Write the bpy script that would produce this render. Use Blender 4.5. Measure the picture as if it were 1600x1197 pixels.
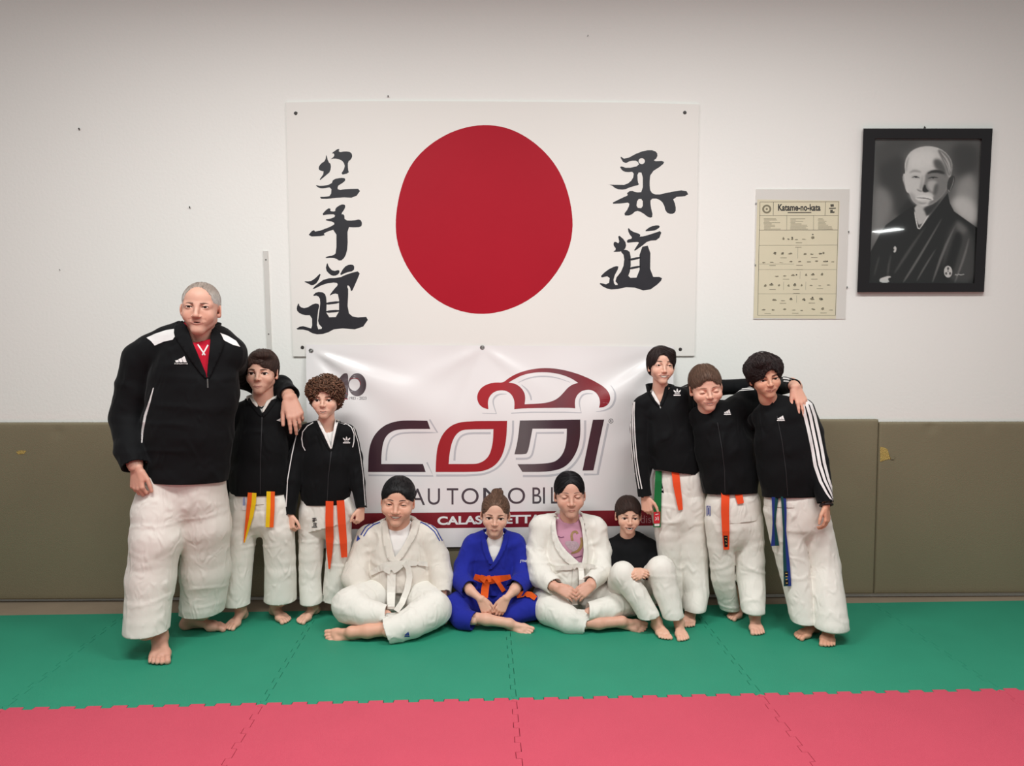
import bpy, bmesh, math, random
import numpy as np
from mathutils import Vector, Matrix, Euler
from mathutils.bvhtree import BVHTree
from mathutils.geometry import tessellate_polygon

for o in list(bpy.data.objects):
    bpy.data.objects.remove(o)
random.seed(7)
C = bpy.context.scene.collection
PI = math.pi
# ------------------------------------------------------------------ camera
F_PX = 1150.0
CAM = Vector((0.0, -4.08, 1.44))
PITCH = math.radians(3.41)
YAW = math.radians(-0.9)
cam_d = bpy.data.cameras.new('camera')
cam_d.sensor_width = 36.0
cam_d.lens = F_PX / 1600.0 * 36.0
cam = bpy.data.objects.new('camera', cam_d)
C.objects.link(cam)
cam.location = CAM
cam.rotation_euler = Euler((PI / 2 - PITCH, 0, YAW), 'XYZ')
bpy.context.scene.camera = cam
CROT = cam.rotation_euler.to_matrix()
CROT_N = np.array(CROT)
# ------------------------------------------------------------------ world, lamps, exposure
world = bpy.data.worlds.new('world')
bpy.context.scene.world = world
world.use_nodes = True
wb = world.node_tree.nodes['Background']
wb.inputs[0].default_value = (0.97, 1.0, 0.985, 1)
wb.inputs[1].default_value = 0.28

def area(name, loc, rot, sx, sy, power, col=(1, 1, 1)):
    d = bpy.data.lights.new(name, 'AREA')
    d.shape = 'RECTANGLE'; d.size = sx; d.size_y = sy; d.energy = power; d.color = col
    o = bpy.data.objects.new(name, d)
    C.objects.link(o)
    o.location = loc; o.rotation_euler = rot
    return o
area('ceiling_lamp', (-1.25, -2.2, 3.4), (0, 0, 0), 1.5, 0.35, 70, (0.965, 1.0, 0.985))
area('ceiling_lamp', (1.25, -2.2, 3.4), (0, 0, 0), 1.5, 0.35, 71, (0.965, 1.0, 0.985))
area('ceiling_lamp', (0, -4.6, 3.4), (0, 0, 0), 2.6, 0.35, 58, (0.97, 1.0, 0.975))
# one more lamp of the same row, at the far end of the hall behind the photographer
area('ceiling_lamp', (7.0, -9.3, 3.4), (0, 0, math.radians(-28)), 0.26, 0.5, 14, (0.97, 1.0, 0.975))
vs = bpy.context.scene.view_settings
vs.view_transform = 'Standard'
vs.look = 'None'
vs.exposure = 0.06
vs.gamma = 1.0
vs.use_curve_mapping = False
bpy.context.scene.cycles.max_bounces = 6

# ------------------------------------------------------------------ measuring helpers
def ray(px, py):
    return CROT @ Vector(((px - 800.0) / F_PX, -(py - 598.5) / F_PX, -1.0))

def W(px, py, Y):
    """the point at distance plane y = Y that the photograph shows at (px, py)"""
    d = ray(px, py)
    return CAM + d * ((Y - CAM.y) / d.y)

def G(px, py, z=0.0):
    d = ray(px, py)
    return CAM + d * ((z - CAM.z) / d.z)

def S(Y):
    return (Y - CAM.y) / F_PX          # metres per pixel at distance Y

def project(P):
    q = (np.asarray(P, float) - np.array(CAM)) @ CROT_N
    return np.stack([800 + F_PX * q[:, 0] / -q[:, 2], 598.5 - F_PX * q[:, 1] / -q[:, 2]], 1)

# ------------------------------------------------------------------ materials
def srgb(c):
    return tuple(((v / 255) / 12.92 if v / 255 <= 0.04045 else ((v / 255 + 0.055) / 1.055) ** 2.4) for v in c)

MATS = {}
def mat(name, rgb, rough=0.6, spec=0.3, var=0.06, vscale=8.0, bump=0.0, bscale=200.0, metal=0.0, attr=None, sheen=0.0,
        coat=0.0, stretch=None, sss=0.0, folds=0.0, fscale=16.0):
    if name in MATS:
        return MATS[name]
    m = bpy.data.materials.new(name)
    m.use_nodes = True
    nt = m.node_tree; N = nt.nodes; L = nt.links
    b = N['Principled BSDF']
    b.inputs['Roughness'].default_value = rough
    b.inputs['Specular IOR Level'].default_value = spec
    b.inputs['Metallic'].default_value = metal
    if sheen:
        b.inputs['Sheen Weight'].default_value = sheen
    if coat:
        b.inputs['Coat Weight'].default_value = coat
        b.inputs['Coat Roughness'].default_value = 0.25
    if sss:
        b.inputs['Subsurface Weight'].default_value = sss
        b.inputs['Subsurface Radius'].default_value = (0.012, 0.005, 0.003)
        b.inputs['Subsurface Scale'].default_value = 1.0
    tc = N.new('ShaderNodeTexCoord')
    mp = N.new('ShaderNodeMapping')
    L.new(tc.outputs['Object'], mp.inputs[0])
    if stretch:
        mp.inputs['Scale'].default_value = stretch
    base = srgb(rgb)
    mix = N.new('ShaderNodeMix'); mix.data_type = 'RGBA'
    nz = N.new('ShaderNodeTexNoise'); nz.inputs['Scale'].default_value = vscale; nz.inputs['Detail'].default_value = 4
    L.new(mp.outputs[0], nz.inputs['Vector'])
    L.new(nz.outputs[0], mix.inputs[0])
    if attr:
        at = N.new('ShaderNodeVertexColor'); at.layer_name = attr
        hs = []
        for f in (1 - var, 1 + var):
            mm = N.new('ShaderNodeMix'); mm.data_type = 'RGBA'; mm.blend_type = 'MULTIPLY'; mm.inputs[0].default_value = 1
            L.new(at.outputs[0], mm.inputs[6]); mm.inputs[7].default_value = (f, f, f, 1); hs.append(mm)
        L.new(hs[0].outputs[2], mix.inputs[6]); L.new(hs[1].outputs[2], mix.inputs[7])
    else:
        mix.inputs[6].default_value = tuple(min(1, v * (1 - var)) for v in base) + (1,)
        mix.inputs[7].default_value = tuple(min(1, v * (1 + var)) for v in base) + (1,)
    L.new(mix.outputs[2], b.inputs['Base Color'])
    if bump:
        n2 = N.new('ShaderNodeTexNoise'); n2.inputs['Scale'].default_value = bscale; n2.inputs['Detail'].default_value = 3
        L.new(mp.outputs[0], n2.inputs['Vector'])
        bp = N.new('ShaderNodeBump'); bp.inputs['Strength'].default_value = bump; bp.inputs['Distance'].default_value = 0.01
        L.new(n2.outputs[0], bp.inputs['Height'])
        L.new(bp.outputs[0], b.inputs['Normal'])
        if folds:       # soft creases of worn cloth
            n3 = N.new('ShaderNodeTexNoise'); n3.inputs['Scale'].default_value = fscale; n3.inputs['Detail'].default_value = 2.5
            n3.inputs['Distortion'].default_value = 1.1
            try:
                n3.noise_type = 'RIDGED_MULTIFRACTAL'
            except Exception:
                pass
            mp2 = N.new('ShaderNodeMapping'); mp2.inputs['Scale'].default_value = (1.25, 1.25, 0.75)
            L.new(tc.outputs['Object'], mp2.inputs[0]); L.new(mp2.outputs[0], n3.inputs['Vector'])
            bq = N.new('ShaderNodeBump'); bq.inputs['Strength'].default_value = folds; bq.inputs['Distance'].default_value = 0.02
            L.new(n3.outputs[0], bq.inputs['Height']); L.new(bp.outputs[0], bq.inputs['Normal'])
            L.new(bq.outputs[0], b.inputs['Normal'])
    MATS[name] = m
    return m

# ------------------------------------------------------------------ object helpers
def mesh_np(name, V, Q, smooth=True):
    """fast mesh from numpy vertices and a list/array of faces"""
    me = bpy.data.meshes.new(name)
    V = np.asarray(V, np.float32)
    if isinstance(Q, np.ndarray):
        n = Q.shape[1]; loops = Q.astype(np.int32).ravel()
        starts = np.arange(len(Q), dtype=np.int32) * n
    else:
        starts = []; loops = []; s = 0
        for f in Q:
            starts.append(s); loops.extend(f); s += len(f)
        starts = np.array(starts, np.int32); loops = np.array(loops, np.int32)
    me.vertices.add(len(V)); me.vertices.foreach_set('co', V.ravel())
    me.loops.add(len(loops)); me.loops.foreach_set('vertex_index', loops)
    me.polygons.add(len(starts)); me.polygons.foreach_set('loop_start', starts)
    me.update(calc_edges=True)
    me.validate()
    if smooth:
        me.polygons.foreach_set('use_smooth', np.ones(len(me.polygons), bool))
    return me

def link(name, me, material=None, parent=None):
    o = bpy.data.objects.new(name, me)
    C.objects.link(o)
    if material is not None:
        for m in (material if isinstance(material, (list, tuple)) else [material]):
            me.materials.append(m)
    if parent is not None:
        setpar(o, parent)
    return o

def world_mat(o):
    m = Matrix.LocRotScale(o.location, o.rotation_euler, o.scale)
    return world_mat(o.parent) @ o.matrix_parent_inverse @ m if o.parent else m

def setpar(o, parent):
    o.parent = parent
    o.matrix_parent_inverse = world_mat(parent).inverted()

def bm_obj(name, bm, material=None, parent=None, smooth=False):
    me = bpy.data.meshes.new(name)
    bm.normal_update()
    bm.to_mesh(me); bm.free()
    if smooth:
        me.polygons.foreach_set('use_smooth', np.ones(len(me.polygons), bool))
    return link(name, me, material, parent)

def tag(o, label, cat, group=None, kind=None):
    if label: o['label'] = label
    if cat: o['category'] = cat
    if group: o['group'] = group
    if kind: o['kind'] = kind
    return o

def empty(name, loc):
    o = bpy.data.objects.new(name, None)
    C.objects.link(o); o.location = loc; o.empty_display_size = 0.1
    return o

def box(bm, lo, hi, bevel=0.0):
    r = bmesh.ops.create_cube(bm, size=1)
    for v in r['verts']:
        v.co = Vector([(lo[i] + hi[i]) / 2 + v.co[i] * (hi[i] - lo[i]) for i in range(3)])
    if bevel:
        es = list({e for v in r['verts'] for e in v.link_edges})
        bmesh.ops.bevel(bm, geom=es, offset=bevel, segments=2, profile=0.6, affect='EDGES')

def tube(bm, pts, rads, seg=6, closed_ends=True):
    """swept tube through pts"""
    rings = []
    prev = None
    for i, p in enumerate(pts):
        p = Vector(p)
        t = (Vector(pts[min(i + 1, len(pts) - 1)]) - Vector(pts[max(i - 1, 0)])).normalized()
        ref = prev if prev is not None else (Vector((0, 0, 1)) if abs(t.z) < 0.9 else Vector((1, 0, 0)))
        u = (ref - t * ref.dot(t))
        u = u.normalized() if u.length > 1e-6 else t.orthogonal().normalized()
        prev = u
        v = t.cross(u)
        r = rads[i] if hasattr(rads, '__len__') else rads
        rings.append([bm.verts.new(p + (u * math.cos(a) + v * math.sin(a)) * r) for a in [2 * PI * k / seg for k in range(seg)]])
    for a, b in zip(rings, rings[1:]):
        for k in range(seg):
            bm.faces.new((a[k], a[(k + 1) % seg], b[(k + 1) % seg], b[k]))
    if closed_ends:
        bm.faces.new(rings[0][::-1]); bm.faces.new(rings[-1])

# -------- flat artwork in photo pixels: 2-D outlines (with holes) turned into meshes that lie on a surface
def tess(outlines):
    """outlines: [outer, hole, hole...] -> (verts2d, tris)"""
    polys = [[Vector((x, y, 0)) for x, y in ol] for ol in outlines]
    flat = [(x, y) for ol in outlines for x, y in ol]
    return flat, tessellate_polygon(polys)

def stroke(pts, w):
    """brush stroke outline from a polyline (x, y) and width or widths"""
    n = len(pts)
    L_, R_ = [], []
    for i, (x, y) in enumerate(pts):
        x0, y0 = pts[max(i - 1, 0)]; x1, y1 = pts[min(i + 1, n - 1)]
        d = math.hypot(x1 - x0, y1 - y0) or 1
        nx, ny = -(y1 - y0) / d, (x1 - x0) / d
        ww = (w[i] if hasattr(w, '__len__') else w) / 2
        L_.append((x + nx * ww, y + ny * ww)); R_.append((x - nx * ww, y - ny * ww))
    return L_ + R_[::-1]

def smooth_poly(pts, it=1, closed=True):
    for _ in range(it):
        out = []
        n = len(pts)
        for i in range(n if closed else n - 1):
            a, b = pts[i], pts[(i + 1) % n]
            out += [(a[0] * .75 + b[0] * .25, a[1] * .75 + b[1] * .25), (a[0] * .25 + b[0] * .75, a[1] * .25 + b[1] * .75)]
        if not closed:
            out = [pts[0]] + out + [pts[-1]]
        pts = out
    return pts

def round_off(pts, it=2, lim=48, closed=True):
    """smooth a drawn outline but keep its true corners"""
    for _ in range(it):
        n = len(pts); out = []
        for i in range(n):
            a, b, c = pts[i - 1], pts[i], pts[(i + 1) % n]
            if not closed and i in (0, n - 1):
                out.append(b); continue
            t = math.degrees(abs((math.atan2(c[1] - b[1], c[0] - b[0]) - math.atan2(b[1] - a[1], b[0] - a[0]) + PI) % (2 * PI) - PI))
            if t > lim or t < 3:
                out.append(b)
            else:
                out += [(b[0] * .75 + a[0] * .25, b[1] * .75 + a[1] * .25), (b[0] * .75 + c[0] * .25, b[1] * .75 + c[1] * .25)]
        pts = out
    return pts

def circle(cx, cy, rx, ry=None, n=32):
    ry = ry or rx
    return [(cx + rx * math.cos(2 * PI * k / n), cy + ry * math.sin(2 * PI * k / n)) for k in range(n)]

_glyph = {}
def glyphs(text, bold=0.0):
    key = (text, bold)
    if key not in _glyph:
        cu = bpy.data.curves.new('letters', 'FONT')
        cu.body = text; cu.offset = bold; cu.fill_mode = 'FRONT'; cu.resolution_u = 6
        o = bpy.data.objects.new('letters', cu)
        C.objects.link(o)
        dg = bpy.context.evaluated_depsgraph_get()
        me = bpy.data.meshes.new_from_object(o.evaluated_get(dg))
        vs_ = [(v.co.x, v.co.y) for v in me.vertices]
        fs = [tuple(p.vertices) for p in me.polygons]
        bpy.data.objects.remove(o); bpy.data.curves.remove(cu); bpy.data.meshes.remove(me)
        _glyph[key] = (vs_, fs)
    return _glyph[key]

def text_px(text, x0, y0, x1, y1, bold=0.0, skew=0.0):
    """letters fitted into the pixel box x0..x1, y0(top)..y1(bottom); skew = y change from left to right"""
    v, f = glyphs(text, bold)
    xs = [a for a, _ in v]; ys = [b for _, b in v]
    ax, bx_, ay, by = min(xs), max(xs), min(ys), max(ys)
    out = []
    for a, b in v:
        u = (a - ax) / (bx_ - ax)
        out.append((x0 + (x1 - x0) * u, y1 + (y0 - y1) * (b - ay) / max(1e-6, by - ay) + skew * u))
    return out, f

def grid_split(bm, step):
    xs = [v.co.x for v in bm.verts]; ys = [v.co.y for v in bm.verts]
    for ax, vals in ((0, xs), (1, ys)):
        a = math.floor(min(vals) / step) * step + step
        while a < max(vals):
            co = [0, 0, 0]; co[ax] = a
            no = [0, 0, 0]; no[ax] = 1
            bmesh.ops.bisect_plane(bm, geom=bm.verts[:] + bm.edges[:] + bm.faces[:], plane_co=co, plane_no=no)
            a += step

def art(name, shapes, put, material, parent, step=None, thick=0.0, smooth=False):
    """shapes: list of outline-lists or (verts, faces) tuples, in pixels. put(px, py, lift) -> 3-D point"""
    bm = bmesh.new()
    for sh in shapes:
        if isinstance(sh, tuple):
            vv, ff = sh
        else:
            vv, ff = tess(sh)
        bv = [bm.verts.new((x, y, 0)) for x, y in vv]
        for f in ff:
            if len(set(f)) >= 3:
                try:
                    bm.faces.new([bv[i] for i in f])
                except ValueError:
                    pass
    if step:
        grid_split(bm, step)
        bmesh.ops.remove_doubles(bm, verts=bm.verts[:], dist=0.01)
    for f in bm.faces:
        if f.normal.length == 0: f.normal_update()
    bm.normal_update()
    for f in bm.faces:          # pixel y points down: outward means towards the viewer
        if f.normal.z > 0: f.normal_flip()
    px = {v: (v.co.x, v.co.y) for v in bm.verts}
    if thick:
        ed = [e for e in bm.edges if len(e.link_faces) == 1]
        lows = {}
        for e in ed:
            for v in e.verts:
                if v not in lows:
                    lows[v] = bm.verts.new(v.co)
        for e in ed:
            a, b = e.verts
            try:
                bm.faces.new((a, b, lows[b], lows[a]))
            except ValueError:
                pass
        for v, l in lows.items():
            l.co = put(px[v][0], px[v][1], 0.0)
    for v, (x, y) in px.items():
        v.co = put(x, y, thick)
    if thick:
        bmesh.ops.recalc_face_normals(bm, faces=bm.faces[:])
    return bm_obj(name, bm, material, parent, smooth)

def on_plane(Y, lift0=0.0):
    def put(px, py, lift):
        return W(px, py, Y - lift0 - lift)
    return put

def on_mesh(bvhs, lift0=0.002, fallbackY=None):
    """lay onto a surface: drop the outline onto the meshes along the sight line, lifted along the surface normal"""
    if not isinstance(bvhs, (list, tuple)):
        bvhs = [bvhs]
    state = {'d': None}
    def put(px, py, lift):
        d = ray(px, py).normalized()
        best = None
        for b in bvhs:
            h = b.ray_cast(CAM, d)
            if h[0] is not None and (best is None or h[3] < best[3]):
                best = h
        if best is None:
            # off the silhouette: nearest point of the surface to the sight line
            dist = state['d'] if state['d'] else ((fallbackY if fallbackY is not None else -0.3) - CAM.y) / d.y
            q = CAM + d * dist
            bb = None
            for b in bvhs:
                n_ = b.find_nearest(q)
                if n_[0] is not None and (bb is None or n_[3] < bb[3]): bb = n_
            p, n = bb[0], bb[1]
        else:
            p, n = best[0], best[1]; state['d'] = best[3]
        if n.dot(d) > 0: n = -n
        n = (n * 0.35 - d * 0.65).normalized()
        return p + n * (lift0 + lift)
    return put
# ================================================================== the setting
M_wall = mat('white_plaster', (243, 240, 235), 0.85, 0.2, 0.02, 1.3, 0.12, 60)
M_floor = mat('beige_concrete', (150, 132, 112), 0.8, 0.2, 0.12, 6, 0.2, 40)
M_pad = mat('olive_vinyl', (132, 121, 97), 0.5, 0.35, 0.05, 3, 0.25, 260)
M_green = mat('green_foam', (44, 140, 110), 0.62, 0.3, 0.07, 5, 0.35, 420)
M_pink = mat('pink_red_foam', (202, 75, 95), 0.62, 0.3, 0.05, 5, 0.35, 420)
M_metal = mat('steel', (150, 148, 145), 0.35, 0.5, 0.05, 30, metal=0.9)
M_dark = mat('dark_steel', (60, 55, 52), 0.5, 0.4, 0.1, 30)

bm = bmesh.new(); box(bm, (-5, 0, -0.03), (5, 0.2, 4.2))
tag(bm_obj('wall_back', bm, M_wall), 'white plastered wall behind the group', None, kind='structure')
floor = None
bm = bmesh.new(); box(bm, (-5, -7, -0.12), (5, 0.0, -0.022))
floor = tag(bm_obj('floor', bm, M_floor), 'bare beige floor under the coloured puzzle mats', None, kind='structure')

# ---- interlocking puzzle mats, each one a piece of the floor
MA = 0.024
MO = G(803, 1092, 0.0)
mu = Vector((math.cos(MA), math.sin(MA), 0)); mv = Vector((-math.sin(MA), math.cos(MA), 0))
def teeth(n=10, d=0.010, g=0.0008, side=1, phase=0):
    """edge profile along 0..1: list of (s, offset); side +1 = tabs of this mat, -1 = the neighbour's"""
    pts = [(0.0, 0.0)]
    w = 1.0 / n
    for k in range(n):
        a = k * w + w * 0.25; b = k * w + w * 0.75
        ww = 0.006
        sg = 1 if phase == 0 else -1
        pts += [(a - ww + side * g, -d * sg - side * g), (a + ww - ww * 1.6 + side * g, d * sg - side * g),
                (b - ww + ww * 1.6 - side * g, d * sg - side * g), (b + ww - side * g, -d * sg - side * g)]
    pts.append((1.0, 0.0))
    return pts
def mat_outline(i, j, open_top=False):
    # bottom edge (v=j), right edge (u=i+1), top edge (v=j+1), left edge (u=i)
    lo = [(i + s, j + o) for s, o in teeth(side=-1)]
    ri = [(i + 1 + o, j + s) for s, o in teeth(side=1)]
    if open_top:
        hi = [(i, j + 1.0), (i + 1, j + 1.0)]
    else:
        hi = [(i + s, j + 1 + o) for s, o in teeth(side=1)]
    le = [(i + o, j + s) for s, o in teeth(side=-1)]
    return lo[:-1] + ri[:-1] + hi[::-1][:-1] + le[::-1][:-1]
def puzzle_mat(i, j, m, top):
    ol = mat_outline(i, j, top)
    bm = bmesh.new()
    T = [bm.verts.new(MO + mu * a + mv * b) for a, b in ol]
    B = [bm.verts.new(v.co + Vector((0, 0, -0.021))) for v in T]
    ft = bm.faces.new(T)
    n = len(T)
    for k in range(n):
        bm.faces.new((T[k], B[k], B[(k + 1) % n], T[(k + 1) % n]))
    bmesh.ops.recalc_face_normals(bm, faces=bm.faces[:])
    if ft.normal.z < 0:
        bmesh.ops.reverse_faces(bm, faces=bm.faces[:])
    # soft top edge
    es = [e for e in ft.edges]
    bmesh.ops.bevel(bm, geom=es, offset=0.0012, segments=1, affect='EDGES')
    return bm_obj('puzzle_mat', bm, m, floor)
for i in range(-4, 4):
    puzzle_mat(i, 0, M_green, True)
for j in (-1, -2):
    for i in range(-4, 4):
        puzzle_mat(i, j, M_pink, False)

# ---- padded panels along the foot of the wall
PY = -0.04
sx = W(1370, 800, PY).x
pad_info = [
    (sx - 6.0, sx - 4.0, W(90, 661, PY).z, 'olive wall pad with a small yellow nick, behind the man in the black jacket'),
    (sx - 4.0, sx - 2.0, W(600, 660, PY).z, 'olive wall pad behind the standing boys and the boy with white belt'),
    (sx - 2.0, sx, W(1300, 656, PY).z, 'olive wall pad behind the three boys with arms round each other'),
    (sx, sx + 2.0, W(1450, 660, PY).z, 'olive wall pad with torn vinyl showing yellow foam at its edge'),
]
def pad_face(x0, x1, z0, z1, dimples):
    """rounded slab whose front is a fine grid with pressed-in buttons"""
    bm = bmesh.new()
    nx, nz = 80, 40
    r = 0.012
    us = [0, 0.0035, 0.007] + [0.012 + (x1 - x0 - 0.024) * k / nx for k in range(nx + 1)] + [x1 - x0 - 0.007, x1 - x0 - 0.0035, x1 - x0]
    ws = [0, 0.0035, 0.007] + [0.012 + (z1 - z0 - 0.024) * k / nz for k in range(nz + 1)] + [z1 - z0 - 0.007, z1 - z0 - 0.0035, z1 - z0]
    def prof(s, L):
        e = min(s, L - s)
        return r - math.sqrt(max(0, r * r - (r - min(e, r)) ** 2))
    g = []
    for u in us:
        row = []
        for w in ws:
            y = PY + max(prof(u, x1 - x0), prof(w, z1 - z0)) + 0.0015 * math.sin(u * 3.1 + x0) * math.sin(w * 4)
            for dx, dz, rr, dep in dimples:
                q = ((x0 + u - dx) ** 2 + (z0 + w - dz) ** 2) / rr ** 2
                y += dep * math.exp(-q)
            row.append(bm.verts.new((x0 + u, min(y, -0.002), z0 + w)))
        g.append(row)
    for a in range(len(us) - 1):
        for b in range(len(ws) - 1):
            bm.faces.new((g[a][b], g[a + 1][b], g[a + 1][b + 1], g[a][b + 1]))
    edge = [g[a][0] for a in range(len(us))] + [g[-1][b] for b in range(1, len(ws))] + [g[a][-1] for a in range(len(us) - 2, -1, -1)] + [g[0][b] for b in range(len(ws) - 2, 0, -1)]
    back = [bm.verts.new((v.co.x, -0.001, v.co.z)) for v in edge]
    n = len(edge)
    for k in range(n):
        bm.faces.new((edge[k], back[k], back[(k + 1) % n], edge[(k + 1) % n]))
    bm.faces.new(back)
    bmesh.ops.recalc_face_normals(bm, faces=bm.faces[:])
    return bm
PADS = []
for k, (x0, x1, zt, lab) in enumerate(pad_info):
    dm = []
    if k == 0: dm = [(W(90, 675, PY).x, W(90, 675, PY).z, 0.02, 0.012)]
    if k == 3: dm = [(W(1455, 667, PY).x, W(1455, 667, PY).z, 0.022, 0.014), (W(1543, 664, PY).x, W(1543, 664, PY).z, 0.03, 0.006)]
    z0 = 0.004 if k > 0 else -0.002
    o = bm_obj('wall_pad', pad_face(x0 + 0.0015, x1 - 0.0015, z0, zt, dm), M_pad, None, True)
    tag(o, lab, 'wall pad', 'olive pads along the wall')
    PADS.append(o)
M_foam = mat('yellow_foam', (190, 160, 95), 0.9, 0.1, 0.25, 120, 0.8, 150)
fo = lambda x, y: (1350 + x * 0.15625, 640 + y * 0.15625)
art('exposed_foam', [[[fo(*p) for p in ((160, 372), (205, 380), (235, 398), (245, 430), (262, 460), (270, 492), (215, 505), (162, 522))]]],
    on_plane(PY, 0.001), M_foam, PADS[3], thick=0.0012)
art('torn_flap', [[[fo(*p) for p in ((248, 440), (262, 448), (285, 478), (312, 470), (300, 500), (272, 498))]]],
    on_plane(PY, 0.002), M_pad, PADS[3], thick=0.004)
art('exposed_foam', [[[(25, 706), (32, 703.5), (41, 704.5), (38, 709), (28, 710)]]], on_plane(PY, 0.001), M_foam, PADS[0], thick=0.001)

# ---- painted board with the red sun and brush lettering
M_board = mat('white_painted_board', (236, 231, 225), 0.5, 0.25, 0.015, 2.0, 0.05, 30)
M_red = mat('red_paint', (172, 24, 42), 0.5, 0.12, 0.06, 2.5, 0.05, 20)
M_ink = mat('black_ink', (38, 36, 42), 0.5, 0.35, 0.3, 14)
BY = -0.012
board_out = [(447, 160), (520, 158.5), (620, 158), (760, 158.5), (900, 159.5), (1000, 160.5), (1092, 163), (1088.5, 360), (1085, 556), (770, 557), (458, 557), (452, 360)]
board = art('painted_board', [[board_out]], on_plane(0, 0.0005), M_board, None, thick=0.0115)
tag(board, 'white painted board with a big red disc and black brush characters', 'sign board')
# the disc, slightly uneven as hand-painted
cx, cy = 755.5, 343
disc = []
for k in range(96):
    a = 2 * PI * k / 96
    rx = 138 + 1.2 * math.sin(3 * a + 1) + 0.8 * math.sin(7 * a)
    ry = 147 + 1.0 * math.sin(4 * a + 0.5)
    disc.append((cx + rx * math.cos(a), cy + ry * math.sin(a)))
art('red_disc', [[disc]], on_plane(BY, 0.0003), M_red, board)['label'] = 'large hand-painted red disc'
kl = lambda pts: [(440 + x * 0.34253, 150 + y * 0.34253) for x, y in pts]
kr = lambda pts: [(780 + x * 0.34261, 150 + y * 0.34261) for x, y in pts]
def ch(name, outl):
    art(name, [[smooth_poly(o_[0], 1)] + [smooth_poly(h, 1) for h in o_[1:]] for o_ in outl], on_plane(BY, 0.0004), M_ink, board)
ch('brush_character', [
    [kl([(226, 262), (264, 236), (260, 258), (290, 252), (316, 256), (323, 272), (318, 288), (302, 300), (303, 335), (308, 352), (268, 361), (290, 325), (283, 302), (268, 290), (240, 284), (222, 290), (240, 276), (240, 262)])],
    [kl([(204, 262), (212, 300), (226, 312), (222, 345), (205, 360), (166, 392), (198, 345), (172, 340), (168, 325), (180, 308), (200, 295)])],
    [kl([(152, 405), (180, 412), (228, 402), (235, 380), (270, 373), (290, 375), (290, 388), (270, 402), (256, 410), (256, 430), (300, 424), (365, 423), (335, 465), (270, 462), (185, 472), (172, 460), (200, 460), (225, 455), (228, 415), (190, 422), (170, 420)])]])
ch('brush_character', [
    [kl([(180, 545), (210, 512), (225, 514), (220, 525), (245, 528), (245, 512), (270, 495), (290, 495), (290, 512), (270, 540), (286, 540), (288, 568), (330, 568), (358, 562), (368, 580), (362, 598), (330, 600), (300, 598), (302, 690), (290, 735), (268, 754), (245, 740), (228, 738), (196, 740), (212, 730), (235, 728), (250, 715), (250, 605), (190, 625), (200, 638), (116, 642), (145, 608), (155, 622), (240, 590), (240, 575), (190, 565), (240, 556), (245, 540), (215, 540)])]])
ch('brush_character', [
    [kl([(200, 792), (208, 757), (215, 780), (235, 800), (265, 792), (262, 812), (240, 822), (220, 815)])],
    [kl([(262, 822), (285, 780), (310, 768), (332, 772), (330, 798), (295, 805)])],
    [kl([(98, 845), (130, 846), (150, 835), (182, 803), (165, 850), (140, 866), (125, 858)])],
    [kl([(134, 887), (160, 860), (200, 832), (262, 830), (300, 812), (362, 796), (340, 850), (318, 898), (312, 870), (300, 862), (300, 875), (305, 880), (300, 985), (330, 1012), (404, 1006), (362, 1067), (250, 1058), (200, 1085), (150, 1088), (110, 1065), (60, 1066), (90, 1048), (120, 1056), (140, 1062), (138, 1000), (100, 1000), (72, 985), (68, 965), (78, 942), (82, 962), (110, 970), (150, 945), (174, 950), (165, 985), (160, 1065), (190, 1062), (165, 1035), (170, 1000), (178, 930), (165, 910), (140, 912), (160, 893), (195, 896), (206, 925), (203, 1010), (262, 1008), (262, 905), (240, 900), (215, 914), (240, 880), (258, 862), (250, 850), (200, 855)])],
    [kl(stroke([(200, 948), (264, 940)], 11))], [kl(stroke([(200, 985), (264, 980)], 11))]])
ch('brush_character', [
    [kr([(548, 272), (575, 290), (640, 255), (690, 245), (720, 255), (722, 280), (700, 298), (755, 296), (745, 315), (690, 350), (685, 400), (690, 440), (720, 452), (770, 440), (850, 427), (866, 455), (790, 462), (805, 500), (805, 530), (785, 540), (760, 530), (750, 490), (725, 468), (690, 468), (690, 500), (702, 550), (685, 557), (650, 530), (625, 522), (600, 545), (565, 545), (590, 510), (595, 485), (560, 490), (505, 492), (560, 465), (590, 452), (580, 445), (600, 430), (625, 440), (655, 438), (655, 350), (630, 348), (632, 395), (640, 405), (600, 415), (570, 428), (535, 425), (510, 405), (490, 404), (540, 405), (580, 405), (610, 380), (615, 345), (580, 348), (560, 340), (548, 318), (585, 330), (640, 318), (630, 295), (600, 295), (570, 310)]),
     kr(circle(650, 297, 15, 14, 10)), kr([(630, 470), (655, 470), (655, 512), (625, 510)])]])
ch('brush_character', [
    [kr([(584, 655), (610, 650), (590, 625), (586, 598), (605, 618), (645, 630), (640, 645), (700, 628), (744, 612), (726, 658), (680, 660), (650, 685), (610, 712), (630, 680), (640, 665), (600, 668), (582, 670)])],
    [kr([(660, 618), (690, 595), (725, 588), (735, 597), (715, 612), (690, 616)])],
    [kr([(540, 630), (575, 660), (580, 690), (560, 710), (515, 712), (535, 700), (520, 680), (525, 662), (550, 675)])],
    [kr([(640, 690), (690, 680), (688, 825), (745, 825), (735, 850), (675, 893), (600, 868), (520, 885), (480, 875), (450, 850), (500, 862), (505, 820), (455, 830), (490, 795), (530, 775), (548, 778), (520, 830), (525, 862), (545, 862), (525, 840), (565, 790), (572, 730), (550, 705), (580, 700), (600, 715), (600, 790), (585, 830), (640, 828)])],
    [kr(stroke([(590, 748), (645, 737)], 10))], [kr(stroke([(590, 788), (645, 777)], 10))]])
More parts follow.
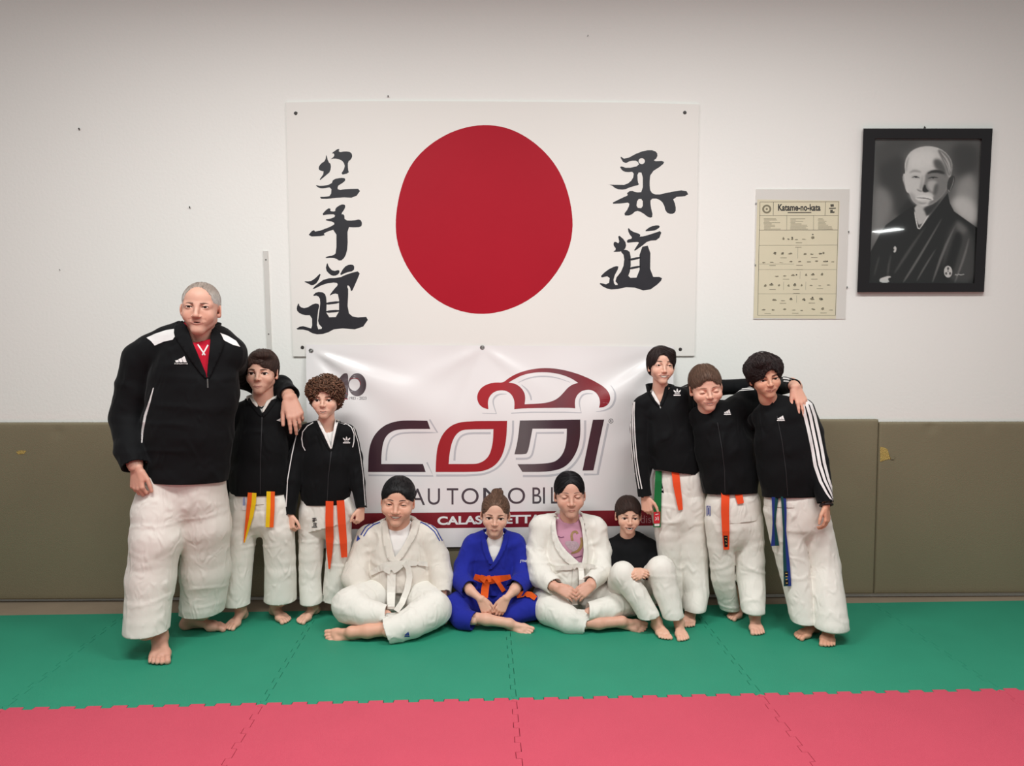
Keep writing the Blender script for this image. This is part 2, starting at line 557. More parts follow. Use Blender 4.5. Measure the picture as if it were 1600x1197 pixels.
def screw(px, py, Y, par, r=0.010):
    bm = bmesh.new()
    c = W(px, py, Y)
    for rr, d0, d1 in ((r, 0, 0.0025), (r * 0.62, 0.0025, 0.0045)):
        res = bmesh.ops.create_cone(bm, cap_ends=True, segments=14, radius1=rr, radius2=rr * 0.85, depth=d1 - d0)
        for v in res['verts']:
            v.co = Vector((c.x + v.co.x, c.y - (d0 + d1) / 2 - v.co.z, c.z + v.co.y))
    box(bm, (c.x - r * 0.45, c.y - 0.0052, c.z - r * 0.08), (c.x + r * 0.45, c.y - 0.0042, c.z + r * 0.08))
    return bm_obj('screw', bm, [M_dark], par)
for px, py in ((462, 177), (1070, 176), (472.5, 543), (1063, 546)):
    screw(px, py, BY, board)

# ---- hanging vinyl banner
M_ban = mat('white_vinyl', (240, 234, 233), 0.22, 0.5, 0.01, 3, coat=0.2)
BC = [(478, 538.5), (1053, 541.5), (1048, 852), (482, 857)]
def ban_px(s, t):
    a, b, c, d = BC
    x = (a[0] * (1 - s) + b[0] * s) * (1 - t) + (d[0] * (1 - s) + c[0] * s) * t
    y = (a[1] * (1 - s) + b[1] * s) * (1 - t) + (d[1] * (1 - s) + c[1] * s) * t
    return x, y
FOLDS = [  # eyelet pixel, direction (degrees down from right), strength, width, reach
    ((486, 546), 27, 0.013, 15, 240), ((486, 546), 44, -0.009, 15, 210), ((486, 546), 14, -0.006, 9, 150),
    ((754, 543), 152, 0.006, 16, 170), ((754, 543), 35, 0.006, 14, 140), ((754, 543), 112, -0.004, 12, 150),
    ((1046, 546), 139, 0.012, 14, 230), ((1046, 546), 120, -0.009, 13, 220), ((1046, 546), 158, -0.007, 15, 200), ((1046, 546), 104, 0.008, 10, 250)]
def ban_y(px, py):
    z = W(px, py, -0.05).z
    t = min(1, max(0, (W(700, 540, -0.03).z - z) / 0.42))
    y = -0.022 - 0.036 * (t * t * (3 - 2 * t))
    for (ex, ey), ang, A, wd, rc in FOLDS:
        a = math.radians(ang)
        dx, dy = px - ex, py - ey
        al = dx * math.cos(a) + dy * math.sin(a)
        pe = -dx * math.sin(a) + dy * math.cos(a)
        if al > 0:
            w2 = wd * (0.25 + al / 120)
            y -= A * math.exp(-(pe / w2) ** 2) * min(1, al / 30) * math.exp(-(al / rc) ** 2)
    y -= 0.003 * math.sin(px * 0.021 + py * 0.013) + 0.002 * math.sin(px * 0.05 - py * 0.03)
    return min(y, -0.0145 if py < 655 else -0.046)
NX, NZ = 150, 84
bV, bQ = [], []
for i in range(NX + 1):
    for j in range(NZ + 1):
        x, y = ban_px(i / NX, j / NZ)
        bV.append(tuple(W(x, y, ban_y(x, y))))
for i in range(NX):
    for j in range(NZ):
        a = i * (NZ + 1) + j
        bQ.append((a, a + 1, a + NZ + 2, a + NZ + 1))
ban_bvh = BVHTree.FromPolygons(bV, bQ)
banner = link('banner', mesh_np('banner', np.array(bV), np.array(bQ)), M_ban)
tag(banner, 'white vinyl advertising banner with red and plum car logo pinned below the painted board', 'banner')
def on_ban(l0):
    def put(px, py, lift):
        return W(px, py, ban_y(px, py) - l0 - lift)
    return put
M_plum = mat('print_plum', (66, 44, 52), 0.25, 0.5, 0.12, 5)
M_pred = mat('print_red', (164, 34, 42), 0.25, 0.5, 0.08, 5)
M_grey = mat('print_pale_grey', (196, 193, 197), 0.25, 0.5, 0.02, 5)
M_cgrey = mat('print_charcoal', (76, 70, 76), 0.25, 0.5, 0.05, 5)
M_band = mat('print_maroon', (132, 28, 40), 0.25, 0.5, 0.04, 5)
M_white = mat('print_white', (240, 236, 234), 0.3, 0.4, 0.01, 5)
M_pink_t = mat('print_dusky_pink', (190, 130, 135), 0.3, 0.4, 0.01, 5)
Lp = lambda pts: [(470 + x * 0.284, 530 + y * 0.284) for x, y in pts]
Rp = lambda pts: [(740 + x * 0.284, 530 + y * 0.284) for x, y in pts]
Zp = lambda pts: [(740 + x * 0.15873, 560 + y * 0.15873) for x, y in pts]
def two_tone(name, c0, c1, c2):
    m = mat(name, c0, 0.25, 0.5, 0.02)
    nt = m.node_tree; N = nt.nodes; L = nt.links
    tc = N.new('ShaderNodeTexCoord'); sep = N.new('ShaderNodeSeparateXYZ'); L.new(tc.outputs['Generated'], sep.inputs[0])
    rp = N.new('ShaderNodeValToRGB')
    rp.color_ramp.elements[0].color = srgb(c0) + (1,); rp.color_ramp.elements[0].position = 0.15
    rp.color_ramp.elements[1].color = srgb(c2) + (1,); rp.color_ramp.elements[1].position = 0.95
    e = rp.color_ramp.elements.new(0.62); e.color = srgb(c1) + (1,)
    L.new(sep.outputs[0], rp.inputs[0]); L.new(rp.outputs[0], N['Principled BSDF'].inputs['Base Color'])
    return m
M_car = two_tone('print_car_fade', (172, 38, 46), (122, 70, 76), (140, 28, 38))
M_dfade = two_tone('print_letter_fade', (100, 90, 92), (70, 46, 56), (62, 38, 46))
ST = 14
for _sh in [
    [Lp(stroke(smooth_poly([(470, 668), (472, 610), (490, 550), (530, 522), (580, 514), (700, 514), (752, 514), (708, 442)], 0), 9))],
    [Lp(stroke([(372, 749), (560, 750), (728, 752), (694, 678)], 9))],
    [Lp(stroke([(845, 668), (848, 610), (868, 545), (905, 520), (960, 517), (1045, 517)], 11))],
    [Lp(stroke([(745, 750), (960, 750), (1040, 735), (1105, 692), (1150, 610), (1168, 520), (1168, 448)], 11))],
    [Zp(stroke([(415, 988), (520, 988), (560, 975), (585, 930), (620, 735), (890, 732)], 20))],
    [Zp(stroke([(485, 1158), (760, 1158), (880, 1130), (980, 1060), (1060, 940), (1098, 800), (1098, 610)], 22))],
    [Zp(stroke([(1085, 1142), (1222, 1142), (1325, 640)], 22))],
    [Zp(stroke([(440, 238), (520, 200), (620, 178), (720, 176), (830, 192), (950, 236)], [4, 12, 14, 14, 10, 3]))],
    [Zp(stroke([(470, 258), (530, 310), (562, 370), (568, 412)], [4, 18, 18, 14]))],
    [Zp(stroke([(85, 540), (225, 545), (185, 430), (210, 375), (260, 350), (325, 352)], [6, 10, 14, 22, 14, 4]))],
    [Zp(stroke([(370, 540), (560, 530), (900, 530), (1060, 536), (1035, 430), (1065, 365), (1110, 345), (1175, 347)], [10, 9, 9, 10, 14, 20, 14, 4]))],
    [Zp(stroke([(1205, 525), (1290, 515), (1360, 480), (1395, 410), (1395, 330), (1350, 265)], [4, 14, 20, 22, 16, 4]))],
]:
    art('logo_shadow', [[round_off(q) for q in _sh]], on_ban(0.0004), M_grey, banner, ST)
art('logo_letter', [[round_off(Lp([(370, 731), (371, 690), (372, 640), (380, 585), (400, 535), (435, 493), (480, 464), (540, 449), (600, 447), (695, 449), (696, 449), (712, 494), (711, 494), (560, 494), (510, 502), (472, 528), (452, 570), (443, 640), (443, 687), (443, 687), (672, 687), (687, 731), (686, 731)]))]],
    on_ban(0.0006), M_plum, banner, ST)
art('logo_letter', [[round_off(Lp([(742, 731), (744, 660), (752, 590), (775, 530), (810, 488), (850, 464), (910, 451), (1135, 450), (1132, 540), (1118, 615), (1095, 665), (1060, 702), (1010, 725), (950, 731)])), round_off(Lp([(813, 687), (818, 630), (830, 570), (852, 525), (885, 500), (930, 496), (1060, 495), (1057, 570), (1040, 635), (1012, 668), (975, 685), (940, 687)]))]],
    on_ban(0.0006), M_pred, banner, ST)
art('logo_letter', [[round_off(Zp([(455, 612), (1050, 602), (1052, 730), (1040, 840), (1005, 940), (945, 1030), (870, 1085), (760, 1112), (640, 1118), (480, 1118), (432, 1042), (640, 1040), (780, 1026), (840, 990), (890, 920), (915, 820), (918, 692), (580, 692), (540, 905), (520, 938), (480, 944), (402, 944), (430, 830), (445, 720)]))]],
    on_ban(0.0006), M_dfade, banner, ST)
art('logo_letter', [[Zp([(1175, 604), (1285, 602), (1180, 1103), (1072, 1105)])]], on_ban(0.0006), M_plum, banner, ST)
art('logo_car', [[round_off(Zp([(290, 240), (350, 190), (430, 148), (530, 115), (640, 97), (750, 95), (860, 108), (990, 140), (1110, 185), (1210, 235), (1290, 285), (1335, 340), (1348, 400), (1330, 450), (1285, 480), (1235, 485), (1246, 440), (1238, 385), (1205, 335), (1160, 310), (1110, 308), (1055, 325), (1015, 365), (995, 420), (1000, 492), (940, 486), (700, 488), (480, 492), (400, 500), (404, 430), (385, 370), (345, 330), (290, 312), (230, 318), (180, 345), (148, 390), (140, 440), (145, 500), (95, 488), (50, 450), (32, 390), (45, 330), (85, 280), (150, 248), (220, 236)])),
                  round_off(Zp([(345, 238), (410, 248), (465, 285), (500, 335), (510, 390), (502, 452), (640, 446), (740, 434), (820, 402), (880, 345), (925, 290), (975, 256), (1030, 241), (960, 195), (870, 160), (770, 140), (670, 135), (570, 142), (470, 168), (400, 205)]))]],
    on_ban(0.0007), M_car, banner, ST)
art('registered_mark', [[Zp(circle(1352, 617, 23, 23, 24)), Zp(circle(1352, 617, 18, 18, 24))], text_px('R', 740 + 1342 * .15873, 560 + 606 * .15873, 740 + 1362 * .15873, 560 + 629 * .15873)],
    on_ban(0.0006), M_cgrey, banner, None)
# anniversary mark
Qp = lambda pts: [(440 + x * 0.15038, 520 + y * 0.15038) for x, y in pts]
art('anniversary_mark', [[Qp(smooth_poly([(565, 600), (560, 530), (600, 470), (640, 425), (670, 418), (690, 430), (692, 500), (692, 690), (640, 690), (640, 620)], 1))],
                         [Qp([(785 + 94 * math.cos(a), 540 + 120 * math.sin(a)) for a in [2 * PI * k / 40 for k in range(40)]]),
                          Qp([(757 + 58 * math.cos(a), 538 + 62 * math.sin(a)) for a in [2 * PI * k / 32 for k in range(32)]])]],
    on_ban(0.0006), two_tone('print_grey_fade', (84, 66, 70), (120, 110, 114), (82, 70, 74)), banner, ST)
art('anniversary_line', [[Qp(stroke([(700, 480), (735, 472), (790, 476), (815, 505), (822, 545)], 4))], [Qp(stroke([(640, 688), (690, 688)], 6))], [Qp(stroke([(640, 560), (655, 610), (690, 645)], 4))]],
    on_ban(0.0008), M_pred, banner, None)
art('anniversary_years', [text_px('1983 - 2023', 545.5, 620, 572.5, 624.5)], on_ban(0.0006), M_cgrey, banner, None)
# AUTOMOBILI
lett = [('A', 641, 664), ('U', 668.5, 687.5), ('T', 698, 716), ('O', 721, 748), ('M', 755, 784), ('O', 793.5, 820.5), ('B', 832, 846), ('I', 848.5, 851.5), ('L', 861, 872), ('I', 878.5, 881.5)]
lt = []
for c_, a, b in lett:
    sk = -2.5 * ((a + b) / 2 - 650) / 250
    t_, f_ = text_px(c_, a, 763.5 + sk, b, 789 + sk)
    lt.append((t_, f_))
art('banner_wordmark', lt, on_ban(0.0006), M_cgrey, banner, ST)
bandp = [(479.5, 802.5), (640, 801.5), (800, 799.5), (1049, 796.5), (1048.3, 821), (800, 824), (640, 826), (481, 827.5)]
art('red_band', [[bandp]], on_ban(0.0005), M_band, banner, ST)
art('town_name', [text_px('CALASCIBETTA', 683.5, 807, 846, 820.5, bold=0.035, skew=-3)], on_ban(0.0008), M_white, banner, ST)
art('web_address', [text_px('codisrl', 985, 806, 1027, 818, skew=-1)], on_ban(0.0008), M_pink_t, banner, None)
def eyelet(px, py):
    bm = bmesh.new()
    c = W(px, py, ban_y(px, py) - 0.001)
    n = 16
    rings = []
    for k in range(n):
        a = 2 * PI * k / n
        ring = []
        for j in range(6):
            b = 2 * PI * j / 6
            r = 0.009 + 0.004 * math.cos(b)
            ring.append(bm.verts.new((c.x + r * math.cos(a), c.y + 0.0025 * math.sin(b), c.z + r * math.sin(a))))
        rings.append(ring)
    for k in range(n):
        for j in range(6):
            bm.faces.new((rings[k][j], rings[(k + 1) % n][j], rings[(k + 1) % n][(j + 1) % 6], rings[k][(j + 1) % 6]))
    bmesh.ops.recalc_face_normals(bm, faces=bm.faces[:])
    r_ = bmesh.ops.create_uvsphere(bm, u_segments=10, v_segments=6, radius=0.006)
    for v in r_['verts']:
        v.co = Vector((c.x + v.co.x, c.y - 0.002 + v.co.y * 0.6, c.z + v.co.z))
    bm_obj('eyelet', bm, M_metal, banner, True)
for px, py in ((486, 548), (753.5, 543), (1045, 547)):
    eyelet(px, py)

# ---- instruction poster behind a clear plate
M_sheet = mat('yellowed_paper', (224, 214, 186), 0.7, 0.2, 0.04, 6)
M_back = mat('pale_backing', (224, 219, 212), 0.5, 0.3, 0.03, 6)
M_print = mat('faded_print', (84, 80, 70), 0.7, 0.2, 0.2, 40)
M_print2 = mat('dark_print', (52, 50, 50), 0.7, 0.2, 0.1, 40)
M_print3 = mat('pale_print', (136, 128, 106), 0.7, 0.2, 0.2, 60)
Pp = lambda pts: [(1160 + x * 0.1921, 280 + y * 0.1921) for x, y in pts]
def pane_mat(name, gl=0.07, rough=0.03):
    m = bpy.data.materials.new(name); m.use_nodes = True
    nt = m.node_tree; N = nt.nodes; L = nt.links
    N.remove(N['Principled BSDF'])
    tr = N.new('ShaderNodeBsdfTransparent'); g = N.new('ShaderNodeBsdfGlossy'); g.inputs['Roughness'].default_value = rough
    mx = N.new('ShaderNodeMixShader'); mx.inputs[0].default_value = gl
    L.new(tr.outputs[0], mx.inputs[1]); L.new(g.outputs[0], mx.inputs[2]); L.new(mx.outputs[0], N['Material Output'].inputs[0])
    return m
M_pane = pane_mat('clear_pane')
M_acry = pane_mat('clear_acrylic', 0.05, 0.15)
poster = empty('poster', W(1250, 499, 0))
tag(poster, 'yellowed instruction poster of small grappling figures behind a clear plate beside the framed portrait', 'poster')
art('backing', [[Pp([(110, 80), (872, 80), (838, 1138), (88, 1140)])]], on_plane(0, 0.0005), M_back, poster, thick=0.004)
art('sheet', [[Pp([(122, 165), (792, 175), (760, 1135), (90, 1130)])]], on_plane(-0.0045, 0.0002), M_sheet, poster, thick=0.0006)
PYs = -0.0055
def pl(x0, y0, x1, y1, w=3):
    return [Pp(stroke([(x0, y0), (x1, y1)], w))]
lines = [pl(143, 186, 786, 183), pl(783, 183, 757, 1108), pl(143, 186, 124, 1108), pl(124, 1108, 757, 1108), pl(140, 295, 780, 295), pl(252, 186, 250, 295), pl(676, 184, 672, 295),
         pl(137, 415, 776, 412), pl(362, 295, 360, 415, 2), pl(580, 295, 578, 413, 2), pl(135, 538, 772, 536, 2), pl(134, 690, 420, 690, 1.5), pl(452, 555, 450, 645, 1.5), pl(130, 735, 765, 735, 1.5), pl(127, 932, 760, 932, 1.5),
         pl(470, 750, 468, 810, 1.5), pl(336, 835, 334, 900, 1.5), pl(516, 835, 514, 900, 1.5), pl(442, 945, 440, 1005, 1.5)]
art('printed_rule', lines, on_plane(PYs, 0.0002), M_print, poster)['kind'] = 'stuff'
art('poster_title', [text_px('Katame-no-kata', 1160 + 290 * .1921, 280 + 202 * .1921, 1160 + 636 * .1921, 280 + 258 * .1921, bold=0.03)], on_plane(PYs, 0.0003), M_print2, poster)
art('poster_subtitle', [[Pp(stroke([(368, 272), (560, 271)], 7))]], on_plane(PYs, 0.0003), M_print, poster)
rnd = random.Random(3)
art('poster_emblem', [[Pp(circle(198, 243, 37, 36, 20)), Pp(circle(198, 243, 22, 22, 20))], [Pp(circle(198, 243, 9, 9, 10))]], on_plane(PYs, 0.0003), M_print3, poster)
art('poster_emblem', [[Pp([(715, 205), (742, 203), (745, 222), (718, 226)])], [Pp(stroke([(705, 238), (760, 236)], 9))], [Pp([(715, 250), (735, 248), (735, 262), (750, 262), (748, 275), (714, 275)])]], on_plane(PYs, 0.0003), M_print, poster)
small = []
for cx_, w_ in ((250, 150), (465, 150), (675, 120)):
    for k in range(9):
        yy = 322 + k * 10.5
        small.append([Pp(stroke([(cx_ - w_ / 2 + rnd.uniform(-3, 3), yy), (cx_ - w_ / 2 + w_ * rnd.uniform(0.25, 1), yy)], 3.5))])
for xx, yy in ((455, 553), (465, 735), (440, 930), (460, 517), (245, 702), (465, 700), (670, 698), (335, 640), (585, 638), (355, 813), (585, 813), (245, 897), (437, 897), (630, 890), (330, 1010), (565, 1008), (205, 1092), (430, 1090), (660, 1088)):
    small.append([Pp(stroke([(xx - 26, yy), (xx + 26, yy)], 4))])
art('small_print', small, on_plane(PYs, 0.0003), M_print3, poster)['kind'] = 'stuff'
figs = []
def fig(cx_, cy_, w_, h_):
    pts = []
    n = 12
    for k in range(n):
        a = 2 * PI * k / n
        r = rnd.uniform(0.45, 1.0)
        hh = h_ * (0.9 if math.sin(a) < 0 else 0.45)
        pts.append((cx_ + w_ * r * math.cos(a), cy_ + hh * r * math.sin(a)))
    figs.append([Pp(smooth_poly(pts, 1))])
for row in ([(335, 485, 16, 26), (375, 490, 16, 18), (405, 488, 16, 20), (440, 493, 22, 10), (500, 490, 34, 7), (572, 480, 24, 30)],
            [(265, 605, 24, 30), (325, 608, 22, 24), (390, 608, 28, 18), (510, 612, 26, 18), (565, 612, 24, 14), (630, 608, 14, 18), (660, 605, 16, 20)],
            [(175, 680, 22, 14), (240, 678, 30, 9), (315, 680, 28, 6), (395, 672, 28, 12), (465, 672, 28, 12), (540, 674, 28, 12), (605, 668, 22, 16), (670, 670, 30, 16), (735, 674, 26, 8)],
            [(280, 792, 24, 12), (345, 788, 28, 14), (412, 784, 26, 18), (518, 780, 18, 26), (572, 778, 24, 24), (648, 778, 18, 26)],
            [(185, 868, 18, 24), (237, 862, 26, 26), (298, 865, 16, 24), (375, 868, 20, 20), (425, 864, 20, 26), (482, 866, 14, 24), (560, 866, 22, 12), (630, 868, 24, 6), (702, 862, 26, 14)],
            [(262, 985, 28, 24), (332, 990, 28, 8), (395, 978, 20, 24), (500, 982, 26, 22), (568, 978, 28, 26), (640, 978, 24, 26)],
            [(175, 1065, 30, 18), (250, 1065, 24, 18), (342, 1060, 24, 24), (420, 1066, 38, 8), (482, 1070, 20, 10), (580, 1060, 28, 20), (655, 1058, 24, 24), (720, 1066, 34, 7)]):
    for f in row:
        fig(f[0], f[1], f[2] * 0.8, f[3] * 0.8)
art('figure_drawing', figs, on_plane(PYs, 0.0003), M_print3, poster)['kind'] = 'stuff'
dark = []
for x_, y_ in ((265, 600), (575, 770), (395, 970), (570, 962), (640, 606), (690, 668), (440, 778), (505, 985), (645, 975), (237, 850), (427, 852), (330, 600), (572, 450), (405, 475)):
    dark.append([Pp(circle(x_, y_, 7, 6, 8))])
art('figure_detail', dark, on_plane(PYs, 0.0004), M_print, poster)['kind'] = 'stuff'
art('cover_plate', [[Pp([(112, 84), (870, 84), (836, 1134), (92, 1136)])]], on_plane(-0.0065, 0.0), M_acry, poster, thick=0.002)
for k, (x_, y_) in enumerate(((110, 200), (104, 700), (862, 430), (850, 880))):
    c = W(1160 + x_ * .1921, 280 + y_ * .1921, -0.004)
    bm = bmesh.new(); box(bm, (c.x - 0.0025, -0.010, c.z - 0.005), (c.x + 0.0025, -0.0005, c.z + 0.005), 0.0007)
    bm_obj('clip', bm, M_metal, poster)

# ---- framed portrait
M_frame = mat('black_wood', (26, 22, 24), 0.32, 0.5, 0.1, 20)
portrait = empty('framed_portrait', W(1440, 457, 0))
tag(portrait, 'black framed grey-toned painting of an elderly man in dark robes', 'picture')
Fp = lambda pts: [(1320 + x * 0.23386, 190 + y * 0.23386) for x, y in pts]
fo_ = [(125, 46), (988, 46), (930, 1138), (83, 1140)]
fi_ = [(204, 112), (916, 114), (866, 1080), (164, 1078)]
for k in range(4):
    q = [fo_[k], fo_[(k + 1) % 4], fi_[(k + 1) % 4], fi_[k]]
    art('frame_bar', [[Fp(q)]], on_plane(0, 0.001), M_frame, portrait, thick=0.027)
art('hanging_eye', [[Fp([(528, 40), (533, 28), (542, 40), (536, 46)])]], on_plane(0, 0.001), M_dark, portrait, thick=0.006)
# the painting: soft grey tones laid over each other on a fine canvas mesh (one vertex about every picture pixel)
def _inpoly(pts, X, Y_):
    ins = np.zeros(X.shape, bool); j = len(pts) - 1
    for i in range(len(pts)):
        (xi, yi), (xj, yj) = pts[i], pts[j]
        if yi != yj:
            ins ^= ((yi > Y_) != (yj > Y_)) & (X < (xj - xi) * (Y_ - yi) / (yj - yi) + xi)
        j = i
    return ins
def _blur(m, sg):
    if sg <= 0: return m
    r = int(3 * sg) + 1
    k = np.exp(-0.5 * (np.arange(-r, r + 1) / sg) ** 2); k /= k.sum()
    q = np.pad(m, r, mode='edge')
    q = np.apply_along_axis(lambda v: np.convolve(v, k, 'valid'), 0, q)
    return np.apply_along_axis(lambda v: np.convolve(v, k, 'valid'), 1, q)
NU, NV = 172, 232
cq = [(200, 108), (920, 110), (870, 1084), (160, 1082)]
uu, vv = np.meshgrid(np.linspace(0, 1, NU), np.linspace(0, 1, NV), indexing='ij')
PX = (cq[0][0] * (1 - uu) + cq[1][0] * uu) * (1 - vv) + (cq[3][0] * (1 - uu) + cq[2][0] * uu) * vv
PYc = (cq[0][1] * (1 - uu) + cq[1][1] * uu) * (1 - vv) + (cq[3][1] * (1 - uu) + cq[2][1] * uu) * vv
tone = np.full(PX.shape, 96.0)
def paint(g, *shapes, sm=1, soft=1.0, op=1.0):
    global tone
    m = np.zeros(PX.shape)
    for s_ in shapes:
        q = smooth_poly(list(s_), sm)
        m = np.maximum(m, sum(_inpoly(q, PX + a, PYc + b).astype(float) for a in (-1.4, 0, 1.4) for b in (-1.4, 0, 1.4)) / 9)
    m = _blur(m, soft * 0.6 - 0.2) * op
    tone = tone * (1 - m) + g * m
paint(58, [(215, 250), (300, 190), (400, 220), (400, 420), (450, 540), (330, 640), (290, 500), (225, 420)], soft=9)
paint(74, [(205, 115), (540, 115), (420, 200), (300, 260), (205, 300)], soft=10)
paint(126, [(185, 430), (290, 450), (330, 560), (270, 690), (178, 880)], soft=9)
paint(62, [(700, 150), (890, 140), (895, 330), (780, 400), (730, 330)], soft=10)
paint(150, [(735, 400), (880, 320), (890, 720), (740, 620)], soft=9)
paint(196, [(700, 520), (800, 490), (885, 560), (882, 710), (735, 610)], soft=8)
paint(40, [(470, 470), (560, 560), (470, 640), (330, 640), (400, 540)], soft=6)
paint(30, [(155, 1090), (160, 890), (230, 760), (275, 690), (400, 600), (470, 556), (500, 720), (688, 476), (702, 545), (730, 600), (885, 710), (880, 1090), (155, 1090)], sm=0, soft=0.9)
paint(66, [(725, 640), (850, 730), (880, 900), (870, 1080), (700, 1080), (640, 920)], soft=6)
paint(104, [(740, 650), (830, 720), (790, 760), (745, 720)], soft=5)
paint(26, [(745, 720), (790, 770), (760, 880), (700, 1070), (630, 1070), (700, 860)], soft=4)
paint(118, stroke([(650, 645), (560, 800), (470, 950), (390, 1075)], [4, 12, 16, 10]), stroke([(740, 690), (660, 860), (585, 1075)], [4, 20, 10]), stroke([(830, 780), (800, 900), (735, 1075)], [6, 18, 8]),
      stroke([(610, 850), (540, 960), (480, 1065)], [3, 12, 6]), soft=1.6, op=0.85)
paint(84, stroke([(540, 700), (430, 860), (330, 1015)], [4, 22, 12]), stroke([(310, 880), (290, 980), (285, 1050)], [4, 16, 6]), stroke([(230, 900), (195, 1030)], [10, 8]), soft=2.2, op=0.8)
paint(190, [(462, 556), (560, 540), (640, 495), (580, 610), (498, 705), (474, 640)], soft=1.2)
paint(52, [(520, 580), (590, 545), (660, 480), (600, 590), (548, 640), (535, 600)], soft=2.5)
paint(226, stroke([(466, 600), (476, 660), (492, 728), (525, 680), (560, 625)], [5, 9, 10, 8, 4]), soft=0.6)
paint(208, [(398, 290), (412, 235), (450, 190), (520, 164), (600, 166), (665, 195), (708, 245), (722, 300), (705, 380), (690, 440), (650, 500), (600, 545), (540, 568), (490, 562), (450, 530), (432, 480), (412, 472), (400, 430), (384, 380), (392, 346), (405, 350)], soft=0.8)
paint(222, [(430, 230), (520, 180), (600, 200), (610, 290), (520, 320), (430, 310)], soft=7)
paint(170, [(425, 480), (450, 470), (480, 520), (520, 560), (480, 560), (445, 530)], soft=4)
paint(128, [(540, 340), (600, 320), (700, 350), (695, 440), (655, 500), (600, 546), (545, 566), (580, 520), (600, 490), (565, 470), (530, 470), (518, 440), (534, 400)], soft=2.5)
paint(182, [(560, 392), (618, 395), (612, 440), (592, 478), (565, 458), (548, 425)], soft=3)
paint(92, [(600, 420), (625, 410), (620, 470), (598, 500), (590, 470)], soft=3)
paint(90, [(588, 250), (640, 250), (676, 310), (684, 370), (640, 335), (600, 310)], soft=3.5)
paint(120, [(615, 182), (665, 200), (708, 250), (720, 300), (708, 365), (690, 362), (668, 290), (640, 235)], soft=2)
paint(186, stroke([(640, 200), (690, 260), (708, 335)], [5, 14, 6]), stroke([(655, 240), (690, 300), (700, 350)], [3, 7, 4]), soft=1.2)
paint(160, stroke([(428, 236), (412, 285), (410, 335)], [4, 12, 5]), soft=2)
paint(160, stroke([(432, 342), (466, 326), (510, 338)], [8, 18, 10]), soft=2)
paint(176, stroke([(440, 372), (474, 368), (506, 378)], [10, 22, 10]), soft=3)
paint(50, [(538, 352), (590, 320), (650, 326), (676, 354), (600, 340)], soft=1.4)
paint(44, stroke([(448, 374), (474, 366), (500, 377)], [3, 9, 3]), stroke([(554, 380), (588, 370), (624, 376)], [3, 9, 4]), soft=0.7)
paint(24, circle(476, 371, 7, 6, 10), circle(590, 374, 7, 6, 10), soft=0.6)
paint(150, stroke([(520, 360), (512, 420), (505, 455)], [6, 10, 14]), soft=3)
paint(40, [(514, 458), (536, 412), (546, 452), (566, 466), (530, 476)], soft=1.3)
paint(120, stroke([(482, 452), (500, 464), (520, 466)], [6, 8, 6]), soft=1.5)
paint(224, [(462, 512), (516, 486), (582, 500), (598, 530), (545, 520), (500, 528)], soft=1.4)
paint(66, stroke([(478, 508), (545, 513), (580, 522)], [3, 6, 3]), soft=0.8)
paint(140, stroke([(490, 540), (520, 548), (550, 542)], [5, 10, 5]), soft=2)
paint(58, [(690, 385), (714, 358), (738, 368), (730, 420), (700, 474), (680, 455)], soft=1.0)
paint(140, stroke([(728, 372), (724, 410), (702, 462)], [3, 6, 4]), stroke([(690, 455), (700, 470)], [8, 8]), soft=0.8)
paint(150, stroke([(392, 352), (392, 390), (408, 460)], [3, 6, 4]), soft=0.8)
paint(205, [(322, 850), (336, 828), (348, 848), (338, 876), (322, 872), (334, 852)], circle(690, 1003, 28, 40, 18), [(230, 1052), (262, 1038), (300, 1030), (312, 1040), (285, 1048), (302, 1076), (234, 1076)], soft=0.5)
paint(70, circle(690, 982, 7, 11, 8), circle(677, 1015, 7, 10, 8), circle(703, 1015, 7, 10, 8), circle(690, 1000, 4, 5, 8), soft=0.4)
paint(190, stroke([(736, 1028), (744, 1018), (748, 1030), (760, 1018), (772, 1026), (798, 1020)], 5), soft=0.3)
fx = Fp(list(zip(PX.ravel(), PYc.ravel())))
cV = np.array([W(x, y, -0.008) for x, y in fx])
ii = np.arange(NU * NV).reshape(NU, NV)
cQ = np.stack([ii[:-1, :-1], ii[:-1, 1:], ii[1:, 1:], ii[1:, :-1]], -1).reshape(-1, 4)
cme = mesh_np('canvas', cV, cQ)
cc = np.clip(tone.ravel(), 8, 250) / 255.0
cl = np.where(cc <= 0.04045, cc / 12.92, ((cc + 0.055) / 1.055) ** 2.4)
ca = cme.color_attributes.new('Col', 'FLOAT_COLOR', 'POINT')
ca.data.foreach_set('color', np.stack([cl, cl * 0.975, cl * 0.93, np.ones_like(cl)], 1).astype(np.float32).ravel())
pic = link('canvas', cme, mat('painted_canvas', (128, 128, 128), 0.6, 0.2, 0.05, 60, attr='Col'), portrait)
art('backboard', [[Fp([(198, 106), (922, 108), (872, 1086), (158, 1084)])]], on_plane(0, 0.002), M_frame, portrait, thick=0.004)
art('glass', [[Fp([(204, 112), (916, 114), (866, 1080), (164, 1078)])]], on_plane(-0.0185, 0), M_pane, portrait, thick=0.002)

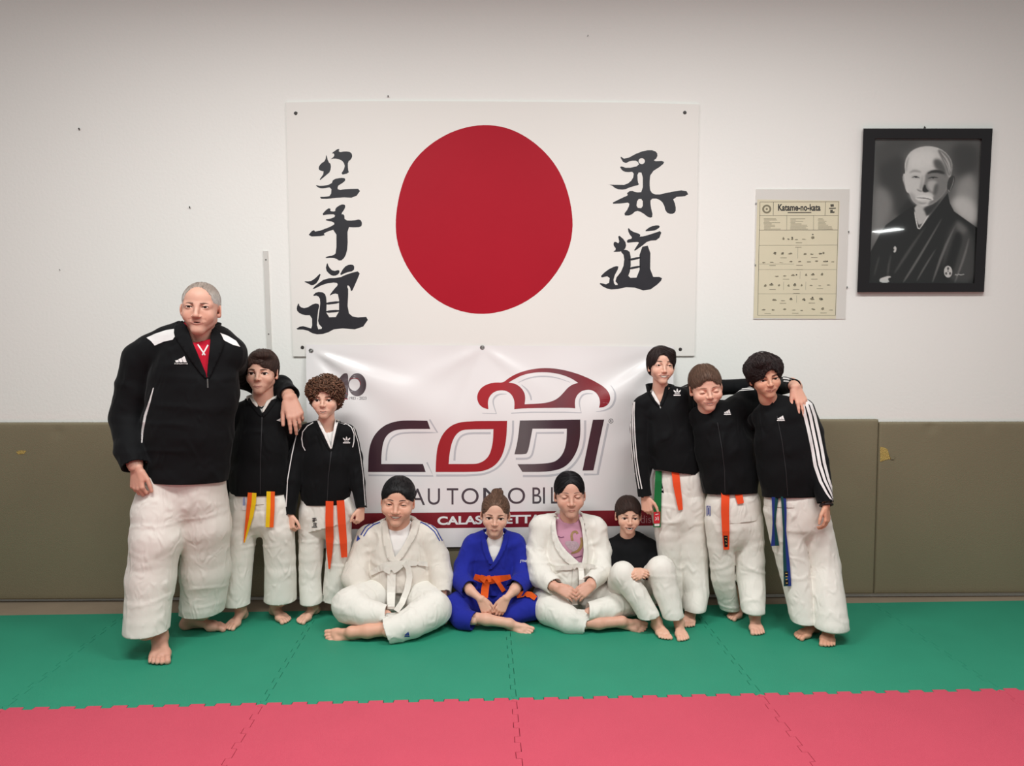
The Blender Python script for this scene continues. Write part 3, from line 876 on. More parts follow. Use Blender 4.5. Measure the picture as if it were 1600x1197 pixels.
# ---- metal strip and wall nails
rail = art('wall_strip', [[[(411, 392), (418.6, 392), (421.5, 468), (424.5, 546), (417.3, 546), (414, 468)]]], on_plane(0, 0.0004), mat('painted_strip', (214, 209, 203), 0.4, 0.4, 0.03, 20), None, thick=0.007)
tag(rail, 'narrow whitish metal strip screwed upright on the wall beside the painted board', 'wall strip')
for px, py in ((415.5, 406), (419.7, 522)):
    screw(px, py, -0.0075, rail, 0.0035)
for k, (px, py, s_) in enumerate(((124, 203, .0045), (296.5, 325, .004), (94, 422, .002), (606, 152, .0035), (918, 57, .002))):
    c = W(px, py, 0)
    bm = bmesh.new()
    tube(bm, [(c.x, 0.004, c.z), (c.x + s_ * .3, -0.006, c.z + s_ * .2), (c.x + s_, -0.012, c.z + s_)], [s_ * .6, s_ * .6, s_], 7)
    tag(bm_obj('nail', bm, M_dark), ('bent dark nail high on the bare wall, far from the painted board', 'bent dark nail on the bare wall, nearest the narrow metal strip', 'tiny nail low on the bare wall, far from the painted board', 'small nail just above the top edge of the painted board', 'tiny nail high on the wall, well clear of the painted board below')[k], 'nail', 'nails in the wall')
# ================================================================== figures: smooth implicit surfaces turned into meshes
f32 = np.float32
class Prim:
    __slots__ = ('t', 'op', 'k', 'a', 'b', 'ra', 'rb', 'n', 's', 'R', 'r', 'bc', 'br')

def cone(a, b, ra, rb, k=0.02, flat=None, op='add'):
    """tapered capsule; flat = (axis, scale) squeezes it along an axis"""
    p = Prim(); p.t = 'c'; p.op = op; p.k = k
    p.a = np.array(a, f32); p.b = np.array(b, f32); p.ra = ra; p.rb = rb
    p.n = None; p.s = 1.0
    if flat:
        n = np.array(flat[0], f32); p.n = n / np.linalg.norm(n); p.s = flat[1]
    p.bc = (p.a + p.b) / 2; p.br = np.linalg.norm(p.b - p.a) / 2 + max(ra, rb) * max(1, p.s)
    return p

def ell(c, r, R=None, k=0.02, op='add'):
    p = Prim(); p.t = 'e'; p.op = op; p.k = k
    p.a = np.array(c, f32); p.r = np.array(r, f32)
    p.R = None if R is None else np.array(R, f32)
    p.bc = p.a; p.br = float(max(r))
    return p

def plane(a, n, k=0.01, op='sub'):
    """removes the side the normal points away from"""
    p = Prim(); p.t = 'p'; p.op = op; p.k = k
    p.a = np.array(a, f32); n = np.array(n, f32); p.n = n / np.linalg.norm(n)
    p.bc = p.a; p.br = 1e9
    return p

def pdist(p, P):
    if p.t == 'c':
        pa = P - p.a; ba = p.b - p.a
        if p.n is not None:
            f = (1 / p.s - 1)
            pa = pa + np.outer(pa @ p.n, p.n * f)
            ba = ba + (ba @ p.n) * p.n * f
        bb = float(ba @ ba)
        if bb < 1e-10:
            d = np.sqrt(np.einsum('ij,ij->i', pa, pa)) - p.ra
        else:
            t = np.clip((pa @ ba) / bb, 0, 1)
            q = pa - t[:, None] * ba
            d = np.sqrt(np.einsum('ij,ij->i', q, q)) - (p.ra + t * (p.rb - p.ra))
        return d * min(1.0, p.s)
    if p.t == 'e':
        q = P - p.a
        if p.R is not None:
            q = q @ p.R
        qr = q / p.r
        k0 = np.sqrt(np.einsum('ij,ij->i', qr, qr))
        qq = qr / p.r
        k1 = np.sqrt(np.einsum('ij,ij->i', qq, qq)) + 1e-9
        return k0 * (k0 - 1) / k1
    return (P - p.a) @ p.n

def sdf(prims, P):
    P = np.asarray(P, f32)
    d = np.full(len(P), 1.0, f32)
    for p in prims:
        e = pdist(p, P)
        if p.op == 'add':
            if p.k > 0:
                h = np.maximum(p.k - np.abs(d - e), 0) / p.k
                d = np.minimum(d, e) - h * h * p.k * 0.25
            else:
                d = np.minimum(d, e)
        else:
            e = -e
            if p.k > 0:
                h = np.maximum(p.k - np.abs(d - e), 0) / p.k
                d = np.maximum(d, e) + h * h * p.k * 0.25
            else:
                d = np.maximum(d, e)
    return d

def polygonize(prims, vox, proj=True, clipbox=None):
    adds = [p for p in prims if p.op == 'add']
    lo = np.min([p.bc - p.br for p in adds], 0) - 2.5 * vox
    hi = np.max([p.bc + p.br for p in adds], 0) + 2.5 * vox
    if clipbox is not None:
        lo = np.maximum(lo, clipbox[0]); hi = np.minimum(hi, clipbox[1])
    bs = 10
    nb = np.maximum(1, np.ceil((hi - lo) / (vox * bs)).astype(int))
    n = nb * bs
    hd = vox * bs * 0.87
    ax = [(np.arange(nb[i]) * bs + (bs - 1) / 2) * vox + lo[i] for i in range(3)]
    gc = np.stack(np.meshgrid(*ax, indexing='ij'), -1).reshape(-1, 3).astype(f32)
    dc = sdf(prims, gc)
    D = np.repeat(np.repeat(np.repeat(dc.reshape(nb), bs, 0), bs, 1), bs, 2)
    off = (np.stack(np.meshgrid(*[np.arange(bs)] * 3, indexing='ij'), -1).reshape(-1, 3) * vox).astype(f32)
    BC = np.array([p.bc for p in prims]); BR = np.array([p.br + p.k for p in prims])
    for bi in np.nonzero(np.abs(dc) < hd * 1.6 + 0.01)[0]:
        c = gc[bi]
        near = np.linalg.norm(BC - c, axis=1) < BR + hd * 1.3
        pr = [prims[i] for i in np.nonzero(near)[0]]
        ijk = np.array(np.unravel_index(bi, nb)) * bs
        P = off + (lo + ijk * vox).astype(f32)
        v = sdf(pr, P).reshape(bs, bs, bs)
        D[ijk[0]:ijk[0] + bs, ijk[1]:ijk[1] + bs, ijk[2]:ijk[2] + bs] = v
    ins = D < 0
    cnt = np.zeros(np.array(D.shape) - 1, np.uint8)
    for a in (0, 1):
        for b in (0, 1):
            for c_ in (0, 1):
                cnt += ins[a:D.shape[0] - 1 + a, b:D.shape[1] - 1 + b, c_:D.shape[2] - 1 + c_]
    cells = np.argwhere((cnt > 0) & (cnt < 8))
    if len(cells) == 0:
        return np.zeros((0, 3)), np.zeros((0, 4), int)
    idm = np.full(cnt.shape, -1, np.int32)
    idm[cells[:, 0], cells[:, 1], cells[:, 2]] = np.arange(len(cells))
    acc = np.zeros((len(cells), 3)); num = np.zeros(len(cells))
    cor = [(a, b, c_) for a in (0, 1) for b in (0, 1) for c_ in (0, 1)]
    val = {c_: D[cells[:, 0] + c_[0], cells[:, 1] + c_[1], cells[:, 2] + c_[2]] for c_ in cor}
    for c0 in cor:
        for axi in range(3):
            if c0[axi] == 0:
                c1 = list(c0); c1[axi] = 1; c1 = tuple(c1)
                a, b = val[c0], val[c1]
                m = (a < 0) != (b < 0)
                t = np.where(m, a / np.where(m, a - b, 1), 0)
                pt = np.tile(np.array(c0, float), (len(cells), 1)); pt[:, axi] += t
                acc[m] += pt[m]; num[m] += 1
    V = lo + (cells + acc / num[:, None]) * vox
    quads = []
    for axi in range(3):
        sl0 = [slice(None)] * 3; sl1 = [slice(None)] * 3
        sl0[axi] = slice(0, -1); sl1[axi] = slice(1, None)
        A = ins[tuple(sl0)]; B = ins[tuple(sl1)]
        E = np.argwhere(A != B)
        o1, o2 = [(1, 2), (2, 0), (0, 1)][axi]
        E = E[(E[:, o1] > 0) & (E[:, o2] > 0) & (E[:, o1] < cnt.shape[o1]) & (E[:, o2] < cnt.shape[o2])]
        fl = A[E[:, 0], E[:, 1], E[:, 2]]
        q = []
        for d1, d2 in ((-1, -1), (0, -1), (0, 0), (-1, 0)):
            e = E.copy(); e[:, o1] += d1; e[:, o2] += d2
            q.append(idm[e[:, 0], e[:, 1], e[:, 2]])
        q = np.stack(q, 1)
        q[~fl] = q[~fl][:, ::-1]
        quads.append(q)
    Q = np.concatenate(quads)
    Q = Q[(Q >= 0).all(1)]
    if proj:
        V = snap(prims, V, vox)
    return V, Q

def grad(prims, V, h):
    g = np.zeros_like(V)
    for s in ((1, -1, -1), (-1, -1, 1), (-1, 1, -1), (1, 1, 1)):
        s = np.array(s, float)
        g += s * sdf(prims, V + s * h)[:, None]
    return g / (4 * h)

def snap(prims, V, vox, it=1):
    for _ in range(it):
        d = sdf(prims, V)
        g = grad(prims, V, vox * 0.5)
        L2 = np.maximum((g * g).sum(1), 0.3)
        st = np.clip(d / L2, -vox, vox)
        V = V - g * st[:, None]
    return V

def vnormals(V, Q):
    n = np.cross(V[Q[:, 2]] - V[Q[:, 0]], V[Q[:, 3]] - V[Q[:, 1]])
    N = np.zeros_like(V)
    for k in range(4):
        np.add.at(N, Q[:, k], n)
    return N / np.maximum(np.linalg.norm(N, axis=1, keepdims=True), 1e-9)

def vnoise(P):
    P = np.asarray(P, float)
    i = np.floor(P); f = P - i
    u = f * f * (3 - 2 * f)
    out = 0
    for a in (0, 1):
        for b in (0, 1):
            for c_ in (0, 1):
                q = i + (a, b, c_)
                h = np.sin(q @ np.array([127.1, 311.7, 74.7])) * 43758.5453
                h = h - np.floor(h)
                w = (u[:, 0] if a else 1 - u[:, 0]) * (u[:, 1] if b else 1 - u[:, 1]) * (u[:, 2] if c_ else 1 - u[:, 2])
                out = out + w * h
    return out * 2 - 1

def in_poly(pts, P2):
    x, y = P2[:, 0], P2[:, 1]
    ins = np.zeros(len(P2), bool)
    n = len(pts)
    j = n - 1
    for i in range(n):
        xi, yi = pts[i]; xj, yj = pts[j]
        if yi != yj:
            c_ = ((yi > y) != (yj > y)) & (x < (xj - xi) * (y - yi) / (yj - yi) + xi)
            ins ^= c_
        j = i
    return ins

def chain(pts, k=0.02, flat=None, scale=1.0, extra=0.0):
    """pts: [(px, py, Y, half-width in px)] -> cones"""
    out = []
    w = [(W(x, y, Y), r * S(Y) * scale + extra) for x, y, Y, r in pts]
    if len(w) == 1:
        return [cone(w[0][0], w[0][0] + Vector((0, 0, 1e-4)), w[0][1], w[0][1], k, flat)]
    for (a, ra), (b, rb) in zip(w, w[1:]):
        out.append(cone(a, b, ra, rb, k, flat))
    return out

def cut_mesh(V, Q, cuts, allp=None, holes=()):
    """open the surface at hems: cuts = [(point, normal, radius)] removes what lies beyond the plane near the point;
    holes = [(pixel polygon, ymax)] removes the front faces seen inside the outline"""
    kill = np.zeros(len(V), bool)
    nrm = np.zeros_like(V); hem = np.zeros(len(V), bool)
    own = []
    for c_, n, rad, ow in cuts:
        c_ = np.array(c_); n = np.array(n); n = n / np.linalg.norm(n)
        h = (V - c_) @ n
        lat = np.linalg.norm((V - c_) - np.outer(h, n), axis=1)
        m = (h > 0) & (lat < rad) & (h < rad * 2.5)
        if ow:
            m &= np.abs(sdf(ow, V)) < 0.012
            ids = set(id(q) for q in ow)
            oth = [q for q in (allp or []) if id(q) not in ids and q.op == 'add']
            if oth:
                m &= sdf(ow, V) < sdf(oth, V)
        own.append(m)
        kill |= m
        nrm[m] = n
        hem |= m
    hk = np.zeros(len(V), bool)
    if holes:
        P2 = project(V)
        for poly, ymax in holes:
            hk |= in_poly(poly, P2) & (V[:, 1] < ymax)
    Q0 = Q
    dead = (kill[Q].all(1)) | (hk[Q].any(1) if holes else False)
    Q = Q[~dead]
    # pull the last row of kept vertices back onto the hem plane, sliding along the cloth
    Nv = vnormals(V, Q0)
    used = np.zeros(len(V), bool); used[Q.ravel()] = True
    for (c_, n, rad, ow), m0 in zip(cuts, own):
        c_ = np.array(c_); n = np.array(n); n = n / np.linalg.norm(n)
        h = (V - c_) @ n
        m = used & m0
        V = V.copy()
        t = n - Nv[m] * (Nv[m] @ n)[:, None]
        tl = np.linalg.norm(t, axis=1, keepdims=True)
        t = np.where((tl > 0.6) & (h[m] < 0.010)[:, None], t / np.maximum(tl, 1e-6), n)
        V[m] -= t * (h[m] / np.maximum(t @ n, 0.6))[:, None]
    mp = np.cumsum(used) - 1
    V = V[used]; Q = mp[Q]; nrm = nrm[used]
    return V, Q, nrm

def hem_strip(V, Q, nrm, th=0.006, depth=0.03):
    """fold the open borders inwards so that the cloth has an edge"""
    e = np.concatenate([Q[:, [0, 1]], Q[:, [1, 2]], Q[:, [2, 3]], Q[:, [3, 0]]])
    es = np.sort(e, 1)
    u, inv, ct = np.unique(es, axis=0, return_inverse=True, return_counts=True)
    b = e[ct[inv] == 1]
    if len(b) == 0:
        return V, Q
    N = vnormals(V, Q)
    vs_ = np.unique(b)
    mp = {v: i for i, v in enumerate(vs_)}
    r1 = V[vs_] - N[vs_] * th
    r2 = r1 - nrm[vs_] * depth * 0.7 - N[vs_] * 0.011
    n0 = len(V)
    m = len(vs_)
    V2 = np.concatenate([V, r1, r2])
    a = np.array([mp[x] for x in b[:, 0]]); c_ = np.array([mp[x] for x in b[:, 1]])
    q1 = np.stack([b[:, 1], b[:, 0], n0 + a, n0 + c_], 1)
    q2 = np.stack([n0 + c_, n0 + a, n0 + m + a, n0 + m + c_], 1)
    return V2, np.concatenate([Q, q1, q2])

def unit(v):
    v = Vector(v)
    return v.normalized()

# ------------------------------------------------------------------ hands and feet
def hand_prims(w, d, n, L, thumb, curl=(25, 30, 20), spread=4, tcurl=20, tout=38, fingers=None):
    """w wrist point, d direction of the fingers, n back of the hand, thumb = +1/-1: side (n x d) the thumb is on"""
    d = unit(d); n = Vector(n); n = (n - d * n.dot(d)).normalized()
    s = n.cross(d).normalized() * thumb
    w = Vector(w)
    P = []
    pw = 0.40 * L
    kn = []
    for i, (o, ln, r) in enumerate(((0.40, 0.50, 0.052), (0.13, 0.53, 0.054), (-0.14, 0.51, 0.051), (-0.38, 0.46, 0.045))):
        base = w + s * o * pw * 0.55
        k_ = w + d * ln * L + s * o * pw - n * (0.01 * L if i in (0, 3) else 0)
        kn.append((k_, r * L))
        P.append(cone(base, k_, 0.085 * L, 0.068 * L, 0.05 * L, (n, 0.85)))
    P.append(cone(w + s * 0.3 * pw * .6, w + d * 0.3 * L + s * 0.42 * pw - n * 0.04 * L, 0.085 * L, 0.07 * L, 0.05 * L))
    ln_f = (0.40, 0.45, 0.41, 0.32)
    for i, (k_, r) in enumerate(kn):
        c = curl[i] if fingers is None and hasattr(curl[0], '__len__') else (fingers[i] if fingers else curl)
        sp = math.radians(spread * (1.5 - i))
        dd = (d * math.cos(sp) + s * math.sin(sp)).normalized()
        ax = dd.cross(-n).normalized()
        p = k_; ang = 0
        for j, fr in enumerate((0.46, 0.30, 0.24)):
            ang += math.radians(c[j])
            v = Matrix.Rotation(ang, 3, ax) @ dd
            q = p + v * ln_f[i] * L * fr
            P.append(cone(p, q, r * (1 - 0.10 * j), r * (0.92 - 0.11 * j), 0.012 * L if j else 0.03 * L))
            p = q
    to = math.radians(tout)
    b0 = w + d * 0.12 * L + s * pw * 0.40 - n * 0.03 * L
    td = (d * math.cos(to) + s * math.sin(to) - n * 0.25).normalized()
    b1 = b0 + td * 0.24 * L
    ax = td.cross(-n if abs(td.dot(n)) < 0.9 else d).normalized()
    tc = math.radians(tcurl)
    t2 = (td * math.cos(tc) - s * math.sin(tc) * 0.8 + d * 0.25).normalized()
    b2 = b1 + t2 * 0.17 * L
    t3 = (t2 * math.cos(tc) - s * math.sin(tc) * 0.6).normalized()
    b3 = b2 + t3 * 0.13 * L
    P += [cone(b0, b1, 0.075 * L, 0.060 * L, 0.04 * L), cone(b1, b2, 0.058 * L, 0.054 * L, 0.012 * L), cone(b2, b3, 0.054 * L, 0.044 * L, 0.01 * L)]
    return P

def foot_prims(an, fwd, up, L, big, toes=0.0):
    """an ankle centre; fwd towards the toes; up away from the sole; big = +1/-1 side (fwd x up) of the big toe"""
    f = unit(fwd); u = Vector(up); u = (u - f * u.dot(f)).normalized()
    s = f.cross(u).normalized() * big
    an = Vector(an)
    o = an - u * 0.27 * L          # point of the sole below the ankle
    def q(a, b, c): return o + f * a * L + s * b * L + u * c * L
    P = [cone(q(-0.17, 0, 0.105), q(-0.14, 0, 0.16), 0.105 * L, 0.10 * L, 0.04 * L, (s, 0.9)),
         cone(q(-0.13, 0, 0.12), q(0.0, 0, 0.27), 0.11 * L, 0.135 * L, 0.06 * L),
         cone(q(0, 0.0, 0.22), q(0.38, 0.07, 0.095), 0.115 * L, 0.085 * L, 0.07 * L),
         cone(q(-0.05, -0.03, 0.12), q(0.36, -0.09, 0.075), 0.10 * L, 0.075 * L, 0.06 * L),
         cone(q(0.36, 0.09, 0.085), q(0.45, 0.09, 0.08), 0.085 * L, 0.078 * L, 0.05 * L),
         cone(q(0.30, -0.11, 0.065), q(0.38, -0.11, 0.06), 0.068 * L, 0.06 * L, 0.05 * L),
         cone(q(0.38, -0.02, 0.08), q(0.44, 0.0, 0.075), 0.075 * L, 0.07 * L, 0.05 * L)]
    tip = [(0.105, 0.645, 0.056), (0.02, 0.655, 0.038), (-0.05, 0.625, 0.035), (-0.11, 0.58, 0.033), (-0.16, 0.525, 0.031)]
    st = [0.46, 0.46, 0.44, 0.41, 0.37]
    for (b, a, r), a0 in zip(tip, st):
        P.append(cone(q(a0, b * 0.95, 0.075), q((a + a0) / 2 + 0.02, b, 0.072), r * L, r * 0.92 * L, 0.022 * L))
        P.append(cone(q((a + a0) / 2 + 0.02, b, 0.072), q(a - 0.015, b, 0.045), r * 0.92 * L, r * 1.0 * L, 0.008 * L))
    P.append(ell(q(0.12, 0.12, 0.02), [abs(v) for v in (0.17 * L, 0.07 * L, 0.05 * L)], np.array([f, s, u]).T, 0.05 * L, 'sub'))
    return P

# ------------------------------------------------------------------ heads
class Head:
    def __init__(s, px, top, chin, Y, yaw=0, pitch=0, roll=0, **kw):
        """top/chin: pixel rows of bare crown and chin; px: (x of crown, x of chin) or x. yaw + = turned to picture right,
        pitch + = looking down, roll + = crown leaning to picture right"""
        s.p = dict(fw=1.0, jaw=0.165, chinr=0.075, cheek=1.0, nose=1.0, nosew=1.0, eye=1.0, eyeopen=1.0, mouth=0.085, smile=0.0, open=0.0, ear=1.0,
                   eyex=0.147, eyez=0.475, mz=0.20, age=0.0, brow=1.0, depth=1.0, lip=1.0)
        s.p.update(kw)
        s.p['fw'] *= 1.05
        s.H = (chin - top) * S(Y) / math.cos(math.radians(pitch) * 0.8)
        s.R = Matrix.Rotation(math.radians(roll), 3, 'Y') @ Matrix.Rotation(math.radians(yaw), 3, 'Z') @ Matrix.Rotation(math.radians(pitch), 3, 'X')
        s.Rn = np.array(s.R)
        c = W(px, (top + chin) / 2, Y)
        s.O = c - s.R @ Vector((0, 0, 0.5)) * s.H
        s.prims = None
    def w(s, x, y, z):
        return s.O + s.R @ Vector((x, y, z)) * s.H
    def loc(s, V):
        return (np.asarray(V) - np.array(s.O)) @ s.Rn / s.H
    def dirw(s, x, y, z):
        return s.R @ Vector((x, y, z))
    def E(s, c, r, k=0.05, op='add', rot=None):
        R = s.Rn if rot is None else np.array(s.R @ rot)
        return ell(s.w(*c), [q * s.H for q in r], R, k * s.H, op)
    def K(s, a, b, ra, rb, k=0.05, op='add'):
        return cone(s.w(*a), s.w(*b), ra * s.H, rb * s.H, k * s.H, None, op)
    def base(s):
        p = s.p; fw = p['fw']; P = []
        P.append(s.E((0, 0.07, 0.645), (0.335, 0.385, 0.35)))
        P.append(s.E((0, -0.10, 0.66), (0.27 * fw, 0.265, 0.26), 0.08))
        P.append(s.E((0, -0.10, 0.43), (0.285 * fw, 0.265, 0.33), 0.08))
        for sg in (-1, 1):
            P.append(s.K((sg * 0.185 * p['jaw'] / 0.165, 0.02, 0.27), (sg * 0.05, -0.245, 0.085), 0.092, p['chinr'] * 0.93, 0.09))
            P.append(s.E((sg * 0.165 * fw, -0.235, 0.345), (0.105 * p['cheek'], 0.10 * p['cheek'], 0.11), 0.08))
            P.append(s.K((sg * 0.045, -0.325, 0.555), (sg * 0.19 * fw, -0.265, 0.56), 0.034 * p['brow'], 0.03 * p['brow'], 0.06))
        P.append(s.K((-0.025, -0.28, 0.08), (0.025, -0.28, 0.08), p['chinr'], p['chinr'], 0.06))
        P.append(s.E((0, -0.255, p['mz'] + 0.02), (0.18, 0.115, 0.105), 0.09))
        return P
    def face_y(s, x, z, P=None):
        """front of the face at (x, z), head units"""
        P = P or s.bp
        y = -0.75
        for _ in range(40):
            d = sdf(P, np.array([s.w(x, y, z)]))[0] / s.H
            y += d * 0.8
            if abs(d) < 0.001: break
        return min(max(y, -0.75), 0.2)
    def build(s):
        p = s.p
        P = s.base()
        s.bp = list(P)
        ex, ez = p['eyex'], p['eyez']
        for sg in (-1, 1):
            yy = s.face_y(sg * ex, ez)
            P.append(s.E((sg * ex * 0.98, yy - 0.005, ez + 0.005), (0.085, 0.048, 0.048), 0.05, 'sub'))
        # nose
        yn = s.face_y(0, 0.5)
        nz = 0.335; no = p['nose']; nw = p['nosew']
        P.append(s.K((0, yn + 0.012, 0.505), (0, yn - 0.055 * no, nz + 0.035), 0.028 * nw, 0.038 * nw, 0.05))
        P.append(s.E((0, yn - 0.062 * no, nz + 0.012), (0.042 * nw, 0.045, 0.037), 0.03))
        for sg in (-1, 1):
            P.append(s.E((sg * 0.050 * nw, yn - 0.018 * no, nz), (0.032 * nw, 0.045, 0.028), 0.025))
        for sg in (-1, 1):
            P.append(s.E((sg * 0.024 * nw, yn - 0.055 * no, nz - 0.028), (0.013, 0.022, 0.014), 0.01, 'sub'))
        # eyes: ball, lids, opening
        s.eyes = []
        er = 0.060 * p['eye']
        for sg in (-1, 1):
            ys = s.face_y(sg * ex, ez)
            c = (sg * ex, ys + er * 0.86, ez)
            s.eyes.append((c, er))
            P.append(s.E(c, (er * 1.16, er * 1.10, er * 1.0), 0.03))
            if p['eyeopen'] > 0.05:
                P.append(s.E((c[0], c[1] - er * 1.0, ez - 0.003), (er * 1.02, er * 0.62, 0.0235 * p['eyeopen'] * p['eye']), 0.006, 'sub', Matrix.Rotation(sg * math.radians(-5), 3, 'Y')))
        # mouth
        mw, mz, sm, op = p['mouth'], p['mz'], p['smile'], p['open']
        s.up, s.dn = [], []
        for t in np.linspace(-1, 1, 7):
            x = mw * t
            lift = sm * 0.045 * t * t
            zu = mz + lift + 0.010 * (1 - t * t) + op * 0.40 * (1 - abs(t) ** 3)
            zd = mz + lift - 0.015 * (1 - t * t) - op * 0.60 * (1 - t * t)
            s.up.append((x, s.face_y(x, zu) + 0.004, zu)); s.dn.append((x, s.face_y(x, zd) + 0.003, zd))
        lr = 0.0112 * p['lip'] * (1 - 0.25 * sm)
        for pts, rr in ((s.up, lr), (s.dn, lr * 1.2)):
            for i in range(6):
                f0 = 1 - 0.62 * abs(i - 3) / 3; f1 = 1 - 0.62 * abs(i - 2) / 3
                P.append(s.K(pts[i], pts[i + 1], rr * f0, rr * f1, 0.018))
        ym = s.face_y(0, mz)
        cen = (0, ym - 0.01, mz + sm * 0.016)
        if op > 0.01:
            for i in range(6):
                a = [(s.up[i][k] + s.dn[i][k]) / 2 for k in range(3)]; b = [(s.up[i + 1][k] + s.dn[i + 1][k]) / 2 for k in range(3)]
                h0 = (s.up[i][2] - s.dn[i][2]) / 2 - lr * 0.75; h1 = (s.up[i + 1][2] - s.dn[i + 1][2]) / 2 - lr * 0.75
                for dy in (-0.02, 0.01, 0.035):
                    P.append(s.K((a[0], a[1] + dy, a[2]), (b[0], b[1] + dy, b[2]), max(0.003, h0), max(0.003, h1), 0.004, 'sub'))
        else:
            for i in range(6):
                a = [(s.up[i][k] + s.dn[i][k]) / 2 for k in range(3)]; b = [(s.up[i + 1][k] + s.dn[i + 1][k]) / 2 for k in range(3)]
                P.append(s.K((a[0], a[1] - 0.012, a[2]), (b[0], b[1] - 0.012, b[2]), 0.0065, 0.0065, 0.006, 'sub'))
        # ears
        e = p['ear']
        for sg in (-1, 1):
            rt = Matrix.Rotation(sg * math.radians(24), 3, 'Z') @ Matrix.Rotation(math.radians(8), 3, 'X')
            P.append(s.E((sg * 0.345, 0.035, 0.45), (0.026, 0.075 * e, 0.115 * e), 0.03, 'add', rt))
            P.append(s.E((sg * 0.372, 0.02, 0.462), (0.022, 0.040 * e, 0.065 * e), 0.02, 'sub', rt))
            P.append(s.E((sg * 0.335, 0.0, 0.36), (0.028, 0.04, 0.035), 0.03))
        # age lines: folds from the nose to the mouth
        if p['age'] > 0 or sm > 0.3:
            a_ = max(p['age'], sm * 0.3)
            for sg in (-1, 1):
                pts = [(sg * 0.075, 0.33), (sg * (0.105 + .02 * sm), 0.285), (sg * (mw + 0.04), p['mz'] + 0.05 + 0.03 * sm), (sg * (mw + 0.05), p['mz'] + 0.03)]
                for (x0, z0), (x1, z1) in zip(pts, pts[1:]):
                    P.append(s.K((x0, s.face_y(x0, z0) - 0.014, z0), (x1, s.face_y(x1, z1) - 0.014, z1), 0.012 * (0.6 + .4 * a_), 0.013 * (0.6 + .4 * a_), 0.022, 'sub'))
        s.prims = P
        return P
    def colour(s, V, skin, lip):
        """own colours of the skin: lips, redder cheeks, nose and ears"""
        L = s.loc(V)
        base = np.tile(np.array(srgb(skin)), (len(V), 1))
        red = np.zeros(len(V))
        p = s.p
        for c, r, a in (((0.17, -0.30, 0.34), 0.10, 0.5), ((-0.17, -0.30, 0.34), 0.10, 0.5), ((0, -0.45, 0.34), 0.06, 0.45), ((0.36, 0.03, 0.45), 0.10, 0.6), ((-0.36, 0.03, 0.45), 0.10, 0.6)):
            red += a * np.exp(-((L - np.array(c)) ** 2).sum(1) / r ** 2)
        red = np.clip(red, 0, 1)[:, None]
        tint = np.array([1.04, 0.84, 0.80])
        col = base * (1 - red) + base * tint * red
        m = np.zeros(len(V))
        for pts, rr in ((s.up, 0.0105), (s.dn, 0.013)):
            for a, b in zip(pts, pts[1:]):
                a = np.array(a); b = np.array(b); ba = b - a
                t = np.clip(((L - a) @ ba) / (ba @ ba), 0, 1)
                d = np.linalg.norm(L - a - t[:, None] * ba, axis=1)
                tp = 1 - 0.65 * np.clip(np.abs(L[:, 0]) / p['mouth'], 0, 1) ** 4
                m = np.maximum(m, 0.8 * tp * np.clip(1.75 - d / (rr * p['lip'] * (0.35 + 0.65 * tp)), 0, 1))
        col = col * (1 - m[:, None]) + np.array(srgb(lip)) * m[:, None]
        if p['open'] <= 0.01:      # line where the lips meet
            ml = np.zeros(len(V))
            mid = (np.array(s.up) + np.array(s.dn)) / 2
            for a, b in zip(mid, mid[1:]):
                ba = b - a
                t = np.clip(((L - a) @ ba) / (ba @ ba), 0, 1)
                d = np.abs((L - a - t[:, None] * ba)[:, 2]); dd = np.linalg.norm(L - a - t[:, None] * ba, axis=1)
                ml = np.maximum(ml, np.clip(1.6 - d / 0.006, 0, 1) * (dd < 0.04) * np.clip(8 * (1.0 - np.abs(L[:, 0]) / p['mouth']), 0, 1))
            col = col * (1 - 0.75 * ml[:, None]) + np.array(srgb((112, 56, 52))) * 0.75 * ml[:, None]
        if p['open'] > 0.01:
            a = np.array([(u_[2] + d_[2]) / 2 for u_, d_ in zip(s.up, s.dn)])
            xs = np.array([u_[0] for u_ in s.up]); ys_ = np.array([u_[1] for u_ in s.up])
            zc = np.interp(L[:, 0], xs, a); yc = np.interp(L[:, 0], xs, ys_)
            hh = np.interp(L[:, 0], xs, [(u_[2] - d_[2]) / 2 for u_, d_ in zip(s.up, s.dn)])
            inm = (np.abs(L[:, 2] - zc) < hh) & (L[:, 1] > yc + 0.012) & (np.abs(L[:, 0]) < p['mouth']) & (L[:, 1] < yc + 0.08)
            col[inm] = srgb((92, 36, 34))
        return col
# ------------------------------------------------------------------ person builder
M_skin = mat('skin', (220, 170, 145), 0.48, 0.35, 0.05, 30, 0.05, 120, attr='Col', sss=0.12)
M_hair = mat('hair_strands', (60, 40, 30), 0.58, 0.3, 0.25, 60, attr='Col')
M_teeth = mat('teeth', (236, 228, 214), 0.3, 0.5, 0.02)
M_ewhite = mat('eye_white', (226, 218, 210), 0.2, 0.5, 0.02)
M_iris = mat('iris_brown', (58, 36, 24), 0.2, 0.5, 0.2, 200)
M_pupil = mat('pupil', (12, 9, 8), 0.12, 0.6, 0.02)
M_gi = mat('white_cotton', (232, 226, 217), 0.85, 0.15, 0.025, 12, 0.22, 900, sheen=0.1, folds=0.35)
M_gi2 = mat('cream_cotton', (222, 213, 202), 0.85, 0.15, 0.025, 12, 0.25, 800, sheen=0.1, folds=0.3)
M_black = mat('black_jersey', (12, 12, 14), 0.75, 0.14, 0.12, 20, 0.1, 900, sheen=0.04, folds=0.55, fscale=10)
M_trim = mat('white_trim', (228, 222, 220), 0.6, 0.25, 0.02)
M_blue = mat('blue_cotton', (34, 42, 146), 0.85, 0.15, 0.06, 14, 0.22, 800, sheen=0.05, folds=0.3)
M_orange = mat('orange_belt', (240, 96, 34), 0.75, 0.2, 0.04, 40, 0.12, 900)
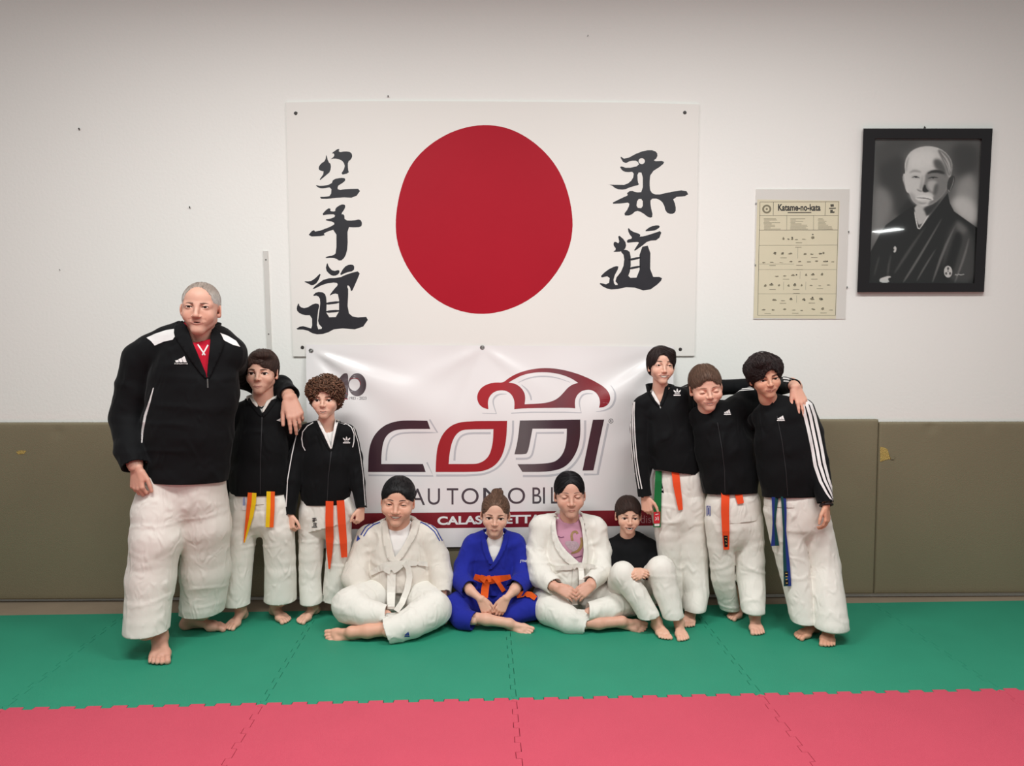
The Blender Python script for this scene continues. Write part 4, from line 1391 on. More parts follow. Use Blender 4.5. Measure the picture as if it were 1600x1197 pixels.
M_orange2 = mat('red_orange_belt', (232, 78, 38), 0.75, 0.2, 0.04, 40, 0.12, 900)
M_yellow = mat('yellow_belt', (240, 196, 30), 0.75, 0.2, 0.04, 40, 0.12, 900)
M_greenb = mat('green_belt', (24, 104, 52), 0.75, 0.2, 0.04, 40, 0.12, 900)
M_navy = mat('blue_belt', (36, 52, 120), 0.75, 0.2, 0.04, 40, 0.12, 900)
M_teal = mat('dark_green_belt', (24, 66, 68), 0.75, 0.2, 0.04, 40, 0.12, 900)
M_tee = mat('white_jersey', (232, 226, 222), 0.8, 0.15, 0.02, 12, 0.1, 900)
M_zip = mat('zip_metal', (120, 118, 116), 0.4, 0.5, 0.1, 200, metal=0.7)
M_zipd = mat('dark_zip', (44, 43, 45), 0.6, 0.3, 0.05)
M_bluemark = mat('blue_mark', (44, 66, 150), 0.7, 0.2, 0.03)
M_blackmark = mat('black_mark', (26, 26, 30), 0.7, 0.2, 0.03)
M_gold = mat('gold_thread', (190, 160, 90), 0.6, 0.3, 0.1, 100)

def wr_soft(a=0.004, f=9.0, seed=0.0):
    return lambda V, N: a * vnoise(V * f + seed) + a * 0.4 * vnoise(V * f * 2.3 + seed + 9)
def wr_pants(a=1.0, seed=0.0):
    def fn(V, N):
        q = V + 0.008 * np.stack([vnoise(V * 6 + seed), vnoise(V * 6 + seed + 5), vnoise(V * 6 + seed + 11)], 1)
        v1 = vnoise(q * (13, 13, 2.4) + seed)
        h = vnoise(q * (4.5, 4.5, 15) + seed + 3)
        h2 = vnoise(q * (7, 7, 34) + seed + 7)
        cr = 1 - np.abs(vnoise(q * (5, 5, 9) + seed + 20)) * 7
        cr2 = 1 - np.abs(vnoise(q * (8, 8, 5) + seed + 40)) * 7
        return a * (0.0042 * v1 + 0.0008 * h + 0.0010 * h2 + 0.0026 * np.clip(cr, 0, 1) + 0.0022 * np.clip(cr2, 0, 1))
    return fn
def wr_gi(a=1.0, seed=0.0):
    def fn(V, N):
        q = V + 0.03 * np.stack([vnoise(V * 5 + seed), vnoise(V * 5 + seed + 5), vnoise(V * 5 + seed + 11)], 1)
        c1 = 1 - np.abs(vnoise(q * (9, 9, 12) + seed)) * 3.0
        c2 = 1 - np.abs(vnoise(q * (14, 10, 8) + seed + 31)) * 3.0
        return a * (0.0045 * vnoise(q * 9 + seed + 2) + 0.005 * np.clip(c1, 0, 1) + 0.003 * np.clip(c2, 0, 1) + 0.001 * vnoise(q * 40))
    return fn

class Person:
    def __init__(s, label, at, skin=(214, 164, 140), lip=(186, 112, 104), group='people posing in front of the banner'):
        s.root = empty('person', (at[0], at[1], 0.0))
        tag(s.root, label, 'person', group)
        s.skin = tuple(min(255, int(v * f + 6)) for v, f in zip(skin, (1.02, 1.045, 1.07)))
        s.lip = lip
        s.coarse, s.fine, s.head, s.neck = [], [], None, []
        s.bvh = {}
        s.obj = {}
    # ---- clothes
    def garment(s, name, prims, material, cuts=(), holes=(), vox=0.0075, disp=None, parent=None, hem=0.03, label=None, key=None):
        V, Q = polygonize(prims, vox)
        if disp is not None:
            N = vnormals(V, Q)
            dv = disp(V, N)
            V0 = V
            V = V + N * dv[:, None]
        if holes:
            s.bvh[(key or name) + '_full'] = BVHTree.FromPolygons(V.tolist(), Q.tolist())
        V, Q, nrm = cut_mesh(V, Q, [(tuple(c[0]), tuple(c[1]), c[2], c[3] if len(c) > 3 else None) for c in cuts], prims, holes)
        if cuts or holes:
            V, Q = hem_strip(V, Q, nrm, 0.005, hem)
        me = mesh_np(name, V, Q)
        o = link(name, me, material, parent or s.root)
        if label: o['label'] = label
        s.bvh[key or name] = BVHTree.FromPolygons(V.tolist(), Q.tolist())
        s.obj[key or name] = o
        return o
    def put(s, *keys, lift=0.002, Y=None):
        return on_mesh([s.bvh[k] for k in keys], lift, Y)
    def hang(s, name, pts, keys, material, parent=None, th=0.004, lift=0.006, mats=None, flare=None, drape=True):
        """hanging or lying band: pts [(px, py, width px)], laid in front of the clothes"""
        bv = [s.bvh[k] for k in keys]
        n = len(pts)
        Ys = []
        sub = []
        for (x0, y0, w0), (x1, y1, w1) in zip(pts, pts[1:]):
            m = max(2, int(math.hypot(x1 - x0, y1 - y0) / 4))
            sub += [(x0 + (x1 - x0) * k / m, y0 + (y1 - y0) * k / m, w0 + (w1 - w0) * k / m) for k in range(m)]
        sub.append(pts[-1])
        edges = []
        for i, (x, y, w) in enumerate(sub):
            a = sub[max(0, i - 1)]; b = sub[min(len(sub) - 1, i + 1)]
            d = math.hypot(b[0] - a[0], b[1] - a[1]) or 1
            nx, ny = -(b[1] - a[1]) / d, (b[0] - a[0]) / d
            if nx > 0 or (abs(nx) < 1e-3 and ny > 0): nx, ny = -nx, -ny
            edges.append(((x + nx * w / 2, y + ny * w / 2), (x, y), (x - nx * w / 2, y - ny * w / 2)))
            best = None
            for q in edges[-1]:
                dd = ray(*q).normalized()
                for t in bv:
                    h = t.ray_cast(CAM, dd)
                    if h[0] is not None and (best is None or h[0].y < best): best = h[0].y
            Ys.append(best)
        known = [v for v in Ys if v is not None]
        last = known[0] if known else -0.4
        for i in range(len(Ys)):
            if Ys[i] is None: Ys[i] = last
            last = Ys[i]
        if drape:      # cloth does not dive into gaps
            for _ in range(6):
                Ys = [min(Ys[i], (Ys[max(0, i - 1)] + Ys[min(len(Ys) - 1, i + 1)]) / 2) for i in range(len(Ys))]
        bm = bmesh.new()
        rows = []
        for (l, c, r), Y in zip(edges, Ys):
            Y = Y - lift
            fr = [bm.verts.new(W(q[0], q[1], Y - th / 2)) for q in (l, c, r)]
            bk = [bm.verts.new(W(q[0], q[1], Y + th / 2)) for q in (l, c, r)]
            rows.append((fr, bk))
        F0, F1 = [], []
        for (f0, b0), (f1, b1) in zip(rows, rows[1:]):
            F0 += [bm.faces.new((f0[0], f0[1], f1[1], f1[0])), bm.faces.new((b0[1], b0[0], b1[0], b1[1])), bm.faces.new((b0[0], f0[0], f1[0], b1[0]))]
            F1 += [bm.faces.new((f0[1], f0[2], f1[2], f1[1])), bm.faces.new((b0[2], b0[1], b1[1], b1[2])), bm.faces.new((f0[2], b0[2], b1[2], f1[2]))]
        for f, b in (rows[0], rows[-1]):
            bm.faces.new((f[0], f[1], f[2], b[2], b[1], b[0]))
        if mats:
            for f in F1: f.material_index = 1
        bmesh.ops.recalc_face_normals(bm, faces=bm.faces[:])
        o = bm_obj(name, bm, mats or material, parent or s.root, False)
        me = o.data
        V = [v.co[:] for v in me.vertices]; Fs = [tuple(p.vertices) for p in me.polygons]
        s.bvh.setdefault('_bands', None)
        s.bvh[name + str(len(s.bvh))] = BVHTree.FromPolygons(V, Fs)
        s.lastband = list(s.bvh)[-1]
        return o
    def collar(s, c, rx, ry, h, material, parent, gap=50, flare=1.12, tilt=0.0, th=0.004, name='collar', drop=0.0, rake=0.0):
        """stand-up collar ring open at the front by gap degrees either side; drop lowers the front ends"""
        bm = bmesh.new()
        n = 28
        A = [math.radians(gap + (360 - 2 * gap) * k / n) for k in range(n + 1)]
        def pt(a, t, o):
            fr = (1 + math.cos(a)) / 2           # 1 at the front
            f = 1 + (flare - 1) * t
            z = h * t * (1 - 0.25 * fr) - drop * fr
            return Vector((c[0] + (rx * f + o) * math.sin(a) + tilt * z, c[1] - (ry * f + o) * math.cos(a) + rake * t, c[2] + z))
        rows = []
        for a in A:
            rows.append([bm.verts.new(pt(a, t, o)) for t, o in ((0, 0), (0.5, 0), (1, 0), (1, -th), (0.5, -th), (0, -th))])
        for r0, r1 in zip(rows, rows[1:]):
            for j in range(6):
                bm.faces.new((r0[j], r0[(j + 1) % 6], r1[(j + 1) % 6], r1[j]))
        bm.faces.new(rows[0]); bm.faces.new(rows[-1][::-1])
        bmesh.ops.recalc_face_normals(bm, faces=bm.faces[:])
        return bm_obj(name, bm, material, parent, True)
    # ---- body
    def set_head(s, head, neck, nr=0.21, chest=None):
        s.head = head
        head.build()
        nb = W(*neck[:3])
        s.neck = [cone(head.w(0, 0.09, 0.30), head.w(0, 0.11, 0.05).lerp(nb, 0.35), nr * head.H, nr * head.H * 0.98, 0.05 * head.H),
                  cone(head.w(0, 0.11, 0.05).lerp(nb, 0.35), nb, nr * head.H * 0.98, neck[3] * S(neck[2]), 0.05 * head.H)]
        s.chest = chest or []
    def body(s, vox_head=0.0033, vox_f=0.0036):
        Vs, Qs, Cs = [], [], []
        n0 = 0
        def add(V, Q, col):
            nonlocal n0
            Vs.append(V); Qs.append(Q + n0); Cs.append(col); n0 += len(V)
        base = np.array(srgb(s.skin))
        H = s.head
        # the neck joins the face softly, then features are cut and added in order
        P = H.prims
        nb_ = len(H.bp)
        full = P[:nb_] + s.neck + s.chest + P[nb_:]
        V, Q = polygonize(full, vox_head)
        s.headV, s.headQ = V, Q
        add(V, Q, H.colour(V, s.skin, s.lip))
        for g in s.fine:
            V, Q = polygonize(g, vox_f)
            add(V, Q, np.tile(base * np.array([1.0, 0.95, 0.93]), (len(V), 1)))
        if s.coarse:
            V, Q = polygonize(s.coarse, 0.015, False)
            add(V, Q, np.tile(base, (len(V), 1)))
        V = np.concatenate(Vs); Q = np.concatenate(Qs); Cc = np.concatenate(Cs)
        me = mesh_np('body', V, Q)
        ca = me.color_attributes.new('Col', 'FLOAT_COLOR', 'POINT')
        ca.data.foreach_set('color', np.concatenate([np.clip(Cc, 0, 1), np.ones((len(Cc), 1))], 1).astype(f32).ravel())
        o = link('body', me, M_skin, s.root)
        s.obj['body'] = o
        s.face_bvh = BVHTree.FromPolygons(s.headV.tolist(), s.headQ.tolist())
        return o
    def fy(s, x, z, y0=-0.9):
        H = s.head
        a = H.w(x, y0, z)
        h = s.face_bvh.ray_cast(a, H.dirw(0, 1, 0))
        if h[0] is None: return -0.3
        return float(H.loc([h[0]])[0][1])
    def face(s, brow=(60, 42, 32), brow_th=1.0, brow_z=0.0, brow_arch=0.02, iris=None, gaze=(0, 0), lash=(30, 20, 18), closed=None, teeth=None, browlen=1.0, lash_th=1.0):
        H = s.head; p = H.p; b = s.obj['body']
        brow = tuple(int(a * 0.72 + b * 0.28 * 0.8) for a, b in zip(brow, s.skin))
        mb = mat('brow_%d_%d_%d' % brow, brow, 0.7, 0.2, 0.2, 200)
        ml = mat('lash_%d_%d_%d' % lash, lash, 0.6, 0.2, 0.1, 200)
        for i, sg in enumerate((-1, 1)):
            c, er = H.eyes[i]
            if p['eyeopen'] > 0.05:
                # eyeball with iris and pupil rings around the gaze axis
                g = H.dirw(gaze[0] * 0.5, -1, gaze[1] * 0.5).normalized()
                q = Vector((0, 0, 1)).rotation_difference(g).to_matrix()
                bm = bmesh.new()
                nr, ns = 14, 20
                rr = er * 1.02 * H.H
                rings = []
                ctr = H.w(*c)
                angs = [0.0001, 0.12, 0.24, 0.36, 0.52, 0.70, 0.9, 1.15, 1.4, 1.7, 2.1, 2.5, 2.9, PI - 0.0001]
                for a in angs:
                    rings.append([bm.verts.new(ctr + q @ Vector((math.sin(a) * math.cos(t), math.sin(a) * math.sin(t), math.cos(a))) * rr) for t in [2 * PI * k / ns for k in range(ns)]])
                for j in range(len(angs) - 1):
                    for k in range(ns):
                        f = bm.faces.new((rings[j][k], rings[j + 1][k], rings[j + 1][(k + 1) % ns], rings[j][(k + 1) % ns]))
                        f.material_index = 2 if j < 2 else (1 if j < 4 else 0)
                bmesh.ops.recalc_face_normals(bm, faces=bm.faces[:])
                bm_obj('eye', bm, [M_ewhite, iris or M_iris, M_pupil], b, True)
            # lash line on the upper lid (or along a shut eye)
            pts, rad = [], []
            for t in np.linspace(-1, 1, 9):
                x = c[0] + er * 1.05 * t
                if closed:
                    z = c[2] - 0.004 + closed * 0.020 * (1 - t * t) - (0.012 if closed > 0 else -0.006)
                else:
                    z = c[2] + 0.0225 * p['eyeopen'] * p['eye'] * math.sqrt(max(0, 1 - t * t)) - 0.002 - 0.003 * abs(t) + sg * t * 0.004
                y = s.fy(x, z)
                pts.append(H.w(x, y - 0.003, z)); rad.append(H.H * (0.0075 - 0.004 * abs(t) ** 2) * lash_th)
            bm = bmesh.new(); tube(bm, pts, rad, 5)
            bm_obj('eyelashes', bm, ml, b, True)
            # eyebrow
            pts, rad = [], []
            for t in np.linspace(0, 1, 8):
                x = sg * (0.058 + (0.165 * browlen) * t)
                z = p['eyez'] + 0.082 + brow_z + brow_arch * math.sin(t * PI * 0.85) - 0.012 * t * t
                y = s.fy(x, z)
                pts.append(H.w(x, y + 0.0095 * brow_th, z)); rad.append(H.H * 0.0165 * brow_th * (0.75 + 0.5 * math.sin(min(1, t * 1.6 + .15) * PI * 0.6)) * (1 - 0.75 * t ** 3))
            bm = bmesh.new(); tube(bm, pts, rad, 6)
            for v in bm.verts:      # flatten onto the brow
                pass
            bm_obj('eyebrow', bm, mb, b, True)
        if teeth:
            k0 = teeth.get('w', 0.8); gap = teeth.get('gap', 0.0); row = teeth.get('rows', 1)
            bm = bmesh.new()
            ups = np.array(H.up); dns = np.array(H.dn)
            n = teeth.get('n', 8)
            hgt = teeth.get('h', 0.6)
            for r_ in range(row):
                for j in range(n):
                    if teeth.get('only') and (r_, j) not in teeth['only']:
                        continue
                    t0 = -k0 + 2 * k0 * (j + gap / 2 + .03) / n; t1 = -k0 + 2 * k0 * (j + 1 - gap / 2 - .03) / n
                    qs = []
                    for t in (t0, t1):
                        x = p['mouth'] * t
                        zu = np.interp(x, ups[:, 0], ups[:, 2]); zd = np.interp(x, dns[:, 0], dns[:, 2]); yy = np.interp(x, ups[:, 0], ups[:, 1])
                        if r_ == 0:
                            z1 = zu - 0.006; z0 = zu - 0.006 - max(0.006, (zu - zd - 0.012) * hgt)
                        else:
                            z0 = zd + 0.006; z1 = zd + 0.006 + max(0.004, (zu - zd - 0.012) * 0.28)
                        qs.append((x, yy + 0.012, z0, z1))
                    vs_ = []
                    for (x, y, z0, z1) in qs:
                        for (yy, zz) in ((y, z0), (y - 0.003, z1), (y + 0.03, z1), (y + 0.03, z0)):
                            vs_.append(bm.verts.new(H.w(x, yy, zz)))
                    for a in range(4):
                        bm.faces.new((vs_[a], vs_[(a + 1) % 4], vs_[4 + (a + 1) % 4], vs_[4 + a]))
                    bm.faces.new(vs_[:4]); bm.faces.new(vs_[4:][::-1])
            bmesh.ops.recalc_face_normals(bm, faces=bm.faces[:])
            bm_obj('teeth', bm, M_teeth, b)
    # ---- hair
    def hair(s, colour, t=0.03, top=0.03, hairline=0.84, temple=0.27, side=0.41, nape=0.17, locks=450, length=0.22, width=0.026, lift=0.012, comb=(0, 0, 0), crown=(0, 0.16, 1.0),
             grav=0.25, curl=0.0, jitter=0.35, extra=None, cutx=0.0, seed=1, shine=0.3, var=0.25, tipfade=0.75, earcut=True, cutdepth=0.36, fringe=None, colour2=None, vox=0.0055, noise=0.0):
        H = s.head
        P = [H.E((0, 0.075, 0.645), (0.335 + t, 0.385 + t, 0.35 + top), 0.05),
             H.E((0, 0.12, 0.46), (0.30 + t, 0.31 + t, 0.33), 0.08),
             H.E((0, -0.10, 0.66), (0.27 * H.p['fw'] + t, 0.265 + t * 0.9, 0.26 + t), 0.06)]
        if extra: P += extra(H)
        P.append(H.E((cutx, -0.47, 0.34), (temple, cutdepth, hairline - 0.34), 0.05, 'sub'))
        P.append(H.E((0, -0.40, 0.20), (0.5, 0.34, 0.33), 0.05, 'sub'))
        n_ = H.dirw(0, (side - nape), 0.42)
        P.append(plane(H.w(0, 0, side), n_, 0.02 * H.H))
        if earcut:
            for sg in (-1, 1):
                P.append(H.E((sg * 0.37, 0.03, 0.44), (0.10, 0.085, 0.125), 0.02, 'sub'))
        V, Q = polygonize(P, vox)
        N = vnormals(V, Q)
        rs = np.random.RandomState(seed)
        if noise:
            V = V + N * (H.H * noise * vnoise(V * 60 + seed))[:, None]
        base = np.array(srgb(colour)); base2 = np.array(srgb(colour2)) if colour2 else base
        def tone(V_):
            L = H.loc(V_)
            w_ = np.clip((L[:, 2] - 0.62) / 0.25, 0, 1)[:, None]
            return base * w_ + base2 * (1 - w_)
        cols = [tone(V) * (1 + var * 0.6 * vnoise(V * (90, 90, 30)))[:, None]]
        Vs, Qs = [V], [Q]
        n0 = len(V)
        if locks:
            # weight by area not needed: the net is even
            idx = rs.randint(0, len(V), locks)
            L0 = H.loc(V[idx])
            ok = L0[:, 2] > 0.2
            idx = idx[ok]; L0 = L0[ok]
            pos = V[idx].copy(); nn = N[idx]
            inner = ((pos - np.array(H.w(0, 0.05, 0.6))) * nn).sum(1) < 0
            pos = pos[~inner]; nn = nn[~inner]; L0 = L0[~inner]
            m = len(pos)
            d = (L0 - np.array(crown)); d = d / np.maximum(np.linalg.norm(d, axis=1, keepdims=True), 1e-6)
            cmb = comb(L0) if callable(comb) else np.tile(np.array(comb, float), (m, 1))
            d = d + cmb + jitter * rs.normal(size=(m, 3)) * 0.5
            d = d @ H.Rn.T
            steps = (6 if length > 0.16 else 4) if not curl else 14
            ln = H.H * length * rs.uniform(0.6, 1.25, m)
            wd = H.H * width * rs.uniform(0.7, 1.3, m)
            ph = rs.uniform(0, 6.28, m)
            path = []
            lf = H.H * lift * rs.uniform(0.3, 1.6, m)
            cur = pos + nn * lf[:, None] * 0.3
            for k in range(steps):
                dist = sdf(P, cur)
                gr = grad(P, cur, 0.003)
                gr = gr / np.maximum(np.linalg.norm(gr, axis=1, keepdims=True), 1e-6)
                cur = cur + gr * np.clip(lf - dist, -0.004, 0.02)[:, None]
                tan = d - gr * (d * gr).sum(1, keepdims=True) * 0.9
                tan = tan / np.maximum(np.linalg.norm(tan, axis=1, keepdims=True), 1e-6)
                sd = np.cross(gr, tan)
                if curl:
                    a = ph + k * 1.15
                    off_ = (gr * np.cos(a)[:, None] + sd * np.sin(a)[:, None]) * (H.H * curl)
                    path.append((cur + off_, gr, sd))
                else:
                    path.append((cur.copy(), gr, sd))
                cur = cur + tan * (ln / (steps - 1))[:, None]
                d = tan + np.array([0, 0, -grav]) * (k / steps)
            rings = []
            for k, (c_, gr, sd) in enumerate(path):
                f = (1 - tipfade * (k / (steps - 1)) ** 2) * (0.55 if k == 0 else 1)
                w_ = wd * f * 0.5
                if curl:
                    tg = (path[min(k + 1, steps - 1)][0] - path[max(k - 1, 0)][0]); tg /= np.maximum(np.linalg.norm(tg, axis=1, keepdims=True), 1e-9)
                    u_ = np.cross(tg, gr); u_ /= np.maximum(np.linalg.norm(u_, axis=1, keepdims=True), 1e-9); v_ = np.cross(tg, u_)
                    rings.append([c_ + u_ * w_[:, None], c_ + (-u_ * 0.5 + v_ * 0.87) * w_[:, None], c_ + (-u_ * 0.5 - v_ * 0.87) * w_[:, None]])
                else:
                    rings.append([c_ + sd * w_[:, None], c_ + gr * (w_ * 0.45)[:, None], c_ - sd * w_[:, None]])
            arr = np.stack([np.stack(r, 1) for r in rings], 1)        # m, steps, 3, 3
            Vl = arr.reshape(-1, 3)
            idb = n0 + np.arange(m)[:, None] * steps * 3
            ql = []
            for k in range(steps - 1):
                for a in range(3):
                    b_ = (a + 1) % 3
                    ql.append(np.concatenate([idb + k * 3 + a, idb + k * 3 + b_, idb + (k + 1) * 3 + b_, idb + (k + 1) * 3 + a], 1))
            Vs.append(Vl); Qs.append(np.concatenate(ql))
            tn = (1 + var * rs.normal(size=m)).clip(0.45, 1.9)
            cols.append(tone(Vl) * np.repeat(tn, steps * 3)[:, None])
        V = np.concatenate(Vs); Q = np.concatenate(Qs); Cc = np.clip(np.concatenate(cols), 0.002, 1)
        me = mesh_np('hair', V, Q)
        ca = me.color_attributes.new('Col', 'FLOAT_COLOR', 'POINT')
        ca.data.foreach_set('color', np.concatenate([Cc, np.ones((len(Cc), 1))], 1).astype(f32).ravel())
        o = link('hair', me, M_hair, s.root)
        return o
    # ---- limbs from garment chains
    def bare(s, pts, scale=0.62, k=0.02, flat=None):
        s.coarse += chain(pts, k, flat, scale)
    def hand(s, arm, wrist, d, n, L, thumb, **kw):
        """arm: chain points of the forearm [(px,py,Y,rpx)], wrist (px,py,Y)"""
        w = W(*wrist)
        P = []
        if arm:
            P += chain(arm, 0.012)
            a, ra = W(*arm[-1][:3]), arm[-1][3] * S(arm[-1][2])
            P.append(cone(a, w, ra, 0.125 * L, 0.012))
        P += hand_prims(w, d, n, L, thumb, **kw)
        s.fine.append(P)
    def foot(s, shin, ankle, fwd, L, big, up=(0, 0, 1)):
        an = Vector(ankle)
        P = []
        if shin:
            P += chain(shin, 0.015)
            a, ra = W(*shin[-1][:3]), shin[-1][3] * S(shin[-1][2])
            P.append(cone(a, an, ra, 0.135 * L, 0.02))
        P += foot_prims(an, fwd, up, L, big)
        s.fine.append(P)

def ground_foot(px, py, L, ang):
    """ankle centre for a foot standing flat whose toe tips show at pixel (px, py); ang: degrees the toes turn from facing
    the lens towards picture right"""
    t = G(px, py, 0.0)
    f = unit(Vector((CAM.x - t.x, CAM.y - t.y, 0)))
    f = Matrix.Rotation(math.radians(ang), 3, 'Z') @ f
    return t - f * 0.62 * L + Vector((0, 0, 0.272 * L)), f

def three_stripe_mark(x, y, w, h, tilt=0.0):
    """small triangular three-bar chest mark over a lettering line"""
    sh = []
    base = y + h * 0.24
    for k, f in enumerate((0.30, 0.52, 0.76)):
        bx = x - w * 0.40 + k * w * 0.30
        hh = f * h; bw = w * 0.25; ln = 0.48 * w / h
        sh.append([[(bx, base), (bx + bw, base), (bx + bw - ln * hh * 0.5, base - hh), (bx - ln * hh * 0.42, base - hh * 0.66)]])
    sh.append([[(x - w / 2, y + h * 0.32), (x + w / 2, y + h * 0.32), (x + w / 2, y + h * 0.5), (x - w / 2, y + h * 0.5)]])
    return sh
def leaf_mark(x, y, w, h):
    """small three-leaf chest mark with a bar and lettering line"""
    sh = [[smooth_poly([(x, y + h * 0.15), (x - w * 0.14, y - h * 0.15), (x, y - h * 0.5), (x + w * 0.14, y - h * 0.15)], 1)]]
    for sg in (-1, 1):
        sh.append([smooth_poly([(x + sg * w * 0.05, y + h * 0.15), (x + sg * w * 0.2, y - h * 0.12), (x + sg * w * 0.5, y - h * 0.32), (x + sg * w * 0.42, y + h * 0.02)], 1)])
    sh.append([[(x - w * 0.34, y + h * 0.18), (x + w * 0.34, y + h * 0.18), (x + w * 0.3, y + h * 0.26), (x - w * 0.3, y + h * 0.26)]])
    sh.append([[(x - w * 0.46, y + h * 0.36), (x + w * 0.46, y + h * 0.36), (x + w * 0.46, y + h * 0.5), (x - w * 0.46, y + h * 0.5)]])
    return sh

def limb(pts, k=0.02, n=None, flat=None, rad=2.0, inset=0.0):
    """sleeve or trouser leg: cones through pts, open at the last point. returns (prims, cut)"""
    P = chain(pts, k, flat)
    a = W(*pts[-2][:3]); b = W(*pts[-1][:3])
    d = (b - a).normalized()
    r = pts[-1][3] * S(pts[-1][2])
    nn = Vector(n) if n is not None else d
    return P, (b - d * inset, nn, r * rad, P)

NBACK = ((0, 1, 0), 0.66)
def top(s, name, material, torso, yokes, arms, hem=None, neckcut=None, hole=None, disp=None, flat=0.74, vox=0.0080, cuffs=True, extra=None):
    """jacket or shirt: torso chain + shoulder chains + sleeves. arms: list of (chain, cut?)"""
    fl = ((0, 1, 0), flat)
    T = chain(torso, 0.025, fl)
    P = list(T)
    cuts = []
    for y in yokes:
        P += chain(y, 0.025)
    if extra: P += extra
    for a, c in arms:
        if c:
            pr, ct = limb(a, 0.012); P += pr; cuts.append(ct)
        else:
            P += chain(a, 0.012)
    if hem:
        cuts.append((W(*hem[0]), hem[1], 0.3, T))
    if neckcut:
        cuts.append((W(*neckcut[0]), neckcut[1], neckcut[2]))
    if hole:       # the cloth edge lies under the lapels
        mx = sum(q[0] for q in hole[0]) / len(hole[0]); my = sum(q[1] for q in hole[0]) / len(hole[0])
        hp = []
        for x, y in hole[0]:
            d = math.hypot(x - mx, y - my) or 1
            f = 1 + 1.6 / d
            hp.append((mx + (x - mx) * f, my + (y - my) * f if y > my else y))
        hole = (hp, hole[1])
    o = s.garment(name, P, material, cuts=cuts, holes=[(hole[0], hole[1])] if hole else (), disp=disp, vox=vox)
    s.bare(torso[:-1], 0.72, 0.02, ((0, 1, 0), flat * 0.9))
    for a, c in arms:
        s.bare(a, 0.58)
    return o
def pants(s, material, hips, legs, disp, vox=0.0068, flat=0.72, normals=None, name='trousers'):
    P = chain(hips, 0.025, ((0, 1, 0), flat))
    cuts = []
    for i, l in enumerate(legs):
        pr, ct = limb(l, 0.02, n=(normals[i] if normals else (0, 0.05, -1)))
        for q in pr[1:]: q.k = 0.006
        P += pr; cuts.append(ct)
        s.bare(l, 0.5)
    return s.garment(name, P, material, cuts=cuts, disp=disp, vox=vox)

def skirt(s, pts, cut_at, n, topcut, material=None, flat=0.70, extra=None, seed=0.0, name='gi_skirt'):
    """tail of the training jacket showing under a track top"""
    P = chain(pts, 0.02, ((0, 1, 0), flat)) + (extra or [])
    return s.garment(name, P, material or M_gi, cuts=[(W(*cut_at), n, 0.32), (W(*topcut), (0, 0, 1), 0.32)], disp=wr_soft(0.003, 11, seed))
